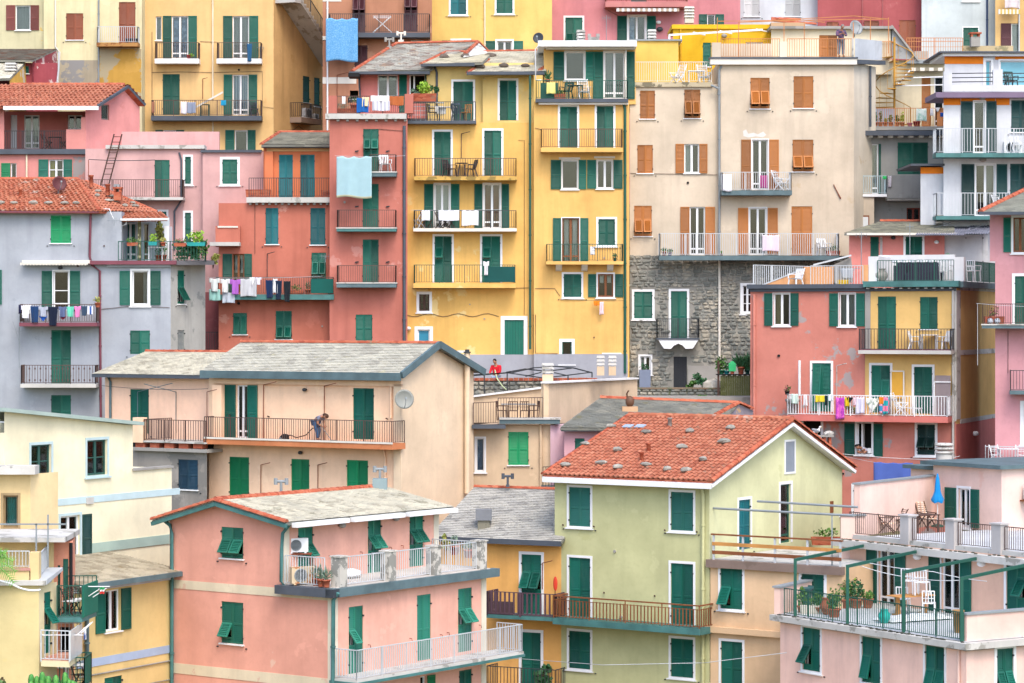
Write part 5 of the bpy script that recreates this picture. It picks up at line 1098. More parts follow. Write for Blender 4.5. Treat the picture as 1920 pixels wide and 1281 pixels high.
plant(bsp.at(1719,.8),'red bucket on the balcony by the spiral staircase',.2,.3,paint('#b82446'),n=0,name='bucket',cat='bucket');plant(bsp.at(1706,.8),'pink watering can shaped pot beside the red bucket',.14,.22,paint('#d06a9a'),n=0,name='flower_pot',cat='flower pot')
cloth(W,2.45,1718,203,1737,227,'sheet',fabric('#e6f0ea','#a8cfc0',4,'speck'),'tablecloth','white and green tablecloth on the railing by the spiral staircase','cloth');cloth(W,2.45,1744,203,1750,217,'sheet',fabric('#e8e8ee'),'cloth','narrow white cloth right of the tablecloth by the spiral stair','cloth');cloth(W,2.45,1754,202,1762,210,'brief',fabric('#eceef2'),'cloth','white underwear on the railing beside the white orange-striped house','cloth');cloth(W,2.45,1763,211,1769,219,'sheet',fabric('#2456b0'),'cloth','small blue cloth on the railing beside the white orange-striped house','cloth')
mb=MB();mb.box(-.55,.55,-.2,.2,0,1.0);tag(mb.build('cabinet',paint('#a9b4c4'),None,T(bsp.at(1657,.55))),'grey-blue cabinet under the spiral staircase','cabinet')
Y=141.4;A_,B_=XY(1604,Y),XY(1775,Y);root,W=house('grey rendered house with a wide green shutter, below the spiral staircase',A_,B_,zat(246,Y),5,plaster('#a3a39e','#8f8f8a',.1,.8));wslab(W,1608,1772,245,254,.7,3,SLATEP,'roof_edge');mb=MB()
for i in range(8):u=W.hit(1630+i*19,257)[0];mb.box(u-.12,u+.12,-.5,0,zat(259,Y),zat(254.5,Y))
mb.build('rafter_ends',OFFW,root,W.M);wins(W,[(1626,270,1647,364,'O',GR,dict(sh=(20,4),panes=1,cur=(GRC,))),(1683,267,1740,327,'C',GR,dict(sill=False))]);bg_=bal(W,1601,1664,330,364,369,1.0,paint('#b8d2da',.5),WHITE);wslab(W,1663,1727,329,372,1.0,-.9,plaster('#8e908f','#7d7f7e',.1,1),'solid_parapet');wslab(W,1663,1727,373,376,.95,0,CEM,'balcony_floor');cloth(W,1.06,1665,329,1672,351,'sheet',fabric('#b9b4bc'),'towel','grey towel hanging over the solid grey parapet');cloth(W,1.06,1655,330,1662,336,'sheet',fabric('#3fc06a'),'cloth','small bright green cloth on the pale railing of the grey house','cloth')
wslab(W,1604,1639,370,440,.9,0,BG,'lower_wall');win(W,1700,390,1725,420,'W',fr=paint('#8a3a2c'));mb=MB();u=W.hit(1618,415,.92)[0];mb.box(u-.33,u+.33,-.95,-.9,zat(430,Y-.9),zat(404,Y-.9));mb.build('window',WOOD,root,W.M);mb=MB();mb.box(u-.27,u+.27,-.97,-.95,zat(429,Y-.9),zat(407,Y-.9));mb.build('curtain',LACE,root,W.M)
# ================================================================ white house with orange bands
Y=133;WP=plaster('#dfe2e7','#cdd2d8',.05,.4,.7);OB=plaster('#f68a24','#ee7e1a',.03,.2,.2)
root,W=fhouse('white apartment house with orange bands and dark green shutters on the right',1769,2000,178,Y,8,WP);A_,B_=XY(1755,Y),XY(1769,Y)
wins(W,[(1826,190,1847,287,'O',DKG,dict(sh=(22,19),panes=1,s=.05)),(1896,188,1932,248,'C',DKG),(1829,308,1866,406,'O',DKG,dict(sh=(24,20),s=.05,cur=(GRC,(.5,1)))),(1894,307,1932,366,'C',DKG)])
wslab(W,1755,2000,173,183,.5,3,paint('#7a6a82',.6),'cornice');wslab(W,1769.5,1801,183,197,.02,0,OB,'orange_band');wslab(W,1802,1866,183,190,.02,0,OB,'orange_band');wslab(W,1867,1893,183,197,.02,0,OB,'orange_band')
b1=bal(W,1755,2000,241,287,295,1.1,LGREY,COPT,gap=.15);b2=bal(W,1755,1893,362,405,412,1.1,LGREY,COPT,gap=.15)
chair(b1.at(1905,.5),.2,'fold',WHITE,'white folding chair on the upper balcony of the white orange-banded house');aircon(b1.at(1898,.1),0,'white air conditioner on the upper balcony of the white orange-banded house');chair(b2.at(1880,.5),.8,'deck',WHITE,'white recliner on the lower balcony of the white orange-banded house')
lamp(W,1842,183,s=.18,mat=CEM);lamp(W,1843,299,s=.18,mat=CEM)
wslab(W,1769.5,2000,134,172,.4,-.2,WP,'terrace_wall_base');
for o in list(root.children):
    if o.name.startswith('terrace_wall_base'):bpy.data.objects.remove(o)
wslab(W,1769.5,2000,160,172,.4,-.2,WP,'parapet');wslab(W,1769.5,1785,134,160,.4,-.2,WP,'parapet_pier');wslab(W,1862,1880,130,160,.4,-.2,WP,'parapet_pier')
rl=MB()
for (xa,xb) in ((1785,1862),(1880,1990)):
    for k in range(3):rl.bar(W.pt(xa,138+k*8,.3),W.pt(xb,137+k*8,.3),.045)
rl.build('railing',IRON,root)
A_,B_=XY(1771,Y+2.2),XY(2000,Y+2.2);WT=Wall(root,A_,B_,zat(178,Y),zat(103,Y+2.2),WP);sides(root,ab(5,0,.82),zat(178,Y),zat(103,Y+2.2),WP,(0,));wins(WT,[(1848,114,1858,162,'W',GR,dict(panes=1,s=.12,glass=paint('#63b4c8',.2))),(1875,114,1960,162,'W',GR,dict(panes=1,s=.08,glass=paint('#7cc0d2',.2)))])
wslab(WT,1771,1844,105.5,120,.02,0,OB,'orange_band');wslab(WT,1866,2000,105,112,.02,0,OB,'orange_band');wslab(WT,1762,2000,96,99,.5,5,SLATEP,'roof_edge');wslab(WT,1768,2000,99,105,.3,4,WHITE,'flat_roof')
for i,x in enumerate((1883,1904)):chair(V((P(x,0,Y).x,Y+1.2,zat(163,Y))),.3,'plastic',paint('#2c4a48'),('dark green chair, left of two on the white house roof terrace','dark green chair, right of two on the white house roof terrace')[i])
A_,B_=XY(1726,Y+.4),XY(1769,Y+.4);sides(root,ab(5,.8,.8),W.z0,zat(313,Y),WP,(),True,'annex_wall');mb=MB();mb.box(P(1708,0,Y).x,B_.x,Y,Y+5,zat(311,Y),zat(307,Y));mb.build('annex_roof',SLATEP,root);mb=MB();mb.box(A_.x,B_.x,Y+.37,Y+.4,zat(325,Y),zat(313,Y));mb.build('orange_band',OB,root)
rw=thing('roof_ledge','beige parapet ledge with a little tiled chimney at the upper right','wall',P(1835,93,150));prism(rw,[XY(1803,150),XY(1900,150),XY(1900,151),XY(1803,151)],zat(110,150),zat(86,150),plaster('#cdbb96','#8f8a6a',.15,1),'parapet');o=chimney(rw,P(1828,88,149.6),.5,.55,CEM,'cap',TERRA)
# ================================================================ grey-blue house, left
Y=131.0;GY=plaster('#aeb4bd','#9fa5ad',.06,.5,.6)
A_,B_=XY(-60,Y),XY(320,Y);zr_,zt_=zat(491,Y),zat(397,Y);L=(B_-A_).length;uR=(XY(228,Y)-A_).length
root,W=house('pale grey-blue house with a red tiled hip roof and washing on its balcony, left edge',A_,B_,zr_,7,GY,top=[(L,zr_),(uR,zr_),(uR,zt_),(0,zt_)],back=(-1.0,7))
d=V((.45,.893));s_=ray2(385,B_,d);C_=B_+d*s_;WS_=Wall(root,B_,C_,W.z0,zr_,plaster('#b4b3ad','#8d8f8c',.14,.9,1));sides(root,[B_+V((0,0)),C_,C_+V((-3,2)),B_+V((-3,6))],W.z0,zr_,WS_.mat,(0,))
A2,B2=XY(228,Y+.02),XY(228,Y+.02)+V((-.1,6));sides(root,[A2,B2,B2+V((-2,0)),A2+V((-2,0.2))],zr_,zt_,GY,(2,3),False)
wins(W,[(95,404,133,456,'C',BRI),(100,508,129,582,'O',GR,dict(sh=(19,19),panes=1,s=.05,bars=1)),(96,619,133,720,'C',GR),(96,741,133,800,'C',GR),(248,508,278,572,'O',GR,dict(sh=(19,19),panes=1,s=.1,cur=(GRC,(.6,1)))),(244,620,281,664,'C',GR,dict(sill=False)),(-34,506,-6,571,'O',GR,dict(sh=(19,9)))])
wins(WS_,[(333,507,346,570,'F',GR,dict(leaves=1,fl='L',fz=(.05,.5))),(333,619,346,662,'C',paint('#8b8f8c'),dict(leaves=1))])
b1=bal(W,36,182,571,605,612,1.0,BIRON,MARP);b2=bal(W,38,180,685,720,727,.9,BIRON,CEML,style='ornate',gap=.13)
wslab(W,41,168,488,494,.45,0,OFFW,'awning_case');mb=MB()
for i in range(42):u=W.hit(41+i*3.02,497)[0];mb.box(u,u+.066,-.47,-.43,zat(498,Y)+.03*(i % 2),zat(493,Y))
mb.build('awning',OFFW,root,W.M)
for i,q in enumerate([(38,573,58,597,'shirt','#e9e9f2','shirt','white shirt, leftmost on the grey house washing line'),(57,574,73,605,'pants','#23406a','jeans','dark blue jeans beside the leftmost white shirt on the grey house line'),(72,575,90,594,'shirt','#aeb4c4','shirt','grey shirt between the jeans and the long navy trousers on the grey house line'),(90,575,109,611,'pants','#1b2338','trousers','long navy trousers at the middle of the grey house washing line'),
        (110,575,125,595,'shirt','#5f6c92','shirt','blue-grey shirt right of the navy trousers on the grey house line'),(125,575,139,594,'pants','#6fd0b4','shorts','mint green shorts on the grey house washing line'),(139,574,152,595,'shirt','#e88ac0','shirt','pink top on the grey house washing line'),(152,574,164,592,'pants','#3c5068','shorts','denim shorts right of the pink top on the grey house line'),(164,574,174,590,'sheet','#3f66b0','cloth','blue and white cloth at the right end of the grey house line'),
        (35,571,40,588,'sheet','#26284a','cloth','narrow dark cloth at the left end of the grey house line')]):
    cloth(W,1.06+.02*(i % 3),*q[:4],q[4],fabric(q[5]) if i != 8 else fabric(q[5],'#e8eaf0',1.5,'stripe'),q[6],q[7])
cloth(W,1.0,74,592,88,602,'brief',fabric('#2f62c0'),'briefs','royal blue briefs below the grey shirt on the grey house line');cloth(W,1.0,112,593,124,600,'brief',fabric('#8a2a40'),'briefs','dark red briefs below the blue-grey shirt on the grey house line')
plant(b1.at(183,.9,.75),'small potted shrub at the right end of the grey house balcony railing',.14,.22,lm=3,size=(.2,.2,.2));chair(b1.at(48,.5),.2,'plastic',WHITE,'white plastic chair behind the washing on the grey house balcony')
pipe(W,[(170,400),(168,480),(172,497),(187,508),(189,790)],MARP,.06);wslab(W,166,330,489,496,.35,1,MARP,'terrace_edge')
mb=MB();q=[C_+V((.2,.6)),B_+V((0,-.3)),B_+V((1.2,-.3)) ,C_+V((.5,-.3))];mb.hexa([P(318,497,Y-.3),P(402,497,Y+1.2),P(386,494,Y+6),P(318,494,Y+6),P(318,489,Y-.3),P(402,489,Y+1.2),P(386,488,Y+6),P(318,488,Y+6)]);mb.build('terrace_slab',plaster('#6d6c70','#5d5c60',.1),root)
wslab(W,200,320,496,501,.15,0,GY,'cornice');lamp(W,113,502,s=.12,mat=IRON)
e0,e1,r0,r1=P(-60,396,Y-.5),P(187,397,Y-.5),P(-60,337,Y+3.6),P(145,337,Y+3.6)
roof(root,e0,e1,r0,r1,'tile',TILEW,160,pw=.24,ph=.27,base=TERRA);eh,rh=P(294,399,Y+3.4),P(160,341,Y+3.8)
roof(root,e1,eh,r1,rh,'tile',TILE,60,pw=.26,ph=.3,base=TERRA);mb=MB();mb.add([rh,eh,eh+V((-1,4,0)),r1+V((0,1,0))],[(0,1,2,3)]);mb.build('roof_back',TERRA,root)
tile_row(root,e1,r1,.11,.34);tile_row(root,r1,e0.lerp(r0,1),.11,.34);tile_row(root,eh,rh,.1,.34);wslab(W,-60,186,395,399,.5,-.3,MARP,'gutter')
roof(root,P(228,412,Y+.1),P(314,411,Y+.1),P(190,399,Y+1.9),P(300,399,Y+1.9),'tile',TILE,0,pw=.26,ph=.3,base=TERRA);mb=MB();mb.bar(P(226,412,Y),P(316,411,Y),.1,.1);mb.build('gutter',WHITE,root);pipe(W,[(238,413),(236,420),(228,424),(228,488)],WHITE,.05,-.3)
def on(a,b,c,d_,s,t):return a.lerp(b,s).lerp(c.lerp(d_,s),t)
nn=V((0,-.5,.87));names=['first','second','third','fourth','fifth','sixth']
rocks([(on(e0,e1,r0,r1,(x+60)/247,.2),nn) for x in (3,30,67,97,128,150)],Y,stonemat('#9a968c','#b5b0a4','#85827a'),[f'{n} from the left of the grey stones along the tiled eave of the grey-blue house' for n in names],'stones on the grey-blue house roof',.2)
rocks([(on(e1,eh,r1,rh,s,t),V((.3,-.4,.87))) for s,t in ((.2,.45),(.35,.3),(.5,.3),(.6,.45),(.55,.15),(.75,.15),(.4,.6),(.85,.25))],Y,stonemat('#9a968c','#b5b0a4','#85827a'),[f'grey stone on the right hip of the grey-blue house roof, {n} from the left' for n in ('first','second','fourth','sixth','fifth','seventh','third','last')],'loose stones on the right hip of the grey-blue house roof',.17)
for x,y,yy,w_,h_,st in ((171,351,Y+2.6,.2,.6,'pipe'),(202,366,Y+2.4,.22,.55,'pipe'),(38,375,Y+1.4,.16,.55,'pipe'),(221,376,Y+2,.36,.42,'cap')):chimney(root,P(x,y,yy),w_,h_,TERRA,st,TERRA)
chimney(root,P(219,366,Y+2.3),.2,.3,CEM,'cap',GREY)
dish(P(110,366,Y+1.6),.5,.75,paint('#5a2a2e',.6),'dark red satellite dish on the tiled roof of the grey-blue house',15,.55)
cable('cable','white cable running over the tiled roof down to the balcony corner',[P(115,368,Y+1.3),P(170,388,Y+.4),P(205,392,Y-.2),P(213,410,Y-.2)],WHITE,.02,.03);aerial(P(214,424,Y-.5),'thin white aerial at the corner under the tiled canopy',.3,4,.3,.5)
A_,B_=XY(228,Y+2.2),XY(318,Y+2.2);WT=Wall(root,A_,B_,zr_-.3,zat(408,Y+2.2),plaster('#c8d4dc','#b4c0c8',.06));wins(WT,[(232,418,256,489,'O',GR,dict(cur=(TEALC,((.05,.45),(.55,.9))))),(268,419,279,489,'O',GR,dict(panes=1,cur=(BRNC,)))]);sides(root,ab(4,-1,0),zr_-.2,zat(410,Y+2.2),WT.mat,(0,))
mb=MB();z0=zr_;mb.box(P(258,0,Y+.6).x,P(264,0,Y+.6).x,Y+.6,Y+.75,z0,zat(412,Y+.6));mb.build('lattice_post',plaster('#c9c49a','#4c4a30',.3,5),root);mb=MB();mb.box(P(308,0,Y+1).x,P(317,0,Y+1).x,Y+1,Y+2.2,z0,zat(424,Y+1));mb.build('screen_wall',WHITE,root)
rl=MB();rail_mb(rl,[P(222,489,Y),P(319,489,Y),P(386,489,Y+.4),P(384,488,Y+4)],.95,.14);rl.build('railing',GIRON,root)
pf=lambda x,dz,f=.0:V((P(x,0,Y).x,Y-.05+f,zr_+dz))
plant(pf(249,.78),'terracotta box of grass-green plants on the left of the terrace railing',.12,.16,lm=0,size=(.4,.14,.16),kind='box',w=.55,name='planter');plant(pf(287,.8),'turquoise box with yellow-green plant on the terrace railing',.12,.18,paint('#2a9a9a'),1,(.22,.14,.3),80,.1,'box',w=.42,name='planter');plant(pf(306,.78),'round terracotta pot of reddish leaves on the terrace railing',.13,.18,lm=3,size=(.2,.14,.14));plant(pf(367,.78,.3),'turquoise box with tall bright green bush at the right of the terrace railing',.12,.18,paint('#2a9a9a'),1,(.5,.16,.42),170,.13,'box',w=.9,name='planter');plant(pf(337,.76,.2),'terracotta box of pinkish flowers on the terrace railing',.12,.16,TERRA,4,(.35,.14,.16),90,.09,'box',w=.6,name='planter')
shrub(pf(292,.75,1.6),'yellow-flowering climber hanging down the back of the terrace',(.35,.2,.9),360,.13,3);shrub(pf(345,.0,.9),'mass of dark green plants inside the right end of the terrace railing',(.7,.4,.6),520,.16,2);shrub(pf(368,.0,1.3),'mixed green bush at the far right corner of the terrace',(.5,.4,.65),380,.15,0);shrub(pf(392,-.2,1.8),'dry trailing plant beyond the right end of the terrace',(.35,.3,.4),200,.14,3)
table(V((P(290,0,Y).x,Y+.5,zr_)),0,'box',WHITE,'white-topped bistro table behind the terrace railing',.75,.5);plant(V((P(292,0,Y).x,Y+.9,zr_)),'left terracotta pot under the white bistro table',.16,.34,lm=0,n=30);plant(V((P(302,0,Y).x,Y+.8,zr_)),'right terracotta pot with leafy plant under the white bistro table',.17,.36,lm=0,size=(.3,.25,.4),n=90)
ae=aerial(W.pt(36,690,.5),'tall thin aerial mast against the grey-blue house',2.0,3,.15);cable('stay_wire','thin stay wire of the tall aerial on the grey-blue house',[W.pt(24,603,.5),W.pt(36,640,.5),W.pt(46,668,.5)],GREY,.01)
# ================================================================ peach houses, centre left
PE=plaster('#f9d2b0','#f3c6a0',.06,.5,.45,.9);PEL=plaster('#f5dcbc','#eccfa8',.05,.4,.45)  # one peach paint toned apart: light on front and gable put into colour
dl=V((-.845,.535));ds=V((.535,.845));C=XY(752,116);A_=C+dl*ray2(392,C,dl)
A2=A_-ds*-.9;A2=A2+dl*ray2(197,A2,dl);B2=A_+ds*.9+(-dl)*.2
r1_,W1=house('low peach annex with a pale slate roof and terrace, left of the larger peach house',A2,B2,zat(704,(A2.y+B2.y)/2),6.5,plaster('#f6cdb2','#f0c2a2',.06,.5,.45,.9),cap=False)
wins(W1,[(244,730,279,813,'C',GR)])
zt=W1.z1;p=W1.hit(245,660,-3.2)[1];R_=W1.hit(245,660,-3.2)
a0,a1=W1.uz(-.35,zt+.02,.5),W1.uz(W1.L+.3,zt+.02,.5);b0,b1_=W1.uz(-.35,p,-3.4),W1.uz(W1.L+2.2,p,-3.4)
roof(r1_,a0,a1,b0,b1_,'slate',SLATEL,240,base=SLATED);roof(r1_,W1.uz(W1.L+1.0,zt,-7),W1.uz(-.35,zt,-7),b1_,b0,'slate',SLATEL,base=SLATED);tile_row(r1_,b0,b1_,.1,.36)
mb=MB();mb.box(-.35,W1.L+.1,-.55,-.4,zt-.12,zt+.03);mb.build('gutter',SLATEP,r1_,W1.M);mb=MB();mb.poly([W1.uz(0,zt,-.2),W1.uz(0,p,-3.4),W1.uz(0,zt,-6.8)]);mb.build('gable',W1.mat,r1_)
pipe(W1,[(201,704),(207,716),(207,784)],COPPER,.06)
bA=bal(W1,268,386,788,828,831,2.0,BIRON,CEML,gap=.14,sidesR=False);wslab(W1,249,268,783,830,2.0,-1.7,PE,'parapet_pier')
for i in range(5):
    x=254+i*27;mb=MB();a,b_=W1.hit(x,838,1.9)[0],W1.hit(x+17,838,1.9)[0];mb.box(a,b_,-1.9,-1.5,W1.hit(x,841,1.9)[1],W1.hit(x,831,1.9)[1]);mb.build('brick_pier',TERRA,r1_,W1.M)
wslab(W1,246,388,841,847,2.05,0,CEM,'ledge');wslab(W1,246,388,831,841,1.4,0,DARK,'vent_shade')  # dark solid behind the brick piers stands in for the hollow's shade
WL=Wall(r1_,W1.uz(W1.hit(247,880,1.8)[0],0,1.8).xy,W1.uz(W1.hit(388,880,1.8)[0],0,1.8).xy,W1.z0,W1.hit(300,846,1.8)[1],plaster('#a39d95','#85827d',.2,.7,1));wins(WL,[(334,862,371,918,'C',NAVY)])
bracket(W1,258,735,810,65,1.6,COPPER);bracket(W1,330,735,812,-60,1.6,COPPER);cable('clothesline','dark clothesline above the annex terrace',[W1.pt(190,723,1.2),W1.pt(390,729,1.2)],IRON,.012,.1)
zc=W1.z0;Wg=None;uA,zA=Wall.hit.__get__(type('o',(),dict(A=C,d=ds,n=V((ds.y,-ds.x)))))(812,650);uE,zE=Wall.hit.__get__(type('o',(),dict(A=C,d=ds,n=V((ds.y,-ds.x)))))(752,705)
root,W=house('large peach house with a slate gable roof and long orange-edged balcony where a person vacuums',A_,C,zE,8.5,PE,cap=False)
s_=ray2(888,C,ds);D_=C+ds*s_;G=Wall(root,C,D_,W.z0,zE,PEL,name='gable_wall');zF=G.hit(886,697)[1];G.top=[(G.L,zF),(uA,zA),(0,zE)]
for o in [o for o in root.children if o.name.startswith('wall')]:
    bpy.data.objects.remove(o)
q=[A_,C,D_,A_+ds*s_];sides(root,q,W.z0,zE,PE,(0,1),False)
wins(W,[(443,722,465,822,'O',GR,dict(sh=(21,18),cur=(GRC,(.5,1)))),(662,728,701,824,'C',GR),(430,857,467,935,'C',BRI),(546,861,580,938,'C',BRI),(650,863,690,940,'C',BRI)])
ov=.35;e0,e1=W.uz(-.1,zE,.45),G.uz(-.45,zE,ov) ;r0,r1=e0+V((ds.x,ds.y,0))*(uA+.45)+V((0,0,zA-zE+.12)),G.uz(uA,zA+.12,ov)
e0=V((e0.x,e0.y,zE+.1));e1=V((e1.x,e1.y,zE+.1))
roof(root,e0,e1,r0,r1,'slate',pieces('#c6c3b4','#d6d2c0','#b2aea0',2.2,lich=.06,lh='#d0c9a8',k=.72),300,base=SLATED,pw=.42,ph=.17)
f0,f1=G.uz(G.L+.4,zF+.02,ov),G.uz(G.L+.4,zF+.02,ov)+V((dl.x,dl.y,0))*(W.L+.4)
roof(root,f0,f1,r1,r0,'slate',SLATED,base=SLATED);tile_row(root,r0,r1,.11,.36)
mb=MB();mb.bar(e1+V((0,0,-.06)),r1+V((0,0,-.02)),.12,.3);mb.bar(f0+V((0,0,-.06)),r1+V((0,0,-.02)),.12,.3);mb.build('bargeboard',COPPER,root);mb=MB();mb.box(-.1,W.L+.3,-.55,-.42,zE-.2,zE+.14);mb.build('gutter',COPPER,root,W.M);wslab(W,398,752,712,722,.12,0,PE,'frieze');wslab(W,398,415,722,827,.3,0,PE,'pier');wslab(W,738,752,720,935,.12,0,PEL,'corner_pier')
b=bal(W,381,735,786,827,838,1.0,BIRON,plaster('#d98a5c','#c97a50',.15,1.2),gap=.125,r=.009);ORB=b
wslab(W,381,735,824.5,828,1.03,-.97,OFFW,'balcony_edge')
for x,y0,y1,dx in ((494,722,826,24),(608,724,826,22),(388,735,825,18)):bracket(W,x,y0,y1,dx,.9)
for x in (489,596):bracket(W,x,872,930,17,.6)
lamp(W,571,731,s=.11,mat=IRON);lamp(W,563,849,s=.11,mat=IRON);pipe(W,[(733,722),(733,784)],PE,.05);pipe(W,[(719,842),(722,860),(722,930)],PE,.05)
pipe(G,[(876,662),(876,925)],PEL,.13,.2,'flue',False);mb=MB();q=G.pt(876,662,.2);mb.box(q.x-.16,q.x+.16,q.y-.16,q.y+.16,q.z,q.z+.06);mb.box(q.x-.1,q.x+.1,q.y-.1,q.y+.1,q.z+.06,q.z+.16);mb.build('flue_cap',IRON,root);chimney(root,P(866,677,125),.45,.15,CEM,'slat',CEML,2)
dp=G.pt(757,760,.55);dish(V((dp.x,dp.y,dp.z)),-.25+.5,.85,paint('#9da19b',.5,.65),'large grey mesh-like satellite dish on the corner of the peach house',8,.25,True,-.2);mb=MB();mb.bar(G.pt(757,757,.55),G.pt(752,760,0),.05);mb.build('dish_arm',GREY,root)
fp=b.at(592,.5);J=dict(pelvis=(0,0,.86),chest=(.3,-.02,1.08),neck=(.44,-.03,1.12),head=(.53,-.03,1.1),lsh=(.3,.17,1.05),lel=(.33,.14,.78),lwr=(.5,.0,.68),rsh=(.3,-.19,1.05),rel=(.27,-.22,.77),rwr=(.42,-.12,.66),lhip=(0,.1,.82),lkn=(.1,.12,.46),lan=(.02,.12,.09),rhip=(0,-.1,.82),rkn=(.16,-.13,.46),ran=(.2,-.13,.09))
person('person bent forward vacuuming the balcony in a grey T-shirt and jeans',fp,b.rz,J,fabric('#7d8296'),fabric('#3f6288'),HAIRB,.06,.32,look=(1,-.1,-.6))
t=thing('vacuum_cleaner','dark vacuum cleaner with hose and wand on the peach balcony','vacuum cleaner',b.at(534,.5),b.rz);m=MB();m.lathe([(.1,0),(.2,.03),(.21,.14),(.14,.25),(.05,.27)],14);put(t,'body',m,DARK)
for sx in (-1,1):m=MB();m.lathe([(.07,-.02),(.07,.02)],10,M=T((sx*.05-.05,sx*.19,.07)) @ Matrix.Rotation(R(90),4,'X'));put(t,'wheel',m,GREY)
dx=(W.hit(592,800,.5)[0]-W.hit(534,800,.5)[0]);m=MB();m.tube([(.15,0,.2),(.35,0,.22),(.7,-.1,.12),(dx*.75,-.15,.25),(dx*.95,-.15,.55),(dx+.42,-.1,.68)],.022,7);put(t,'hose',m,DARK);m=MB();m.tube([(dx+.3,-.1,.74),(dx+.95,-.12,.06)],.016,7);put(t,'wand',m,GREY);m=MB();m.box(dx+.9,dx+1.08,-.26,.02,0,.06);put(t,'nozzle',m,DARK)
# ================================================================ beige terrace building and slate roof behind the green house
BE=plaster('#ead0ae','#ddb892',.07,.6,.7);Y=121.5
A_,B_=XY(886,Y),XY(1036,Y)
root,W=house('beige building with a bright green shutter and a roof terrace with table and chairs',A_,B_,zat(797,Y),5.2,BE,back=(1.9,5.2))
wins(W,[(953,810,991,872,'C',BRI),(893,822,908,884,'W',GR,dict(s=.08,panes=1,cur=(BLUEC,)))])
wslab(W,936,1050,787,795,.5,0,COPPER,'terrace_edge');wslab(W,885,948,797,804,.9,0,SLATEP,'terrace_edge');wslab(W,936,1052,784,787,.55,.4,CEML,'coping')
rl=MB();rail_mb(rl,[W.pt(888,797,.8),W.pt(934,795,.8)],1.0,.11);rail_mb(rl,[W.pt(934,787,.4),W.pt(1018,786,.4)],.98,.12);rl.build('railing',BIRON,root)
zf=zat(789,Y)
for i,x in enumerate((942,962,984,1000)):chair(V((P(x,0,Y).x,Y+(.6,.3,.3,.7)[i],zf)),(1.4,3.1,3.1,-1.4)[i],'metal',DWOOD,('dark iron chair at the left end of the terrace table','dark iron chair before the terrace table, left of centre','dark iron chair before the terrace table, right of centre','dark iron chair at the right end of the terrace table')[i])
table(V((P(972,0,Y).x,Y+1,zf)),0,'box',DWOOD,'long dark iron table with a pale top on the beige terrace',1.6,.8,.74,top=GREY)
Yb=126.3;A2,B2=XY(886,Yb),XY(1022,Yb-.6);WB=Wall(root,A2,B2,zat(800,Y),zat(745,Yb),BE);ua,za=WB.hit(888,745);ub,zb=WB.hit(1020,728);WB.top=[(WB.L,zb),(0,za)];mb=MB();mb.bar(WB.uz(0,za+.04,0),WB.uz(WB.L,zb+.04,0),.3,.09);mb.build('coping',WHITE,root);pr=sides(root,[A2,B2,B2+V((.5,1)),A2+V((-.2,1))],zat(800,Y),za-.1,BE,(0,),False)
pc=MB();q0,q1=XY(1019,Y+.6),XY(1029,Y+.6);prism(root,[q0,q1,q1+V((.1,.4)),q0+V((.1,.4))],zat(800,Y),zat(719,Y+.6),BE,'pier')
A3=q1+V((0,.02));d3=V((.46,.888));B3=A3+d3*ray2(1195,A3,d3);zz=zat(719,Y+.6);W3=Wall(root,A3,B3,W.z0,zz,plaster('#e3cbae','#d8bfa0',.05,.6,.7));sides(root,[A3,B3,B3+V((-.35,.2)),A3+V((-.35,.2))],zz-3,zz,BE,(0,));mb=MB();mb.bar(V((A3.x-.15,A3.y-.1,zz+.04)),V((B3.x-.15,B3.y,zz+.04)),.5,.08);mb.build('coping',WHITE,root)
for x,yy in ((1027,Y+1.2),(1126,Y+4),(1148,Y+4.6)):chimney(root,P(x,716 if x <1100 else 704,yy),.5 if x <1100 else .34,.35 if x <1100 else .42,BE,'slat')
pipe(W,[(1012,792),(1014,800),(1014,915)],BE,.06,.15);A4,B4=XY(1032,Y-.3),XY(1060,Y+.1);sides(root,[A4,B4,B4+V((.5,3)),A4+V((0,3))],W.z0,zat(797,Y),plaster('#e6c6d2','#dab8c6',.05),(),True,'pink_wall');rl=MB();rail_mb(rl,[P(1018,915,Y-1),P(1045,915,Y-1)],.95,.11);rl.build('railing',IRON,root);wslab(W,1015,1046,912,920,1.1,0,COPPER,'balcony')
Yp=128.2;A_,B_=XY(880,Yp),XY(1120,Yp);rp=thing('alley_parapet','stone parapet with a red brick coping below the yellow house','wall',(A_.x,A_.y,zat(765,Yp)));prism(rp,[A_,B_,B_+V((0,.45)),A_+V((0,.45))],zat(790,Yp),zat(714,Yp),plaster('#77766f','#8a8880',.2,2,k=.8),'core')
z=zat(752,Yp);k_=0
while z <zat(717,Yp):
    u=0;hh=rg.uniform(.16,.26)
    while u <(B_-A_).length:
        ww=rg.uniform(.2,.55);link('stone',SME[rg.randrange(9)],rp,T((A_.x+u+ww/2,A_.y,z+hh/2)) @ Matrix.Diagonal((ww,rg.uniform(.05,.1),hh,1)));u+=ww+.015
    z+=hh+.01
n=26
for i in range(n):mb=MB();a=A_.x+(B_.x-A_.x)*i/n;mb.box(a+.01,a+(B_.x-A_.x)/n-.01,A_.y-.08,A_.y+.5,zat(714,Yp)+.002,zat(709,Yp)+rg.uniform(-.01,.01));mb.build('brick',TERRA,rp)
pm=V((P(930,0,131).x,131,EZ-3.75));J=stand_pose(lel=(-.24,-.12,1.12),lwr=(-.22,-.34,1.04),rel=(.24,-.14,1.12),rwr=(.02,-.36,1.05),head=(-.02,-.07,1.57));person('man in a red jacket holding a hose behind the stone parapet',pm,-.3,J,fabric('#c8202e'),fabric('#9fb4cc'),HAIRD,0,.95,look=(-.1,-1,-.5),s=1.06)
cable('hose','pale green garden hose falling from the man in red over the parapet',[pm+V((-.05,-.4,1.15)),P(928,694,129.6),P(932,710,127.9),P(942,724,127.6),P(952,733,127.4)],paint('#c9d8a8'),.03,0)
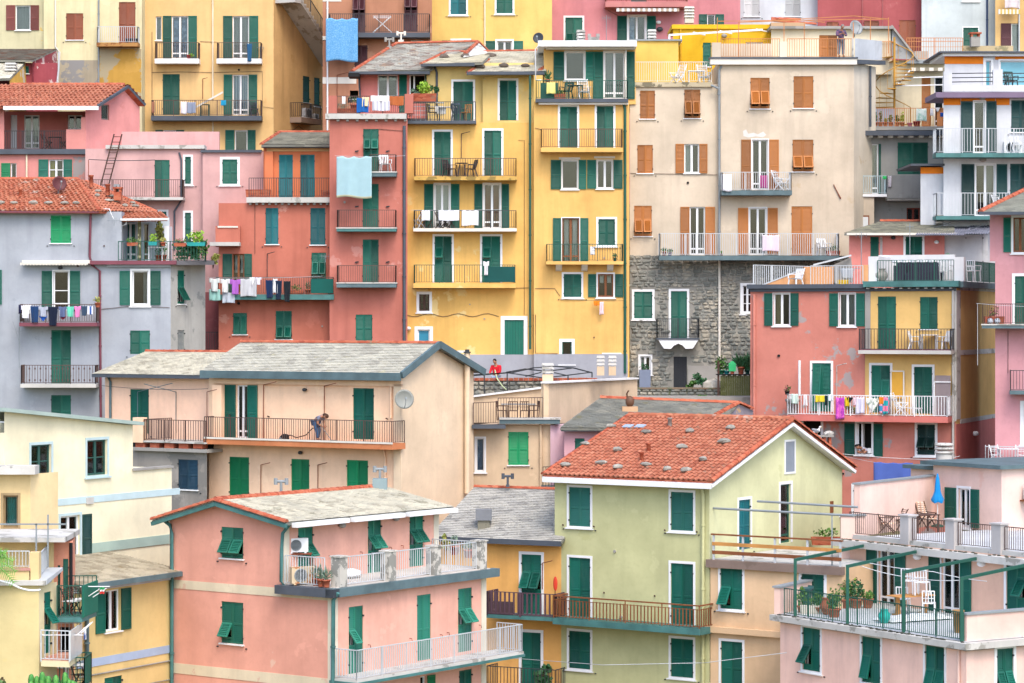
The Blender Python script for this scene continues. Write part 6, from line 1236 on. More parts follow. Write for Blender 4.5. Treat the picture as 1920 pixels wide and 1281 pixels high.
t=thing('pergola_frame','black iron pergola frame above the alley by the yellow house','pergola',P(1000,735,127.5));m=MB()
for pts in ([(884,703),(960,699),(1000,690),(1040,687),(1075,690),(1110,699)],[(884,705),(950,699),(1020,709),(1062,704),(1110,698)],[(950,698),(985,692),(1030,697),(1062,704)],[(985,706),(1020,697),(1075,690)]):
    ps=[P(x,y,127.4+(.0 if i else 0)+(y <697)*.9) for i,(x,y) in enumerate(pts)]
    for a,b_ in zip(ps,ps[1:]):m.bar(a,b_,.055)
for x,y0,y1 in ((908,702,742),(951,699,735),(1019,706,722),(1065,703,716),(1110,698,708)):m.bar(P(x,y0,127.4),P(x,y1,127.4),.06)
m.v=[tuple(V(v)-WM[t.name].translation) for v in m.v];put(t,'frame',m,IRON)
root,W=fhouse('low pink house with a grey slate roof just behind the green house',1058,1400,806,117.5,6,plaster('#eab4bc','#dca6ae',.05),cap=False);wins(W,[(1078,822,1096,860,'C',GR)])
roof(root,P(1050,803,117),P(1342,805,117),P(1125,748,121.5),P(1384,758,121.5),'slate',SLATED,160,base=SLATED,pw=.42,ph=.17);tile_row(root,P(1125,747,121.5),P(1384,757,121.5),.11,.36);tile_row(root,P(1342,780,119.3),P(1384,757,121.5),.12,.36);tile_row(root,P(1384,757,121.5),P(1410,768,122.3),.12,.36);wslab(W,1052,1345,803,809,.45,-.3,SLATEP,'gutter');mb=MB();mb.poly([P(1342,790,118.6),P(1384,759,121.5),P(1412,770,122.4),P(1412,800,122.4),P(1342,800,118.6)]);mb.build('gable',plaster('#8d8792','#d0a860',.2,.8),root)
mb=MB();q=P(1181,774,119.8);mb.box(q.x-.35,q.x+.35,q.y-.25,q.y+.25,q.z-.1,q.z+.28);mb.build('chimney',plaster('#d8b08a'),root);mb=MB();mb.ell(q+V((0,0,.5)),(.2,.2,.26),12,8);mb.tube([q+V((-.1,0,.6)),q+V((-.14,0,.85)),q+V((-.05,0,1.0))],.04,7);mb.build('cowl',paint('#6a4a36',.6),root)
# ================================================================ salmon and yellow house, right
SA_=plaster('#dd8e7e','#a9a9a8',.13,.9,.6,.72,2);YE_=plaster('#edc47c','#e0b468',.05,.5,.5)
C=XY(1792,124);dl=V((-.93,.37)).normalized();ds=V((.37,.93)).normalized();A_=C+dl*ray2(1407,C,dl);zt=zat(541,126)
root,W=house('salmon pink house with a yellow right half, laundry balcony and white roof terrace',A_,C,zt,9,SA_,skip=(0,1))
G=Wall(root,C,C+ds*9.4,W.z0,zt,plaster('#e9c07a','#dbb068',.05,.5,.5),name='side_wall')
wslab(W,1622,1791,536,787,.03,0,YE_,'yellow_render')
win_back=[]
for q in [(1450,550,1481,611,'O',GR,dict(sh=(15,15),s=.03,cur=(fabric('#c9b48a'),(.0,.5)))),(1573,550,1604,612,'O',GR,dict(sh=(16,16),s=.03,cur=(GRC,))),(1523,681,1558,772,'F',GR,dict(s=S1,fl='L',fz=(.0,.98),ang=9))]:win(W,*q[:6],**q[6])
for o in list(root.children):
    if o.name.startswith('yellow_render'):bpy.data.objects.remove(o)
yA,yB=W.uz(W.hit(1622,650,.03)[0],0,.03).xy,W.uz(W.L,0,.03).xy;WY=Wall(root,yA,yB,W.hit(1700,790)[1],zt,YE_,name='yellow_wall')
wins(WY,[(1646,556,1680,656,'C',GR),(1725,557,1758,617,'C',GR),(1634,685,1669,774,'F',GR,dict(s=S1,fl='R',fz=(0,.7),ang=10)),(1714,688,1748,776,'C',GR,dict(s=S1))])
u_=W.hit(1622,650,.03)[0];W.holes+=[(a+u_,b_+u_,c_,d_,.05) for a,b_,c_,d_,_ in WY.holes]
wslab(WY,1622,1632,538,655,.03,0,CEM,'pilaster');wslab(WY,1785,1793,538,790,.03,0,CEML,'pilaster');mb=MB()
for (x0,x1,y0,y1) in ((1793,1800,545,786),(1800,1868,655,664),(1800,1868,781,789),(1800,1868,539,546)):
    a,b_=G.hit(x0,700)[0],G.hit(x1,700)[0];mb.box(a,b_,-.03,0,G.hit((x0+x1)/2,y1)[1],G.hit((x0+x1)/2,y0)[1])
mb.build('string_course',CEML,root,G.M);zl=G.hit(1830,789)[1];mb=MB();mb.box(0,G.L,-.02,0,W.z0,zl);mb.build('lower_render',plaster('#d8827a','#cf766e',.06,.5,.6),root,G.M)
wins(W,[(1506,787,1539,818,'X',GR,dict(s=.12)),(1607,794,1634,851,'X',GR,dict(sh=(19,17),s=.1,soff=-.1)),(1720,796,1753,853,'F',shutter('#14423e'),dict(s=.12,fz=(.15,.58),ang=42)),(1601,912,1612,968,'C',GR,dict(s=.12,leaves=1))])
mb=MB();u,z=W.hit(1606,823);mb.box(u,u+.1,.03,.09,z-.7,z+.7);mb.box(u+.22,u+.3,.05,.4,z-.7,z+.7);mb.build('casement',WHITE,root,W.M)
b1=bal(W,1609,1783,617,657,664,1.0,IRON,CEML,gap=.14);wslab(W,1611,1781,655.5,657.2,.95,-.05,MARP,'balcony_floor')
b2=bal(W,1475,1777,742,780,791,1.05,WHITE,plaster('#d97e74','#c9706a',.06),gap=.13,r=.014)
chair(b1.at(1717,.5),1.2,'plastic',WHITE,'white plastic armchair left of the white table on the yellow balcony');chair(b1.at(1769,.5),-1.2,'plastic',WHITE,'white plastic armchair right of the white table on the yellow balcony');table(b1.at(1742,.5),0,'box',WHITE,'square white plastic table on the yellow house balcony',.8,.7)
r_=chair(b2.at(1692,.6),1.2,'deck',WHITE,'white lounger with leg rest on the laundry balcony',name='lounger',cat='lounger');m=MB()
for i in range(6):m.bar((-.24,-.36-i*.1,.38),(.24,-.36-i*.1,.38),.07,.025)
for s in (-1,1):m.bar((s*.25,-.3,.37),(s*.25,-.9,.37),.03);m.bar((s*.24,-.8,.36),(s*.24,-.9,0),.035)
put(r_,'leg_rest',m,WHITE)
for q in [(1484,738,1496,757,'sheet','#cfe6d8','cloth','pale green cloth at the left end of the laundry balcony'),(1507,740,1514,761,'sock','#eceef2','socks','white socks left of the yellow cloth on the laundry balcony'),(1529,741,1546,754,'sheet','#e8d03a','cloth','bright yellow cloth on the laundry balcony'),(1547,741,1551,760,'sheet','#1d2a30','cloth','narrow black cloth right of the yellow cloth'),(1552,739,1562,752,'sheet','#dde4ea','cloth','small white cloth right of the narrow black cloth on the laundry balcony'),
          (1567,744,1583,786,'sheet','#a63aa6','towel','long purple and pink patterned towel on the laundry balcony'),(1584,745,1593,762,'sheet','#e2c52a','cloth','mustard yellow cloth behind the black bikini bottoms'),(1588,745,1599,755,'brief','#23242c','briefs','black bikini bottoms on the laundry balcony'),(1600,745,1605,760,'sheet','#ecd2dc','cloth','thin pale pink cloth left of the lilac towel'),(1606,744,1621,776,'sheet','#d6d3e6','towel','pale lilac towel on the laundry balcony'),
          (1624,747,1648,774,'brief','#eceee6','cloth','big white patterned cloth gathered on the laundry balcony'),(1648,744,1657,758,'sheet','#f08a2a','cloth','orange square cloth right of the white patterned cloth'),(1648,757,1657,775,'sheet','#3f8fb8','cloth','blue and pink checked cloth under the orange cloth'),(1657,744,1668,777,'sheet','#2aa0a8','towel','teal patchwork towel at the right of the laundry')]:
    mt={'#a63aa6':fabric('#b040b0','#e06ac0',5,'speck'),'#2aa0a8':fabric('#2aa0a8','#e07a9a',4,'check'),'#eceee6':fabric('#eceee6','#9aa89a',5,'speck'),'#3f8fb8':fabric('#3f8fb8','#e0a0b8',4,'check')}.get(q[5]) or fabric(q[5])
    cloth(W,1.1+(q[0] % 3)*.02,*q[:5],mt,q[6],q[7])
line(W,1.12,1475,739,1700,744,'clothesline along the laundry balcony',.03);shrub(b2.at(1594,.7),'green plant behind the washing on the laundry balcony',(.35,.25,.3),120,.14,3);plant(b2.at(1486,.6),'grey tub under the pale green cloth on the laundry balcony',.32,.75,CEM,n=0,name='tub',cat='tub')
plant(b2.at(1476,.95,.95),'red geranium in a pot at the left end of the laundry balcony railing',.12,.16,DARK,4,(.22,.2,.18),60,.1);t=thing('screen','grey reed screen standing at the right end of the laundry balcony','screen',b2.at(1768,.35),b2.rz);m=MB();m.box(-.36,.36,-.02,.02,0,1.9);put(t,'mat',m,plaster('#9a8d8e','#857a7c',.1,3));m=MB();m.bar((-.4,-.04,0),(-.4,-.04,1.62),.05);m.bar((-.4,-.04,1.6),(.38,-.04,1.6),.05);put(t,'frame',m,WHITE)
t=thing('panel','yellow panel in a pale frame leaning between the two doors of the laundry balcony','panel',b2.at(1683,.1),b2.rz);m=MB();m.box(-.27,.27,-.02,.02,.8,2.05);put(t,'board',m,paint('#e0a83a'));m=MB();m.bar((-.3,-.02,0),(-.3,-.02,2.1),.06);m.bar((.3,-.02,0),(.3,-.02,2.1),.06);m.bar((-.3,-.02,2.08),(.3,-.02,2.08),.06);put(t,'frame',m,OFFW)
pipe(W,[(1499,676),(1499,742)],WHITE,.06,.5,'awning_post',False);bracket(W,1569,686,742,18,.6,CEML);pipe(WY,[(1787,545),(1787,1000)],CEML,.06);pipe(W,[(1414,552),(1414,780)],SA_,.08);mb=MB();mb.box(0,W.L+.02,-.12,0,zt-.14,zt+.02);mb.build('string_course',SLATEP,root,W.M)
cable('clothesline','white clotheslines from the leaning window to the right',[W.pt(1568,850,.5),W.pt(1750,862,.4),W.pt(1800,855,.6)],WHITE,.012,.05)
cloth(W,.8,1638,866,1712,912,'sheet',fabric('#5870bc'),'sheet','large plain blue sheet hanging below the person leaning from the window','sheet');line(W,.8,1575,853,1640,867,'clothesline running to the blue sheet',.02)
lp=W.pt(1614,850,.12);J=dict(pelvis=(.3,.45,-.15),chest=(.12,.18,.17),neck=(-.02,.0,.27),head=(-.1,-.08,.3),lsh=(-.08,.14,.2),lel=(-.14,-.02,.03),lwr=(.06,-.14,.05),rsh=(.26,.08,.16),rel=(.22,-.06,.03),rwr=(-.02,-.12,.06),lhip=(.22,.55,-.25),lkn=(.22,.62,-.65),lan=(.22,.62,-1.0),rhip=(.4,.5,-.25),rkn=(.4,.6,-.65),ran=(.4,.6,-1.0))
person('person in a white T-shirt leaning on folded arms in the open window',lp,W.ang,J,fabric('#d9d6e2'),None,HAIRD,.03,.3,look=(-.5,-1,-.3));mb=MB();mb.box(-.08,.08,-.05,.05,0,.24);tag(mb.build('bag',WHITE,None,T(W.pt(1630,850,.05))),'small white paper bag on the sill beside the leaning person','bag')
wslab(W,1400,1622,533,541,.25,0,SLATEP,'gutter');mb=MB();mb.box(0,W.hit(1620,536)[0],.1,8,zt+.02,zt+.06);mb.build('terrace_floor',CEM,root,W.M)
def strip(x0,y0,x1,y1,depth,h,mat,nm,th=.14):
    """low wall standing on the terrace between two pixel columns, given height"""
    a,b_=W.hit(x0,y0,-depth)[0],W.hit(x1,y1,-depth)[0];mb=MB();mb.box(a,b_,depth,depth+th,zt,zt+h);return mb.build(nm,mat,root,W.M)
OP=plaster('#eeb07c','#d9a070',.08,.8,.5);strip(1507,500,1562,500,.9,1.05,OP,'parapet');mb=MB();a,b_=W.hit(1420,530,-.7)[0],W.hit(1510,505,-.9)[0];z1=W.hit(1510,505,-.9)[1];mb.hexa([(a,.9,zt),(b_,.9,zt),(b_,1.05,zt),(a,1.05,zt),(a,.9,zt+.1),(b_,.9,z1),(b_,1.05,z1),(a,1.05,zt+.1)]);mb.build('sloping_parapet',OP,root,W.M);mb=MB();mb.bar((a,.97,zt+.12),(b_,.97,z1+.04),.2,.06);mb.bar(W.M.inverted() @ W.pt(1525,497,-1.0),W.M.inverted() @ W.pt(1596,479,-1.6),.2,.08);mb.build('coping',LGREY,root,W.M)
rl=MB();p0,p1=W.pt(1413,538,-.5),W.pt(1546,538,-6);p1.z=p0.z;rail_mb(rl,[p0,p1],1.05,.17,.018);p2,p3=W.pt(1520,536,.05),W.pt(1618,536,.05);rail_mb(rl,[p2,p3],.95,.13);rl.build('railing',LGREY,root);mb=MB();mb.hexa([V(q) for q in (W.pt(1556,530,-1.8),W.pt(1600,530,-1.8),W.pt(1600,530,-2.0),W.pt(1556,530,-2.0),W.pt(1556,500,-1.8),W.pt(1596,482,-1.8),W.pt(1596,482,-2.0),W.pt(1556,500,-2.0))]);mb.build('gable',CEM,root)
chair(W.uz(W.hit(1492,534,-.3)[0],zt+.06,-.3),W.ang-.5,'plastic',WHITE,'white plastic armchair alone on the salmon house roof terrace')
t=thing('drying_rack','folding airer with a grey towel on the salmon house roof terrace','drying rack',W.uz(W.hit(1588,534,-.8)[0],zt+.06,-.8),W.ang);r_=MB()
for s in (-.4,.4):r_.bar((-.6+s*.3,s*.5,.9),(.6,s*.5,.9),.025);r_.bar((-.35,s*.5,0),(.35,s*.5,.9),.025);r_.bar((.35,s*.5,0),(-.35,s*.5,.9),.025)
put(t,'frame',r_,GREY);cloth(W,-.5,1578,503,1600,522,'sheet',fabric('#b5bcc4'),'towel','grey towel on the airer on the salmon house roof terrace');mb=MB();mb.box(-.25,.25,-.15,.15,0,.35);tag(mb.build('crate',paint('#e0b820'),None,T(W.uz(W.hit(1579,534,-.4)[0],zt+.06,-.4)) @ RZ(.3)),'yellow crate under the airer on the salmon house roof terrace','crate')
zw=W.hit(1700,528,.3)[1];wslab(W,1618,1797,527,538,.45,0,COPT,'terrace_edge');mb=MB();mb.box(0.0,G.hit(1868,533)[0],-.35,0,zw-.28,zw);mb.build('terrace_edge',COPPER,root,G.M);mb=MB();u0=W.hit(1619,528)[0];mb.box(u0,W.L,-.3,8,zw-.05,zw+.02);mb.build('terrace_floor',CEML,root,W.M);mb=MB()
for i in range(11):u=W.hit(1630+i*15.5,541)[0];mb.box(u-.06,u+.06,-.35,0,zw-.34,zw-.285)
mb.build('dentils',CEML,root,W.M)
def tw(x0,x1,ytop,dep,nm='parapet',th=.18,mat=None):
    a,b_=W.hit(x0,500,-dep)[0],W.hit(x1,500,-dep)[0];z1=W.hit((x0+x1)/2,ytop,-dep)[1];mb=MB();mb.box(a,b_,dep,dep+th,zw,z1);return mb.build(nm,mat or plaster('#e9eaec','#d8d8d8',.05),root,W.M)
tw(1628,1647,481,.1,th=2.4);tw(1647,1790,478,2.5,'back_parapet');tw(1789,1807,482,.0,'parapet_pier',.4);wslab(W,1615,1629,497,528,-.1,1.2,OP,'orange_pier')
rl=MB();rail_mb(rl,[W.uz(W.hit(1645,525)[0],zw,-.05),W.uz(W.hit(1788,525)[0],zw,-.05)],1.0,.13,post=.95);pe=G.uz(G.hit(1862,520)[0],zw,.1);rail_mb(rl,[W.uz(W.L+.1,zw,-.3),pe],1.0,.14);rl.build('railing',GIRON,root)
RAT=plaster('#3c3a4a','#2c2a38',.1,6,k=.8);fp=lambda x,d_:W.uz(W.hit(x,525,-d_)[0],zw+.02,-d_)
t=thing('rattan_sofa','dark rattan corner sofa with white cushions on the white roof terrace','sofa',fp(1717,1.0),W.ang);m=MB();m.box(-1.0,1.0,.35,.55,0,.9);put(t,'backrest',m,RAT);m=MB();m.box(-.4,1.2,-.4,.35,0,.42);put(t,'seat',m,RAT);m=MB();m.box(-1.0,-.4,-.3,.35,0,.75);put(t,'armrest',m,RAT);m=MB()
for i in range(5):m.ell((-1.0+i*.42,.42,.95),(.26,.16,.09),8,6)
put(t,'cushion',m,WHITE)
for i,(x,d_,rz) in enumerate(((1774,.8,2.6),(1826,1.2,2.4),(1768,2.0,.5),(1812,2.2,.6))):chair(fp(x,d_),rz,'metal',WHITE,('white slatted chair left of the white pier on the roof terrace','white slatted chair right of the white pier on the roof terrace','second white chair behind the one left of the white pier','second white chair behind the one right of the white pier')[i],s=1.1)
plant(fp(1651,.4),'silvery round mesh basket in the left corner of the white roof terrace',.35,.6,CEM,n=0,name='basket',cat='basket',kind='urn');shrub(fp(1775,2.7)+V((0,0,.95)),'blue and green bundle on the white terrace back parapet',(.3,.2,.2),60,.16,5)
W2r=root;Yh=131.5;A5,B5=XY(1592,Yh),XY(1771,Yh);rh_,WH=house('small salmon rooftop house with a slate roof behind the white terrace',A5,B5,zat(437,Yh),5,plaster('#e58f84','#d98278',.05),z0=zt-.5);wins(WH,[(1632,444,1648,520,'C',GR,dict(leaves=1)),(1650,444,1655,480,'W',GR,dict(panes=1,sill=False)),(1698,444,1729,485,'F',GR,dict(s=S1,fl='LR',fz=(0,.3)))]);
roof(rh_,P(1583,438,Yh-.7),P(1790,438,Yh-.7),P(1650,417,Yh+3),P(1790,417,Yh+3),'slate',pieces('#9c9a8c','#b0ad98','#86857a',2.2,k=.72),base=SLATED);tile_row(rh_,P(1650,416,Yh+3),P(1730,416,Yh+3),.1,.36);mb=MB();mb.box(WH.hit(1584,440)[0],WH.hit(1790,440)[0],-.75,-.65,zat(441,Yh-.7),zat(437,Yh-.7));mb.build('gutter',OFFW,rh_,WH.M);wslab(WH,1771,1850,440,540,-.3,2,plaster('#dfe0e2','#c8cacc',.06),'white_wall');lamp(WH,1756,454,s=.12);lamp(WH,1675,446,s=.12,mat=IRON)
WHB=Wall(rh_,WH.uz(WH.hit(1772,480,-.28)[0],0,-.28).xy,WH.uz(WH.hit(1852,480,-.28)[0],0,-.28).xy,zt-.5,zat(437,Yh),plaster('#dfe0e2','#c8cacc',.06));win(WHB,1811,437,1843,500,'C',GR,name='door')
t=thing('corrugated_awning','grey corrugated canopy over the white roof terrace door','canopy',P(1780,440,Yh-.8));m=MB();n=60;vs=[]
for j,(ya,yy) in enumerate(((440,Yh-1.2),(425,Yh+1.5))):
    for i in range(n+1):x=1716+(1852-1716)*i/n+(12 if j else 0);vs.append(P(x,ya+(0 if j==0 else 0)+.9*(-1)** i-(2 if i >40 else 0),yy)-WM[t.name].translation)
m.add(vs,[(i,i+1,n+2+i,n+1+i) for i in range(n)]);o=put(t,'sheet',m,paint('#787a88',.6,.8,.3));o.modifiers.new('t','SOLIDIFY').thickness=.03;m=MB();q=WM[t.name].translation;m.bar(P(1852,418,Yh+.5)-q,P(1820,430,Yh-.5)-q,.04);m.bar(P(1782,418,Yh+.5)-q,P(1752,427,Yh)-q,.04);put(t,'strut',m,IRON)
aerial(W.pt(1706,478,-2),'tall rusty aerial mast on the white terrace parapet',1.5,3,.15);aerial(P(1615,497,128),'aerial mast before the salmon rooftop house',1.6,4,.25)
chimney(root,P(1763,426,Yh+2),.5,.1,CEM,'slat',CEM,3)
cm=thing('brick_chimney','low brick chimney with a stone slab under the gull','chimney',W.pt(1540,857,1.2));q=WM[cm.name].translation;m=MB();m.box(-.5,.5,-.3,.3,-1.2,.55);put(cm,'shaft',m,CEM)
for i in range(4):m=MB();m.box(-.46+i*.26,-.34+i*.26,-.28,.28,.55,.95);put(cm,'brick',m,TERRA)
m=MB();m.box(-.55,.55,-.35,.35,.95,1.02);put(cm,'slab',m,CEM);rocks([(q+V((.35,0,.98)),V((0,0,1)))],0,CEML,'pale stone beside the gull on the brick chimney',None,.22)
gu=thing('gull','white gull with grey wings standing on the brick chimney slab','bird',q+V((-.22,0,1.02)),0);M0=WM[gu.name] @ T((0,0,.19));m=MB();m.tube([(-.17,0,-.02),(-.08,0,.0),(.04,0,.04),(.12,0,.1),(.15,0,.17)],.07,10,r1=.042);m.ell((.0,0,.02),(.17,.085,.085),12,8);m.ell((.165,0,.2),(.055,.046,.046),10,8);link('body',m.mesh('body',WHITE),gu,M0)
for s in (-1,1):m=MB();m.ell((-.07,s*.07,.03),(.19,.03,.07),10,6,M=Matrix.Rotation(R(14),4,'Y'));link('wing',m.mesh('wing',paint('#8a909a')),gu,M0);m=MB();m.tube([(.02,s*.03,-.05),(.03,s*.03,-.19)],.009,5);m.box(.0,.07,s*.03-.02,s*.03+.02,-.19,-.18);link('leg',m.mesh('leg',paint('#d8a080')),gu,M0)
m=MB();m.tube([(.2,0,.195),(.27,0,.18)],.015,6,r1=.005);link('beak',m.mesh('beak',paint('#e0b030')),gu,M0);m=MB();m.tube([(-.15,0,-.01),(-.3,0,-.06)],.03,6,r1=.012);link('tail',m.mesh('tail',DARK),gu,M0)
# ================================================================ mauve-pink house at the right edge
A_=XY(1866,121);B_=A_+V((.982,-.18))*8;root,W=house('mauve pink house at the right edge with green shutters and a striped-ball balcony',A_,B_,zat(400,121),8,plaster('#da9ea4','#cb8e94',.06,.5,.6),back=(1.5,8))
A6=XY(1856,121.02);W6=Wall(root,A6,A_+(A_-A_)+V((.1,.0)),W.hit(1870,490)[1],W.z1,W.mat,name='corner_wall')
wins(W,[(1900,408,1926,473,'O',GR,dict(sh=(14,0),s=.1,fr=WOOD)),(1903,518,1934,608,'C',GR,dict(s=.13)),(1919,758,1950,830,'W',GR,dict(s=.15))])
b1=bal(W,1841,2000,570,608,616,1.0,BIRON,COPPER,gap=.1,edge=CEML);b2=bal(W,1893,2000,695,733,740,.9,IRON,COPPER,gap=.13);b3=bal(W,1846,2000,838,873,890,1.2,LGREY,plaster('#cf8e98'),gap=.13)
for i,x in enumerate((1857,1870)):m=MB();m.ell((0,0,.14),(.14,.14,.14),14,10);tag(m.build('ball',fabric('#dfe4ea','#5a6a80',7,'stripe'),None,T(b1.at(x,.85))),('striped ball, left one on the mauve house balcony','striped ball, right one on the mauve house balcony')[i],'ball')
plant(b1.at(1864,.55),'reddish plant in a terracotta trough behind the two striped balls',.16,.35,TERRA,4,(.35,.15,.3),80,.1,'box',w=.9,name='planter');cable('clothesline','white line and cord hanging from the mauve house balcony rail',[W.pt(1833,570,1.0),W.pt(1833,685,1.0)],LGREY,.012);line(W,1.1,1830,569,1930,575,'double white line along the mauve house balcony rail',.02)
chair(b3.at(1868,.6),.3,'fold',WHITE,'white chair left on the lowest mauve house balcony');table(b3.at(1890,.6),0,'box',WHITE,'white table with a pale cloth on the lowest mauve house balcony',.9,.6);chair(b3.at(1912,.6),-.3,'fold',WHITE,'white chair right on the lowest mauve house balcony')
roof(root,P(1838,399,120.2),P(2010,399,118.5),P(1935,352,125),P(2010,352,125),'slate',pieces('#a9aa9f','#bcbcae','#8f9087',2.2,k=.72),base=SLATED);tile_row(root,P(1838,398,120.2),P(1935,351,125),.12,.36);mb=MB();mb.bar(P(1836,400,120.1),P(1990,400,118.5),.12,.14);mb.build('gutter',SLATEP,root);lamp(G,1829,813,s=.16);wslab(W,1868,1890,815,860,-.01,.02,W.mat,'niche')
# ================================================================ green house with the red tiled roof
GN=plaster('#cfcf9c','#c2c28e',.05,.4,.45);GN_LIT=plaster('#dfe0b2','#d2d3a2',.05,.4,.45)  # second green is the same paint, lightened for the sunlit gable
C=XY(1330,106);dl=V((-.823,.568));ds=V((.568,.823));A_=C+dl*ray2(1040,C,dl);sd=ray2(1579,C,ds);D_=C+ds*sd;tmp=type('o',(),dict(A=C,d=ds,n=V((ds.y,-ds.x))));uA,zA=Wall.hit(tmp,1470,794);uF,zF=Wall.hit(tmp,1576,880);zE=zat(907,106)
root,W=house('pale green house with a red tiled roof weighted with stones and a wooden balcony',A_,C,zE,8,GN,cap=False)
G=Wall(root,C,D_,W.z0,zE,GN_LIT,top=[(sd,zF),(uA,zA),(0,zE)],name='gable_wall')
for o in [o for o in root.children if o.name.startswith('wall')]:bpy.data.objects.remove(o)
sides(root,[A_,C,D_,A_+ds*sd],W.z0,min(zE,zF),GN,(0,1),False)
wins(W,[(1067,914,1107,987,'C',GLZ),(1258,923,1300,995,'C',GLZ),(1067,1046,1107,1160,'C',GR),(1258,1057,1300,1174,'C',GR),(1067,1184,1107,1254,'C',GR),(1258,1198,1300,1270,'C',GR)],s=.1)
wins(G,[(1385,937,1407,1030,'C',TEAL,dict(s=.11)),(1463,908,1483,1018,'O',GR,dict(s=.12,fr=GIRON,panes=1))]);mb=MB()
u0,u1=G.hit(1472,855)[0],G.hit(1489,855)[0];z1,z0=G.hit(1480,828)[1],G.hit(1480,885)[1];mb.box(u0,u1,-.02,.01,z0,z1,1)
for q in ((u0-.08,u0,z0-.08,z1+.08),(u1,u1+.08,z0-.08,z1+.08),(u0,u1,z1,z1+.08),(u0,u1,z0-.08,z0)):mb.box(q[0],q[1],-.04,.01,q[2],q[3])
mb.build('gable_window',[WHITE,paint('#8d98a4',.3)],root,G.M);mb=MB();u0,z0=G.hit(1556,962);mb.box(u0,u0+.28,-.03,0,z0,z0+.5);mb.build('shutter_hatch',WOOD,root,G.M)
ov=.4;e0,e1=W.uz(-.25,zE+.12,.5),G.uz(-.55,zE+.12,ov);X_=V((ds.x,ds.y,0));r1=G.uz(uA,zA+.16,ov);r0=V((e0.x,e0.y,0))+X_*(uA+.55);r0.z=r1.z;f1=G.uz(sd+.45,zF+.05,ov);f0=r0+(f1-r1)
roof(root,e0,e1,r0,r1,'tile',TILE,300,pw=.235,ph=.335,base=TERRA);roof(root,f1,f0,r1,r0,'tile',TILE,0,pw=.3,ph=.4,base=TERRA)
tile_row(root,r0,r1,.13,.38,TILEW);tile_row(root,e1,r1,.11,.36);tile_row(root,f1,r1,.11,.36);tile_row(root,e0,r0,.1,.36)
mb=MB();dn=V((0,0,-.18));mb.bar(e0+dn,e1+dn,.12,.22);mb.bar(e1+dn,r1+dn,.1,.13);mb.bar(f1+dn,r1+dn,.1,.13);mb.build('fascia',WHITE,root);mb=MB();mb.hexa([V(q) for q in (e0+V((0,0,-.3)),e1+V((0,0,-.3)),C.to_3d()+V((0,0,zE-.04)),A_.to_3d()+V((0,0,zE-.04)),e0+V((0,0,-.26)),e1+V((0,0,-.26)),C.to_3d()+V((0,0,zE)),A_.to_3d()+V((0,0,zE)))]);mb.build('soffit',WHITE,root)
mb=MB();dn=V((0,0,-.27));mb.hexa([e1+dn,f1*0+G.uz(0,zE+.0,.0),G.uz(uA,zA-.02,0),r1+dn]+[q+V((0,0,.03)) for q in (e1+dn,G.uz(0,zE,0),G.uz(uA,zA-.02,0),r1+dn)]);mb.hexa([f1+dn,G.uz(sd,zF,.0),G.uz(uA,zA-.02,0),r1+dn]+[q+V((0,0,.03)) for q in (f1+dn,G.uz(sd,zF,0),G.uz(uA,zA-.02,0),r1+dn)]);mb.build('soffit',WHITE,root)
rn=(e1-e0).cross(r0-e0).normalized();rn=rn if rn.z >0 else-rn
def onroof(px,py):
    d=V(((px-HX)/F,1,(HY-py)/F));o=V((0,0,EZ));t=(e0-o).dot(rn)/d.dot(rn);return o+d*t
sp=[(1147,804),(1213,815),(1294,813),(1371,807),(1098,837),(1159,848),(1279,843),(1358,833),(1061,877),(1128,873),(1160,881),(1212,876),(1252,885),(1287,887),(1319,866)]
rocks([(onroof(*q)+rn*.02,rn) for q in sp],0,stonemat('#8f8d86','#a9a69c','#7d7b74'),[f'grey stone on the red tiled roof, {a} of the {b} row' for a,b in (('first','top'),('second','top'),('third','top'),('last','top'),('first','middle'),('second','middle'),('third','middle'),('last','middle'),('first','bottom'),('second','bottom'),('third','bottom'),('fourth','bottom'),('fifth','bottom'),('sixth','bottom'),('last','bottom'))],'stones on the red tiled roof',.2)
for i,(x,y) in enumerate(((1178,803),(1201,803))):mb=MB();mb.box(-.22,.22,-.16,.16,0,.04);M=Matrix(((e1-e0).normalized(),rn.cross((e1-e0).normalized()),rn)).transposed().to_4x4();M.translation=onroof(x,y)+rn*.08;mb.build('roof_light',paint('#a8bcd0',.15),root,M)
for x,y in ((1256,801),(1216,849),(1203,866)):chimney(root,onroof(x,y)-V((0,0,.1)),.17,.5,TERRA if y >840 else CEM,'pipe')
pipe(W,[(1316,918),(1318,930),(1318,1040),(1318,1300)],GN,.07,.1)
b=bal(W,1036,1312,1127,1169,1181,1.05,WOOD,COPT,railing=False);mb=MB();n=42;h=b.h
mb.bar((b.u0,-1.0,b.z+h),(b.u1,-1.0,b.z+h),.09,.05);mb.bar((b.u0+.04,-1,b.z+h),(b.u0+.04,0,b.z+h),.09,.05);mb.bar((b.u1-.04,-1,b.z+h),(b.u1-.04,0,b.z+h),.09,.05)
for f in (0,.25,.5,.75,1):u=b.u0+.04+(b.u1-b.u0-.08)*f;mb.bar((u,-1.02,b.z-.1),(u,-1.02,b.z+h),.035)
for zz in (.08,h*.82):mb.bar((b.u0,-1,b.z+zz),(b.u1,-1,b.z+zz),.025);mb.bar((b.u1-.04,-1,b.z+zz),(b.u1-.04,0,b.z+zz),.025);mb.bar((b.u0+.04,-1,b.z+zz),(b.u0+.04,0,b.z+zz),.025)
mb.build('railing',[WOOD],b.o,W.M);bm=MB();bm.box(-.022,.022,-.014,.014,.05,h*.85);bme=bm.mesh('baluster',WOOD)
for i in range(n):u=b.u0+.15+(b.u1-b.u0-.3)*i/(n-1);link('baluster',bme,b.o,W.M @ T((u,-1.0,b.z)))
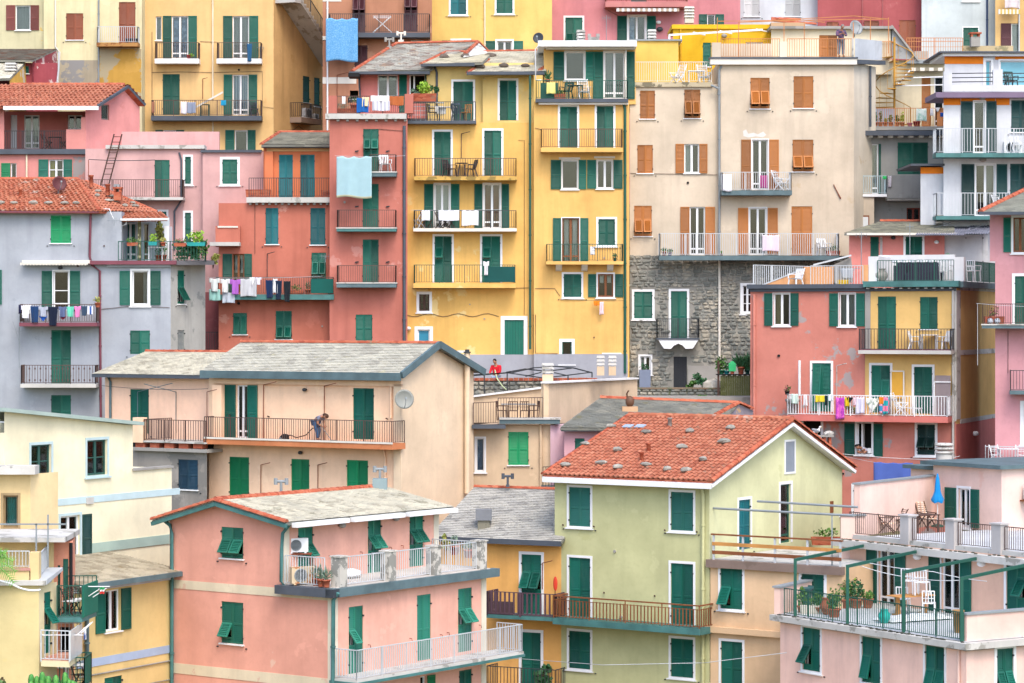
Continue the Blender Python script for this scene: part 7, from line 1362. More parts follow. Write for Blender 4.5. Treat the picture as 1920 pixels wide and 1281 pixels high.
for i in range(5):
    for u in (b.u0+.04,b.u1-.04):link('baluster',bme,b.o,W.M @ T((u,-.85+i*.18,b.z)) @ RZ(1.57))
for x,y in ((1056,985),(1114,988),(1247,995),(1307,998),(1133,1112),(1228,1118)):q=W.pt(x,y,.04);mb=MB();mb.bar(q,q+V((-.03,-.05,.03)),.05);mb.build('wall_hook',DWOOD,root)
# ================================================================ peach block with the wood-railed terrace
A2=C+(-dl)*.05;B2=A2+(-dl)*ray2(1580,A2,-dl);zt=zat(1050,106);PB=plaster('#f1cda4','#e6be92',.06,.5,.5)
root,W2=house('peach house with a wood-railed roof terrace, right of the green house',A2,B2,zt,6,PB,back=tuple(ds*6));mb=MB();mb.box(-.1,W2.L+.05,-.2,.1,zt-.28,zt+.03);mb.build('terrace_edge',plaster('#8d7a70','#7a6a60',.1),root,W2.M);mb=MB();mb.box(0,W2.L,.1,6,zt,zt+.04);mb.build('terrace_floor',CEML,root,W2.M)
wins(W2,[(1351,1066,1392,1142,'F',GR,dict(s=.1,fl='L',fz=(.05,.55))),(1352,1203,1392,1300,'C',GR,dict(s=.1)),(1503,1077,1545,1130,'C',GR,dict(s=.12))]);mb=MB();u=W2.hit(1490,1187)[0];mb.box(-.2,u,-.22,0,W2.hit(1400,1190)[1],W2.hit(1400,1179)[1]);mb.build('cornice',PB,root,W2.M)
m=MB();zz=lambda f:zt+.04+f
for u in (.15,W2.hit(1393,1030)[0],W2.hit(1453,1030)[0],W2.hit(1514,1030)[0],W2.L-.1):m.bar((u,.0,zt),(u,.0,zt+1.0),.07)
m.build('rail_post',LGREY,root,W2.M)
for f in (.28,.62):m=MB();m.box(.1,W2.L-.05,-.05,.0,zz(f)-.07,zz(f)+.07);m.build('rail_board',LWOOD if f >.5 else WOOD,root,W2.M)
m=MB();m.box(.05,W2.L,-.06,.06,zt+1.0,zt+1.06);m.build('top_rail',WOOD,root,W2.M)
mbs=W2.uz(W2.hit(1445,1030,-3)[0],zt+.04,-3);aircon(floor_at(1446,1019,zt)+V((0,0,.04)),.6,'white box unit against the green house wall on the wood-railed terrace',s=1.3)
plant(floor_at(1550,1022,zt+.04),'terracotta troughs with plants at the right of the wood-railed terrace',.2,.34,TERRA,0,(.6,.2,.25),120,.12,'box',w=1.3,name='planter');plant(floor_at(1473,1014,zt+.04),'small terracotta pot by the glazed door of the wood-railed terrace',.15,.25,TERRA,0,(.15,.15,.15),30);t=thing('bamboo_screen','bamboo screened corner with a white slab top on the wood-railed terrace','screen',floor_at(1552,1012,zt+.04),.2);m=MB()
for i in range(24):m.lathe([(.022,0),(.022,.9)],6,(-.6+i*.052,0,0))
put(t,'canes',m,plaster('#c9a878','#a8865a',.1,6));m=MB();m.box(-.95,.75,-.3,.3,.98,1.04);put(t,'top',m,WHITE)
t=thing('clothes_poles','two long grey steel poles reaching out from the green house gable','pole',W2.uz(.1,zt,-.1));q=WM[t.name].translation
for (x0,y0,x1,y1) in ((1335,953,1600,967),(1420,940,1608,951)):m=MB();a,b_=W2.pt(x0,y0,-.3 if x0 <1400 else-1.2)-q,W2.pt(x1,y1,-.3 if x0 <1400 else-1.2)-q;m.tube([a,b_],.045,8);put(t,'pole',m,GREY)
m=MB()
for x,y,o_ in ((1560,965,-.3),):a=W2.pt(x,y,o_);m.bar(a-q,V((a.x,a.y,zt))-q,.05)
put(t,'post',m,GREY);
# ================================================================ orange house
C=XY(1052,110);dl2=V((-.9,.436));A_=C+dl2*ray2(812,C,dl2);zE=zat(1016,110);ORH=plaster('#f8bc6c','#e8a658',.06,.5,.5)
root,W=house('orange house with a grey slate roof between the pink and green houses',A_,C,zE,7,ORH,cap=False);wins(W,[(978,1040,1015,1155,'F',GR,dict(s=.12,fz=(.42,.72))),(978,1186,1014,1300,'C',GR,dict(s=.12))])
e0,e1=W.uz(0,zE+.02,.4),W.uz(W.L+.2,zE+.02,.4);i_=V((-W.n.x,-W.n.y,0));zr=zat(920,114);r0,r1=e0+i_*4.3,e1+i_*4.3;r0.z=r1.z=zr;roof(root,e0,e1,r0,r1,'slate',pieces('#b9b7b0','#cbc8be','#a2a09a',2.2,lich=.08,lh='#c9c6ba',k=.72),300,base=SLATED,pw=.4,ph=.15);tile_row(root,r0,r1,.1,.34)
mb=MB();mb.box(0,W.L+.2,-.5,-.38,zE-.15,zE+.06);mb.build('gutter',SLATEP,root,W.M);mb=MB();mb.poly([r0,r1,r1+i_*3-V((0,0,1.5)),r0+i_*3-V((0,0,1.5))]);mb.build('roof_back',SLATED,root)
chimney(root,P(907,996,112.2),.5,.5,plaster('#8d8a7a','#6d6a5c',.2,2),'hood',paint('#7f8389',.5));chimney(root,P(952,913,115),.15,.1,SLATEP,'T',SLATEP)
b=bal(W,911,1040,1112,1155,1162,1.0,paint('#5a4450',.6),COPT,gap=.2,r=.03);mb=MB();mb.box(W.hit(914,1140,.5)[0],W.hit(970,1140,.5)[0],-.95,-.9,b.z,b.z+.55);mb.build('screen',plaster('#5d4a4e','#7a6468',.1,4),b.o,W.M)
b2=bal(W,911,1042,1253,1296,1302,1.0,IRON,CEM,gap=.15);shrub(b2.at(1012,.6,.2),'leafy plant at the bottom of the orange house by the lower railing',(.5,.3,.45),260,.2,2)
t=thing('paddle','red and black kayak paddle standing at the corner of the orange balcony','paddle',b.at(1040,.6),b.rz);m=MB();m.tube([(0,0,0),(.02,0,1.1)],.018,7);put(t,'shaft',m,DARK);m=MB();m.ell((.03,0,1.35),(.1,.02,.3),12,10);put(t,'blade',m,paint('#d8452e'))
cable('clothesline','white rope sagging in front of the orange and green houses near the bottom',[W.pt(905,1230,2),P(1130,1247,101),P(1320,1243,99.8),P(1475,1224,98.6)],LGREY,.012,.0);bracket(W,1017,1056,1105,18,.6)
# ================================================================ pink corner house, front left
PK=plaster('#f4baa6','#eab2a4',.05,.45,.5);PK_SHADE=plaster('#efae9a','#e9c4b0',.07,.6,.4)  # second pink is the same paint, darkened for the shaded left face
C=XY(622,92);rr=V((.588,.809));ll=V((-.809,.588));sR=ray2(911,C,rr);sL=ray2(318,C,ll);A_=C+ll*sL;D_=C+rr*sR;zT=zat(1103,92)
root,WL=house('pink corner house with cream bands, slate roof and a white-railed roof terrace',A_,C,zT,8,PK_SHADE,cap=False)
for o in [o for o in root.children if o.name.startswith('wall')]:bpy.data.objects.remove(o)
WR=Wall(root,C,D_,WL.z0,zT,PK);sides(root,[A_,C,D_,A_+rr*sR],WL.z0,zT,PK_SHADE,(0,1),True)
uc=sL-ray2(531,C,ll);E=C+ll*(sL-uc);zU=WL.hit(531,978)[1];uap,zap=WL.hit(418,944);ule,zle=WL.hit(320,972)
WUL=Wall(root,A_,E,zT+.002,zU,PK_SHADE,top=[(uc,zU),(uap,zap),(0,zle)]);sU=ray2(822,E,rr);H_=E+rr*sU;WUR=Wall(root,E,H_,zT,zU,PK);sides(root,[A_,E,H_,A_+rr*sU],zT,min(zU,zle),PK_SHADE,(0,1),False)
wins(WUL,[(415,989,456,1047,'F',PGR,dict(fz=(.12,.62)))]);
for y0,y1 in ((1087,1103),(1243,1262)):a,b_=WL.hit(327,y0)[0],WL.L-.16;W_=WL;mb=MB();zz1,zz0=WL.hit(327,y0)[1],WL.hit(327,y1)[1];mb.box(.2,b_,-.02,0,min(zz0,zT) if y0 >1200 else zz0,zz1 if zz1 <zT else zz1);mb.build('string_course',plaster('#e8dcc0','#d9b8a4',.12,1.5),root,WL.M)
wins(WL,[(415,1129,456,1207,'F',PGR,dict(fl='L',fz=(.12,.5)))])
wins(WR,[(654,1137,681,1264,'F',PGR,dict(fl='L',fz=(.42,.66),ang=40)),(782,1115,808,1238,'C',PGR),(859,1103,885,1222,'F',PGR,dict(fz=(.42,.68),ang=38)),(861,1256,885,1330,'C',GR),(788,1268,800,1320,'O',BRI,dict(sh=(0,14),panes=1))])
wins(WUR,[(559,989,587,1092,'F',PGR,dict(fz=(.42,.72),ang=40)),(690,973,715,1074,'F',PGR,dict(fz=(.4,.7),ang=40)),(768,963,794,1062,'F',PGR,dict(fz=(.4,.7),ang=40))])
for w_,u0,u1 in ((WL,WL.L-.16,WL.L),(WR,0,.3),(WR,WR.L-.3,WR.L),(WUR,0,.3),(WUR,WUR.L-.3,WUR.L),(WL,0,.16)):mb=MB();mb.box(u0,u1,-.025,0,w_.z0,zT-.02 if w_ is not WUR else zU);mb.build('corner_strip',plaster('#eee6d0','#dccdb4',.08),root,w_.M)
ov=.4;L3=V((ll.x,ll.y,0));R3=V((rr.x,rr.y,0));e0=WUL.uz(uc+.5,zU+.0,ov);r0=WUL.uz(uap,zap+.12,ov);g0=WUL.uz(-.5,zle-.08,ov);Lr=sU+.7
e1,r1,g1=e0+R3*Lr,r0+R3*Lr,g0+R3*Lr;roof(root,e0,e1,r0,r1,'slate',SLATEL,300,base=SLATED,pw=.42,ph=.15);roof(root,g1,g0,r1,r0,'slate',SLATEL,base=SLATED)
tile_row(root,r0,r1,.12,.36);tile_row(root,e0,r0,.1,.34);tile_row(root,g0,r0,.1,.34);mb=MB();dn=V((0,0,-.12));mb.bar(e0+dn,r0+dn,.1,.14);mb.bar(g0+dn,r0+dn,.1,.14);mb.build('bargeboard',COPT,root);chimney(root,r1*.12+r0*.88 if False else r0.lerp(r1,.95)+L3*-.15-V((0,0,.15)),.55,.5,plaster('#8fa3a6','#7a8a8e',.1),'T',GREY);chimney(root,r0.lerp(r1,.43)+L3*.5-V((0,0,.2)),.16,.3,GREY,'T',GREY)
mb=MB();a,b_=e0-V((0,0,.1))-L3*.1,e1-V((0,0,.1))-L3*.1;n=3
for i in range(n):mb.bar(a.lerp(b_,i/n+.03),a.lerp(b_,(i+1)/n),.22,.16)
mb.build('awning_case',WHITE,root);pipe(WUL,[(543,984),(530,1000),(528,1030),(527,1090),(534,1100)],COPT,.06,.14);pipe(WL,[(303,972),(319,985),(322,1000),(322,1300)],COPT,.07,.12);pipe(WL,[(634,1112),(625,1126),(624,1300)],COPT,.07,.12);lamp(WUR,642,985,s=.14,mat=CEM);lamp(WUR,743,972,s=.14,mat=CEM)
mb=MB();mb.box(uc-.1-0,WL.L+.35,-.35,0,zT-.3,zT);mb.build('terrace_edge',SLATEP,root,WL.M);mb=MB();mb.box(-.35,WR.L+.4,-.35,0,zT-.3,zT+.003);mb.build('terrace_edge',COPPER,root,WR.M);mb=MB();mb.box(0,WR.L,-.2,2.3,zT+.005,zT+.03);mb.build('terrace_floor',plaster('#d8d0c6','#c2b8ac',.1),root,WR.M)
PR=plaster('#d6d2c8','#8a8a84',.22,2.5);us=[]
for x in (635,727,812,898):u=WR.hit(x,1060,.0)[0];us.append(u);mb=MB();mb.box(u-.2,u+.2,-.22,.18,zT+.03,zT+1.05);mb.box(u-.24,u+.24,-.26,.22,zT+1.05,zT+1.1);mb.build('parapet_pier',PR,root,WR.M)
rl=MB();q=lambda u:WR.uz(u,zT+.03,.02);rail_mb(rl,[WL.uz(uc+.1,zT+.03,.02),WL.uz(WL.L-.3,zT+.03,.02)],1.0,.12)
for a,b_ in zip(us,us[1:]):rail_mb(rl,[q(a+.2),q(b_-.2)],1.0,.12,post=2)
rail_mb(rl,[q(us[-1])-V((WR.n.x,WR.n.y,0))*.2,q(us[-1])-V((WR.n.x,WR.n.y,0))*2.2],1.0,.12);rl.build('railing',LGREY,root)
tf=lambda px,py:floor_at(px,py,zT+.03)
aircon(tf(567,1096),.35,'rusty old outdoor unit standing on the pink house terrace',plaster('#d8c4a4','#b06a3a',.2,3),1.0);t=thing('unit_bracket','rusty iron bracket shelf above the old outdoor unit','shelf',tf(560,1092));m=MB();m.bar((-.4,.2,0),(-.4,.2,.98),.05);m.bar((.4,.2,0),(.4,.2,.98),.05);m.box(-.45,.45,-.1,.3,.98,1.02);put(t,'frame',m,RUST)
aircon(WM[t.name].translation+V((-.05,.1,1.02)),.35,'white outdoor unit mounted above the rusty one on the pink house terrace',s=.85);
for i,(x,y) in enumerate(((592,1098),(602,1100),(612,1101),(586,1094))):plant(tf(x,y),f'potted grey-green succulent, {("second", "third", "rightmost", "leftmost")[i]} of four beside the rusty unit',.14,.26,lm=5,size=(.2,.2,.3),n=60,leaf=.12,spiky=True,group='succulents beside the rusty unit')
t=thing('rolled_cover','crumpled white cover lying on the pink house terrace','cover',tf(655,1084),.6);m=MB();rg2=random.Random(4)
m.ell((0,0,.14),(.5,.3,.16),12,8);m.v=[(x*rg2.uniform(.85,1.15),y*rg2.uniform(.85,1.15),max(0,z*rg2.uniform(.8,1.2))) for x,y,z in m.v];put(t,'cover',m,WHITE)
table(tf(708,1072),.6,'box',WHITE,'white table on the pink house terrace beside the middle pier',.8,.6);chair(tf(752,1064),-.8,'plastic',WHITE,'white plastic chair on the pink house terrace right of the middle pier')
plant(tf(852,1040),'terracotta pot of grey-green plant on the pink terrace, left of the last pier',.2,.35,lm=5,size=(.25,.25,.3),n=80);plant(tf(880,1046),'terracotta pot of dark plant nearest the last pier on the pink terrace',.22,.32,lm=2,size=(.3,.25,.22),n=80);shrub(tf(836,1036),'yellow-green climbing plant on a hoop at the far end of the pink terrace',(.25,.2,.6),140,.12,3)
bl=bal(WR,640,945,1229,1262,1268,1.25,LGREY,COPT,railing=False)
for o in list(root.children):
    if o.name.startswith('balcony'):bpy.data.objects.remove(o)
zb=WR.hit(654,1264)[1];ub=WR.L+.75;mb=MB();mb.box(-.1,ub,-1.2,0,zb-.16,zb);mb.box(-.14,ub+.04,-1.24,0,zb-.2,zb-.1,1);o=mb.build('balcony',[CEML,COPT],root,WR.M);rl=MB();rail_mb(rl,[(-.05,0,zb),(-.05,-1.15,zb),(ub-.05,-1.15,zb),(ub-.05,0,zb)],1.0,.12,post=1.35);rl.build('railing',LGREY,o,WR.M)
for w_,L_ in ((WR,((690,1209),(768,1197),(825,1190),(838,1186),(898,1172))),(WUR,((617,1042),(675,1035),(730,1026),(752,1023)))):
    for x,y in L_:q=w_.pt(x,y,.0);mb=MB();n3=V((w_.n.x,w_.n.y,0));mb.tube([q,q+n3*.1,q+n3*.12-V((0,0,.1))],.014,5);mb.build('wall_hook',RUST,root)
# ================================================================ right terrace house
PK2=plaster('#f9d6c8','#efc2b2',.06,.5,.5);PK3=plaster('#fbd0c0','#bdb2a8',.1,.35,.8,.9,4)
C=XY(1812,92);fl=V((-.535,.845));fr_=V((.845,.535));sF=ray2(1463,C,fl);A_=C+fl*sF;sR=7.0;D_=C+fr_*sR;zT=zat(1205,92)
root,WF=house('pale pink house with two stepped roof terraces and green pergola arms, lower right',A_,C,zT,8,PK3,cap=False)
for o in [o for o in root.children if o.name.startswith('wall')]:bpy.data.objects.remove(o)
WR=Wall(root,C,D_,WF.z0,zT,PK2);prism(root,[A_,C,D_,A_+fr_*sR],zT-.3,zT-.02,CEM,'terrace_deck');sides(root,[A_,C,D_,A_+fr_*sR],WF.z0,zT-.3,PK2,(0,1),False)
wins(WF,[(1505,1178,1538,1258,'F',GR,dict(s=.1,fl='L',fz=(.12,.6))),(1616,1195,1651,1281,'F',GR,dict(s=.1,fl='L',fz=(.08,.6),ang=14)),(1735,1211,1771,1310,'F',GR,dict(s=.1,fl='LR',fz=(0,.55),ang=16))]);wins(WR,[(1869,1216,1900,1310,'F',GR,dict(s=.12,fz=(0,.55),ang=22))])
mb=MB();mb.box(-.25,WF.L+.3,-.32,.05,zT-.22,zT);mb.build('terrace_edge',CEML,root,WF.M);mb=MB();mb.box(-.3,sR,-.32,.05,zT-.22,zT+.003);mb.build('terrace_edge',CEML,root,WR.M);pipe(WF,[(1797,1210),(1797,1320)],PK2,.05)
rg3=random.Random(9);mb=MB()
for i in range(90):u=rg3.uniform(0,WF.L);mb.ell((u,rg3.uniform(-.2,.05),zT+.01),(.09,.05,.03),6,4)
mb.build('moss',paint('#4a4a42',.95,.8,.4),root,WF.M,'stuff')
BL=XY(1583,106.3);fd=V((.535,-.845));WBk=Wall(root,BL,BL+fd*11,zT,zat(1010,106),plaster('#f2c6ae','#e8b8a0',.05,.5,.4));fb=lambda px,py:floor_at(px,py,zT+.03)
DFL=plaster('#d3d6d8','#bfc4c6',.06,.8);mb=MB();mb.poly([V((A_.x,A_.y,zT+.02)),V((C.x,C.y,zT+.02)),V((D_.x,D_.y,zT+.02)),V((WBk.B.x,WBk.B.y,zT+.02)),V((BL.x,BL.y,zT+.02))]);mb.build('terrace_floor',DFL,root)
wins(WBk,[(1647,1032,1677,1136,'O',GR,dict(sh=(19,19),s=.06,cur=(GRNC,(0,.8)))),(1765,1045,1799,1157,'O',GR,dict(sh=(20,20),s=.06,cur=(GRNC,(0,.8)))),(1887,1055,1925,1150,'F',GR,dict(s=.12,fl='R',fz=(.3,.7)))]);lamp(WBk,1720,1044,s=.17);lamp(WBk,1840,1057,s=.17)
def pwall(a,b_,z0,z1,th,mat,nm,cop=None):
    a,b_=V(a),V(b_);n=(b_-a).normalized();n=V((-n.y,n.x))*th;prism(root,[a,b_,b_+n,a+n],z0,z1,mat,nm)
    if cop:e=(b_-a).normalized()*.05;k=n.normalized()*.06;prism(root,[a-e-k,b_+e-k,b_+e+n+k,a-e+n+k],z1+.002,z1+.07,cop,'coping')
pwall(A_,BL,zT,zT+1.0,.25,PK2,'parapet',GREY);q0=A_+(BL-A_)*.97;TL=XY(1577,106);pwall(TL,XY(1622,106),zT,zat(968,106),.3,PK2,'pier_wall',GREY)
pr0=XY(1577,106.1);sides(root,[pr0,XY(1625,106.1),XY(1625,112),XY(1577,110)],zT-3,zat(1012,106.1),PK2,(),True,'left_wall')
pwall(C+fr_*.15+fl*.15,D_+fl*.15,zT,zT+.92,.22,PK2,'parapet',GREY)
rl=MB();rail_mb(rl,[WF.uz(.12,zT+.02,-.1),WF.uz(WF.L-.25,zT+.02,-.1)],.98,.105,.012,.022,1.35);rl.build('railing',GIRON,root)
for x,ytop,x2,y2 in ((1491,1050,1626,1022),(1589,1062,1725,1033),(1694,1073,1838,1046),(1803,1085,1960,1052)):
    u=WF.hit(x,1160,-.05)[0];a=WF.uz(u,zT,-.05);t_=V((a.x,a.y,WF.hit(x,ytop,-.05)[1]));ub,zb=WBk.hit(x2,y2,.08);e=WBk.uz(ub,zb,.08);mb=MB();mb.bar(a,t_+V((0,0,.05)),.11);mb.bar(t_,e,.09,.11);mb.build('pergola_arm',GIRON,root)
cable('clothesline','white clothesline drooping between the green pergola arms',[WF.pt(1606,1058,-1),WF.pt(1700,1082,-1.5),WF.pt(1803,1088,-1)],WHITE,.013,.06);cable('clothesline','second white line between pergola arms above the drooping one',[WF.pt(1631,1056,-1.5),WF.pt(1750,1072,-1.5),WF.pt(1850,1090,-1.5)],WHITE,.013,.04)
table(fb(1708,1153),.5,'trestle',LWOOD,'pale wooden trestle table on the lower right terrace',1.7,.8,.75)
for i,(x,y) in enumerate(((1706,1152),(1730,1155),(1694,1147),(1742,1155))):
    p=fb(x,y);r_=chair(p+V((0,0,.78 if i <2 else 0)),2.6+i*.1,'wood',WHITE,('white ladder-back chair upturned on the trestle table, left one','white ladder-back chair upturned on the trestle table, right one','white ladder-back chair standing left behind the trestle table','white ladder-back chair standing right behind the trestle table')[i],s=1.1)
t=thing('crumpled_sheet','crumpled white dust sheet on the terrace floor under the trestle table','sheet',fb(1712,1162),.5);m=MB();n,k=26,14;rg4=random.Random(3);vs=[]
for j in range(k+1):
    for i in range(n+1):vs.append(((i/n-.5)*2.9,(j/k-.5)*1.3,.04+.2*rg4.random()*max(0,math.sin(math.pi*i/n))** .3*max(0,math.sin(math.pi*j/k))** .3))
m.add(vs,[(j*(n+1)+i,j*(n+1)+i+1,(j+1)*(n+1)+i+1,(j+1)*(n+1)+i) for j in range(k) for i in range(n)],0,True);put(t,'sheet',m,fabric('#e9ecee'))
plant(fb(1658,1168),'turquoise vase with a white top near the front railing of the terrace',.23,.5,paint('#1fb0a2',.35),n=0,kind='urn',name='vase',cat='vase');TP=TERRA
for x,y,r,h,lm,sz,n_,lb,kd in ((1549,1152,.22,.62,0,(.1,.1,.1),0,'tall terracotta urn by the front railing, left part of the terrace','urn'),(1564,1157,.24,.32,0,(.35,.3,.5),170,'terracotta bowl with a tall green plant beside the terracotta urn','round'),(1584,1140,.22,.35,0,(.4,.35,.55),200,'terracotta pot with tall bushy plant left of the second pergola arm','round'),(1606,1140,.22,.35,2,(.4,.35,.5),200,'terracotta pot with dark bushy plant right of the second pergola arm','round'),(1627,1140,.22,.36,0,(.3,.25,.2),80,'terracotta pot with low plant nearest the left glazed door','round'),(1596,1136,.2,.35,1,(.3,.3,.6),150,'pale green bush behind the pots at the second pergola arm','round'),(1504,1148,.2,.25,0,(.25,.2,.5),70,'young tall plant in the far left corner of the front railing','round'),(1533,1150,.18,.24,0,(.25,.2,.35),90,'leafy plant in a dark pot left of the terracotta urn','round')):plant(fb(x,y),lb,r,h,TP,lm,sz,n_,.13,kd)
plant(fb(1520,1150),'white trough of green plants by the front railing',.16,.3,OFFW,0,(.4,.15,.2),90,.1,'box',w=.8,name='planter');plant(fb(1505,1140),'dark green plastic chair-like tub in the left corner of the terrace',.4,.85,paint('#2f5a5c'),n=0,name='tub',cat='tub',kind='round')
mb=MB();mb.box(-.7,.7,-.04,.04,0,.95);tag(mb.build('white_panel',WHITE,None,T(fb(1560,1134)) @ RZ(.95)),'white panel leaning at the left parapet of the terrace','panel')
for i,(x,lb,mm,r,h) in enumerate(((1619,'dark brown jar on the left parapet of the terrace',DWOOD,.17,.33),(1605,'small potted succulents on the left parapet of the terrace',OFFW,.1,.15))):f=(x-1463)/120;p=A_+(BL-A_)*min(.97,.78+.14*(1-i));plant(V((p.x+.1,p.y,zT+1.07)),lb,r,h,mm,3,(.2,.1,.1),0 if i==0 else 40,.08)
t=thing('detergent_bottle','blue and white bottle standing among the terrace pots','bottle',fb(1612,1124)+V((0,0,.3)));m=MB();m.lathe([(.09,0),(.09,.3),(.07,.36),(.035,.42),(.035,.5)],12);put(t,'body',m,fabric('#e6eaf0','#2f5aa8',4,'speck'));m=MB();m.lathe([(.04,.5),(.04,.56)],10);put(t,'cap',m,WHITE)
plant(fb(1836,1150)+V((0,0,.3)),'potted yellow-leaved plant by the right parapet of the terrace',.2,.3,DARK,3,(.3,.3,.4),110,.14);t=thing('floor_lamp','thin black curved outdoor lamp by the right parapet','lamp',fb(1828,1152));m=MB();m.tube([(0,0,0),(.0,0,1.3),(-.05,0,1.75),(-.2,0,1.95),(-.45,0,2.0)],.025,7);put(t,'stem',m,DARK);m=MB();m.lathe([(.2,0),(.16,.08)],12);put(t,'base',m,DARK)
plant(fb(1797,1186)-V((0,0,0)),'tall woven basket against the right end of the front railing',.2,.8,plaster('#b08a5a','#8a6a40',.15,6),n=0,name='basket',cat='basket')
zU=zat(1011,106) ;mb=MB();mb.box(-.35,11,-.4,9,zU-.28,zU-.02);mb.build('terrace_deck',CEML,root,WBk.M);mb=MB()
for i in range(60):u=rg3.uniform(0,10);mb.ell((u,rg3.uniform(-.3,-.05),zU),(.1,.06,.03),6,4)
mb.build('moss',paint('#5a574a',.95,.8,.4),root,WBk.M,'stuff');mb=MB();mb.box(0,10.9,.08,.3,zU-.02,zU+.18);mb.build('plinth',CEML,root,WBk.M);mb=MB();mb.box(0,10.9,.3,8.8,zU,zU+.03);mb.build('terrace_floor',DFL,root,WBk.M)
us=[]
for x in (1702,1787,1874):u=WBk.hit(x,985,-.2)[0];us.append(u);mb=MB();mb.box(u-.25,u+.25,0.02,.42,zU-.0,zU+1.12);mb.box(u-.3,u+.3,-.04,.48,zU+1.12,zU+1.18);mb.build('parapet_pier',plaster('#cdc8c6','#bcb8b6',.08),root,WBk.M)
rl=MB();pts=[.12]+us+[11]
for a,b_ in zip(pts,pts[1:]):rail_mb(rl,[WBk.uz(a+(.3 if a >1 else 0),zU+.18,-.19),WBk.uz(b_-.3,zU+.18,-.19)],.88,.115,post=3)
rl.build('railing',BIRON,root)
inw=V((.845,.535));UB=BL+inw*7.6;WU=Wall(root,UB+fd*ray2(1750,UB,fd),UB+fd*ray2(1878,UB,fd),zU,zat(884,108),PK2);zR=WU.z1;A7,B7=WU.A,WU.B;WU2=Wall(root,B7,B7+inw*6,zU,zR,plaster('#f5d8cc','#ecc4b6',.05));sides(root,[A7,B7,B7+inw*6,A7+inw*6],zU,zR,PK2,(0,1));wins(WU,[(1797,916,1818,988,'O',GR,dict(sh=(21,15),s=.1,cur=(GRC,(.3,.9))))]);mb=MB();mb.box(-.5,WU.L+.25,-.3,6,zR,zR+.16);mb.build('flat_roof',COPPER,root,WU.M);aircon(WU2.uz(1.5,zR-1.3,.3),WU2.ang,'white air conditioner on the side wall of the upper terrace house');mb=MB();mb.box(1.0,2.0,-.5,0,zR-1.36,zR-1.3);mb.build('unit_shelf',WOOD,root,WU2.M)
A8,B8=A7-inw*.2-fd*2.2,A7+inw*.8;sides(root,[V(q) for q in (A7-fd*1.8+inw*.3,A7+inw*.3,A7+inw*4,A7-fd*1.8+inw*4)],zU,zR-.25,PK2,(),True,'annex_wall');mb=MB();mb.box(-2.1,-.0,.1,4,zR-.25,zR-.1);mb.build('annex_roof',COPPER,root,WU.M)
TLw=BL+fd*.0;e_=A7+inw*.0;pwall(XY(1612,107.3),A7+inw*.2,zU,zat(909,107.3),.25,PK2,'terrace_wall',GREY)
ft=lambda px,py:floor_at(px,py,zU+.03)
CUS=fabric('#e8b890','#f4ead8',1.8,'stripe')
chair(ft(1662,1000)+V((.1,.3,0)),1.35,'deck',DWOOD,'wooden recliner with an orange striped cushion on the upper right terrace',mat2=CUS);chair(ft(1739,990),.6,'deck',DWOOD,'wooden recliner with a striped cushion behind the wooden table',mat2=CUS);chair(ft(1686,994),-1.2,'fold',DWOOD,'brown folding chair left of the first pier on the upper terrace');table(ft(1730,998),.5,'box',DWOOD,'brown wooden table on the upper right terrace',1.2,.8)
t=thing('parasol','closed bright blue parasol beside the upper terrace door','parasol',ft(1758,988));m=MB();m.lathe([(.26,0),(.26,.06),(.05,.12)],14);put(t,'base',m,GIRON);m=MB();m.tube([(0,0,.05),(0,0,2.2)],.022,8);put(t,'pole',m,WHITE);m=MB();nn_=24;prof=[(.2,1.02),(.235,1.12),(.16,1.3),(.11,1.5),(.1,1.7),(.07,2.0),(.02,2.24)];vs=[]
for r_,z_ in prof:
    for k in range(nn_):a=k/nn_*6.2832;q=r_*(1+.22*math.cos(a*8));vs.append((q*math.cos(a),q*math.sin(a),z_+.03*math.cos(a*4)*(r_ >.15)))
m.add(vs,[(i*nn_+k,i*nn_+(k+1) % nn_,(i+1)*nn_+(k+1) % nn_,(i+1)*nn_+k) for i in range(len(prof)-1) for k in range(nn_)],0,True);put(t,'canopy',m,fabric('#1f8fd8'))
cm2=thing('vent_chimney','grey slatted round vent chimney behind the flat-roofed terrace house','chimney',P(1770,866,118));m=MB();m.lathe([(.36,-2),(.36,.35)],14);put(cm2,'shaft',m,CEML);m=MB()
for i in range(3):m.lathe([(.3,.35+i*.17),(.42,.38+i*.17),(.42,.45+i*.17),(.3,.49+i*.17)],14)
put(cm2,'cowl',m,CEML)
# ================================================================ cream and yellow houses, lower left
CR=plaster('#fff6d4','#faecc4',.05,.4,.35);dr=V((.489,.872));A_=XY(8,93);B_=A_+dr*ray2(249,A_,dr);tmp=type('o',(),dict(A=A_,d=dr,n=V((dr.y,-dr.x))));zA,zB=Wall.hit(tmp,10,771)[1],Wall.hit(tmp,249,798)[1]
root,W=house('cream house with pale blue bands and half-open green shutters, lower left',A_,B_,zB,7,CR,top=[((B_-A_).length,zB),(0,zA)],cap=False,back=(-6,3));mb=MB();mb.hexa([V(q) for q in (W.uz(-.3,zA,.3),W.uz(W.L+.3,zB,.3),W.uz(W.L+.3,zB,-6),W.uz(-.3,zA,-6),W.uz(-.3,zA+.13,.3),W.uz(W.L+.3,zB+.13,.3),W.uz(W.L+.3,zB+.13,-6),W.uz(-.3,zA+.13,-6))]);mb.build('roof',paint('#a9bcb4',.6,.8,.15),root)
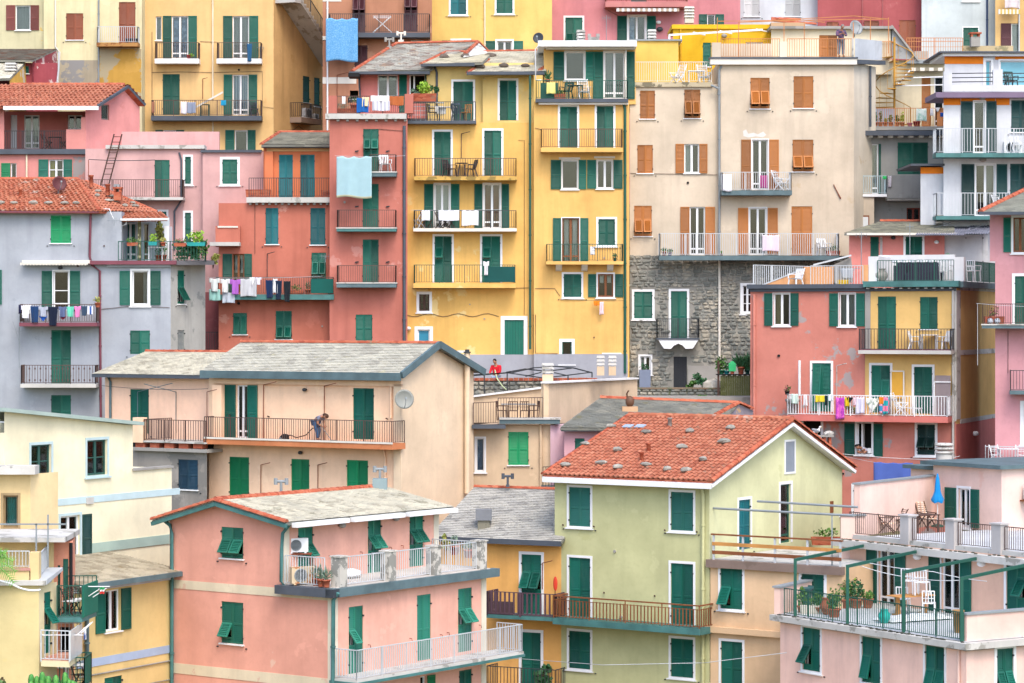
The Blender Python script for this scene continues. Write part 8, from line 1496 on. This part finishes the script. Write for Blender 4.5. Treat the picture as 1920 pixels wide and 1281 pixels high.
wins(W,[(58,834,96,897,'O',GR,dict(s=.1,smat=paint('#c4dbdf'),fr=shutter('#2a5a52'),bars=1,cur=(fabric('#dfe6da','#a8bab0',3,'stripe'),((.05,.45),(.55,.95))))),(163,825,201,891,'O',GR,dict(s=.1,smat=paint('#c4dbdf'),fr=shutter('#2a5a52'),bars=1,cur=(fabric('#f4f2e6','#d8d4c4',3,'stripe'),((.05,.45),(.55,.95))))),(113,967,150,1055,'O',shutter('#2a5a52'),dict(s=.1,smat=paint('#c4dbdf'),sh=(0,17),cur=(WHC,(.3,1))))])
u0,u1=W.hit(57,945)[0],W.L+2.9;mb=MB();mb.box(max(u0,0),u1,-.025,0,W.hit(150,940)[1]-.09,W.hit(150,931)[1]-.02);mb.build('string_course',paint('#c4dbdf',.8),root,W.M);B9=B_+dr*ray2(322,B_,dr);z9=Wall.hit(tmp,300,879)[1];WX=Wall(root,B_,B9,W.z0,z9,CR);sides(root,[B_,B9,B9+V((-4,2)),B_+V((-4,2))],W.z0,z9,CR,(0,));mb=MB();mb.bar(WX.uz(-.05,z9+.04,-.1),WX.uz(WX.L+.05,z9+.04,-.1),.35,.08);mb.build('coping',CEM,root)
mb=MB();u,z_=W.hit(167,939);mb.box(u-.2,u+.2,-.06,0,z_-.12,z_+.12);mb.build('meter_box',CEML,root,W.M);mb=MB();u0,z_=W.hit(170,1032);mb.box(u0,W.L+2.7,-.04,0,z_-.1,z_+.25);mb.build('flashing',paint('#a9c0b4',.7),root,W.M)
YW=plaster('#f0d392','#e6c684',.06,.5,.5);A_=XY(136,91.5);B_=A_+dr*ray2(330,A_,dr);zE=zat(1097,91.5);root,W=house('yellow house with a blue band and slate roof, lower left',A_,B_,zE,4,YW,cap=False,back=(-3.2,2.2))
wins(W,[(196,1106,226,1184,'O',GR,dict(sh=(17,18),cur=(WHC,((0,.3),(.6,.9))))),(196,1269,229,1330,'C',GR)]);n3=V((W.n.x,W.n.y,0));e0,e1=W.uz(-.1,zE,.45),W.uz(W.L,zE,.45);r0,r1=e0-n3*4.4,e1-n3*4.4;zr=zat(1040,95.5);r0.z=r1.z=zr;roof(root,e0,e1,r0,r1,'slate',pieces('#d2c8b0','#e2d8be','#b4aa92',2.2,lich=.05,lh='#b09a72',k=.72),300,base=SLATED,pw=.4,ph=.15);mb=MB();mb.box(-.1,W.L,-.55,-.42,zE-.14,zE+.03);mb.build('gutter',COPPER,root,W.M);mb=MB();mb.box(-.1,W.L,-.12,0,zE-.28,zE-.1);mb.build('frieze',paint('#c8ccd8',.7),root,W.M)
zz=W.hit(250,1229)[1];mb=MB();mb.box(.2,W.L,-.025,0,zz-.14,zz+.14);mb.build('string_course',paint('#a9bcd8',.8),root,W.M);mb=MB();mb.tube([W.uz(.3,zz-.42,.05),W.uz(W.L,zz-.42,.05)],.03,6);mb.tube([W.uz(.8,zz-1.1,.04),W.uz(W.L,zz-1.1,.04)],.02,6);mb.build('pipe_run',CEM,root);pipe(W,[(145,1098),(152,1110),(163,1112),(163,1300)],COPPER,.08,.15)
TN=plaster('#ecd09a','#e0c088',.06,.5,.5);A_,B_=XY(-60,92.5),XY(57,92.5);root,W=house('tan house with a teal-curtained window and grey flat roofs at the lower left edge',A_,B_,zat(889,92.5),5,TN,back=(-1.2,5));wins(W,[(6,929,34,990,'W',GR,dict(s=.08,smat=paint('#a8906a'),fr=paint('#8a7452'),panes=1,cur=(TEALC,(.1,.85))))]);wslab(W,-60,66,874,890,.5,.3,CEML,'flat_roof')
WS4=Wall(root,B_,B_+dr*1.5,W.z0,zat(889,92.5),plaster('#f4dcaa','#ead0a0',.05));tmp2=zat(1012,88)  # right face: the same tan lightened to look sunlit
A_,B_=XY(-60,87),XY(73,87);zL=zat(1098,87);root2,W2=house('pale yellow house with a rope and small terrace at the lower left edge',A_,B_,zL,6,plaster('#ecd9a0','#e0c98e',.07,.5,.6),back=(-1.0,6));d2=V((.287,.958));C2=B_+d2*ray2(107,B_,d2);W3=Wall(root2,B_,C2,W2.z0,zL,plaster('#f3e2b4','#e8d29c',.05,.5,.4))  # right face in a paler yellow, its sunlight put into the paint
wslab(W2,-60,85,1089,1098,.2,1,CEML,'cornice');mb=MB();mb.hexa([P(55,1098,87),P(88,1096,86.9),P(118,1070,88.9),P(90,1070,89),P(55,1088,87),P(88,1087,86.9),P(118,1064,88.9),P(90,1064,89)]);mb.build('ledge',LGREY,root2)
mb=MB();x0,x1=P(-60,0,87).x,P(57,0,87).x;mb.box(P(55,0,87).x,P(73,0,87).x,87,87.4,zL,zat(1036,87));mb.box(x0,x1,87,87.3,zL,zat(1070,87));mb.build('parapet',TN,root2);mb=MB();mb.box(x0,x1,86.95,87.1,zat(1070,87),zat(1065,87));mb.build('parapet_coping',plaster('#c9958a','#b8847a',.1),root2)
rl=MB();rail_mb(rl,[P(-60,1065,87.1),P(55,1065,87.1)],.55,.11);rail_mb(rl,[P(74,1082,87.2),P(90,1064,89.5)],.75,.1);rl.build('railing',LGREY,root2);sides(root2,[XY(-60,89.5),XY(101,89.5),XY(101,91),XY(-60,91)],zL-.2,zat(1016,89.5),TN,(),False,'terrace_wall')
zs=zat(1012,88.5);pr=MB();pr.hexa([P(-60,1017,88.5),P(122,1017,88.5),V((P(150,0,92.3).x,92.3,zs-.12)),V((P(-60,0,92.3).x,92.3,zs-.12)),P(-60,1008,88.5),P(122,1008,88.5),V((P(150,0,92.3).x,92.3,zs+.06)),V((P(-60,0,92.3).x,92.3,zs+.06))]);pr.build('flat_roof',CEML,root2);rl=MB();rl.bar(P(68,1040,88.3),P(68,982,88.3),.05);rl.bar(P(-60,983,88.3),P(125,983,88.3),.05);rl.build('roof_rail',GREY,root2);rl=MB();rl.bar(P(90,1064,88.3),P(90,965,88.3),.05);rl.build('roof_pole',GREY,root2)
cable('rope','thick white rope sagging across the pale yellow house at the lower left',[P(-40,1064,86.5),P(20,1094,86.5),P(76,1106,86.6)],WHITE,.035,.1);win(W3,83,1110,96,1225,'F',GR,leaves=1,fl='L',fz=(.45,.75),ang=35)
A_,B_=XY(99,89.8),XY(136,89.8);root,W=house('narrow salmon house with stacked little balconies, lower left',A_,B_,zat(1016,89.8),3,plaster('#efa488','#e49678',.05),back=(-.4,3));wins(W,[(108,1060,113,1157,'C',GR,dict(leaves=1)),(118,1048,128,1155,'C',GR,dict(leaves=1)),(112,1176,132,1250,'X',GR)]);pipe(W,[(133,1018),(133,1120)],DARK,.06)
zg=zat(1158,88);p=[P(107,1158,88),P(154,1158,88),V((P(181,0,89.9).x,89.9,zg)),V((P(125,0,89.8).x,89.8,zg))];mb=MB();mb.hexa([q-V((0,0,.16)) for q in p]+p);b_=mb.build('balcony',COPT,root);rl=MB();rail_mb(rl,[p[0],p[1]],1.05,.13);rl.build('railing',GIRON,b_);mb=MB();u_=V((0,0,1.05));mb.hexa([p[1],p[1]+V((.05,0,0)),p[2]+V((.05,0,0)),p[2],p[1]+u_,p[1]+V((.05,0,0))+u_,p[2]+V((.05,0,0))+u_,p[2]+u_]);mb.build('netting',paint('#17705a',.9,.8),b_)
rl=MB();rail_mb(rl,[p[2],p[3]],1.2,.13);rl.build('railing',GIRON,b_);chair(P(134,1152,88.9),1.0,'fold',DWOOD,'brown folding chair with white cushion, front one on the green balcony',mat2=WHITE);chair(P(146,1148,89.3),.6,'fold',DWOOD,'brown folding chair with white cushion, rear one on the green balcony',mat2=WHITE)
t=thing('line_rack','white clothes drying arms sticking out of the green balcony','drying rack',P(178,1110,88.8));m=MB();q=WM[t.name].translation
for a,b2_ in (((166,1118),(194,1100)),((174,1120),(200,1103)),((150,1100),(206,1100))):m.tube([P(*a,88.6)-q,P(*b2_,88.6)-q],.018,6)
put(t,'arms',m,WHITE);Wf=Wall.__new__(Wall);Wf.A,Wf.d,Wf.n,Wf.M,Wf.ang=XY(100,88.5),V((1,0)),V((0,-1)),T((XY(100,88.5).x,88.5,0)),0
for y0,y1,c_,nm in ((1101,1105.5,'#2f9a5a','green'),(1105.5,1109,'#eef0f0','white'),(1109,1113.5,'#d8403a','red')):cloth(Wf,.0,187,y0,196,y1,'sheet',fabric(c_),'cloth',f'{nm} stripe cloth of three pegged on the green balcony drying arms','cloth')
zg=zat(1238,86.6);p=[P(77,1238,86.6),P(130,1240,86.6),V((P(152,0,88.6).x,88.6,zg)),V((P(100,0,88.6).x,88.6,zg))];mb=MB();mb.hexa([q-V((0,0,.2)) for q in p]+p);b_=mb.build('balcony',plaster('#efe2b8','#d8b0a0',.1),root2);mb=MB();mb.hexa([q+V((0,0,.003)) for q in p]+[q+V((0,0,.012)) for q in p]);mb.build('tiled_floor',plaster('#d89a84','#e2b8a6',.2,4),b_);rl=MB();rail_mb(rl,[p[0],p[1]],.98,.12);rail_mb(rl,[p[2],p[3]],.98,.12);rl.build('railing',LGREY,b_);mb=MB();u_=V((0,0,.98));mb.hexa([p[1],p[1]+V((.04,0,0)),p[2]+V((.04,0,0)),p[2],p[1]+u_,p[1]+V((.04,0,0))+u_,p[2]+V((.04,0,0))+u_,p[2]+u_]);mb.build('glass_panel',paint('#cfd6d6',.25),b_)
cloth(Wf,1.0,157,1176,162,1200,'sheet',fabric('#e6eaf2','#4a6ab0',4,'speck'),'cloth','narrow blue and white cloth on the white balcony drying arms');t=thing('line_rack','white clothes drying arms sticking out of the white balcony','drying rack',P(160,1180,87.3));m=MB();q=WM[t.name].translation
for a,b2_ in (((145,1190),(170,1168)),((152,1188),(174,1166)),((78,1191),(156,1191))):m.tube([P(*a,87.2)-q,P(*b2_,87.2)-q],.018,6)
put(t,'arms',m,WHITE)
zg=zat(1290,87.5);p=[P(112,1290,87.5),P(158,1290,87.5),V((P(171,0,88.8).x,88.8,zg)),V((P(120,0,88.8).x,88.8,zg))];mb=MB();mb.hexa([q-V((0,0,.16)) for q in p]+p);b_=mb.build('balcony',COPT,root);rl=MB();rail_mb(rl,[p[0],p[1],p[2],p[3]],1.0,.13);rl.build('railing',GIRON,b_);table(P(143,1288,88.2),0,'box',WHITE,'white table on the lowest little balcony above the cactus',.7,.5,.75);chair(P(150,1290,88.4),.8,'fold',DWOOD,'brown folding chair beside the white table on the lowest little balcony')
t=thing('cactus','cluster of tall green columnar cactus at the bottom left edge','cactus',P(102,1330,84.5));cg=random.Random(12);LF=leafmat('#3f8a44','#67a850')
for i in range(20):
    x=-.75+1.5*i/19+cg.uniform(-.06,.06);y=cg.uniform(-.35,.35);h=cg.uniform(.75,1.28);m=MB();n=12;vs=[];prof=[(.075,0),(.085,h*.5),(.085,h*.85),(.06,h*.96),(.015,h)]
    for r_,z_ in prof:
        for k in range(n):a=k/n*6.2832;q=r_*(1+.2*math.cos(a*6));vs.append((x+q*math.cos(a),y+q*math.sin(a),z_))
    m.add(vs,[(j*n+k,j*n+(k+1) % n,(j+1)*n+(k+1) % n,(j+1)*n+k) for j in range(len(prof)-1) for k in range(n)],0,True)
    if cg.random() <.5:m.tube([(x,y,h*.5),(x+.1,y,h*.52),(x+.12,y,h*.8)],.045,7)
    put(t,'stem',m,LF)
t=thing('palm','green palm fronds entering at the left edge by the small terrace','palm',P(-22,1075,86));m=MB()
for a in (-.3,.1,.5,.9,1.3):
    pts=[V((math.cos(a)*s*.9,.1*math.sin(a*3),.4+math.sin(a)*s*.9-s*s*.45)) for s in (0,.25,.5,.75,1)]
    m.tube(pts,.014,4)
    for p_,q_ in zip(pts,pts[1:]):
        for k in range(4):
            c_=p_.lerp(q_,k/4);d_=(q_-p_).normalized();s_=d_.cross(V((0,1,0))).normalized()
            for sg in (-1,1):m.add([c_,c_+d_*.04,c_+s_*sg*.22+d_*.12-V((0,0,.05))],[(0,1,2)])
put(t,'fronds',m,leafmat('#5a9a44','#8aba58'));m=MB();m.tube([(0,0,-.5),(0,0,.45)],.08,8);put(t,'trunk',m,DWOOD);shrub(P(4,1290,85.5),'small purple-flowered plant at the very bottom left corner',(.3,.3,.25),100,.12,4)
# ================================================================ cables clipped to the facades, vents and chimneys against the sky line
def wl(s):return next(w for w in WALLS if s in w.root['label'])
def wire(s,*pts):W=wl(s);mb=MB();mb.tube([W.pt(x,y,.035) for x,y in pts],.013,5);mb.build('cable',BIRON,W.root)
wire('tan apartment',(284,136),(340,135),(400,136),(492,134),(492,200),(513,203));wire('tan apartment',(285,60),(285,186));wire('tan apartment',(375,78),(406,79))
wire('white flat roof',(1003,240),(1015,243));wire('white flat roof',(1003,541),(1040,541),(1050,555));wire('tall yellow house',(772,541),(992,540));wire('large beige',(1182,325),(1345,328))
wire('tall narrow red',(710,242),(757,246));wire('brick red',(478,476),(478,384));wire('rose pink',(1140,20),(1160,30));wire('large peach',(402,722),(402,820));wire('grey-blue',(190,580),(250,574),(318,577));wire('mauve',(1890,620),(1890,700))
rg5=random.Random(21)
for s,x0,x1,y0,y1,n in (('tall yellow',775,985,545,655,6),('white flat',1010,1170,370,650,7),('large beige',1190,1340,230,470,6),('brick red',415,620,390,640,7),('tall narrow',625,750,240,640,6),('salmon pink',1415,1600,620,900,6),('tan apart',270,500,20,250,5),('grey-blue',5,300,410,760,7),('pale green',1050,1320,1000,1270,5),('brown apart',630,800,75,240,4)):
    W=wl(s)
    for _ in range(n):
        x_,y_=rg5.uniform(x0,x1),rg5.uniform(y0,y1);u_,z_=W.hit(x_,y_);q=W.pt(x_,y_)
        if any(a-.75 <u_ <b_+.75 and c_-.25 <z_ <d_+.25 for a,b_,c_,d_,_ in W.holes):continue
        mb=MB();r_=rg5.uniform(.035,.07);mb.tube([q,q+V((W.n.x,W.n.y,0))*.06],r_,8);mb.build('vent_pipe',rg5.choice((DARK,CEM,BIRON)),W.root)
rt=wl('white flat roof').root
for x,y,yy in ((1089,79,142),(1222,78,143.5)):chimney(rt,P(x,y,yy),.42,.12,CEML,'slat',CEML,3)
chimney(rt,P(1292,44,150),.5,.25,CEML,'slat',CEML,4);mb=MB();q=P(1113,80,142);mb.box(q.x-.3,q.x+.3,q.y-.2,q.y+.2,q.z-.2,q.z+.28);mb.box(q.x-.32,q.x-.14,q.y-.22,q.y+.22,q.z+.28,q.z+.45);mb.box(q.x+.14,q.x+.32,q.y-.22,q.y+.22,q.z+.28,q.z+.45);mb.build('chimney',CEM,rt)
dish(P(1010,87,140.5),-.3,.58,paint('#3a4048',.6),'small dark grey satellite dish at the left end of the white flat roof',12,.42)
W=wl('large peach')
for x,y in ((505,808),(608,812),(433,806),(727,812)):q=W.pt(x,y-26,.0);mb=MB();mb.bar(q,q+V((W.n.x,W.n.y,.3))*.14,.045);mb.build('wall_hook',DWOOD,W.root)
for w_ in WALLS:w_.finish()
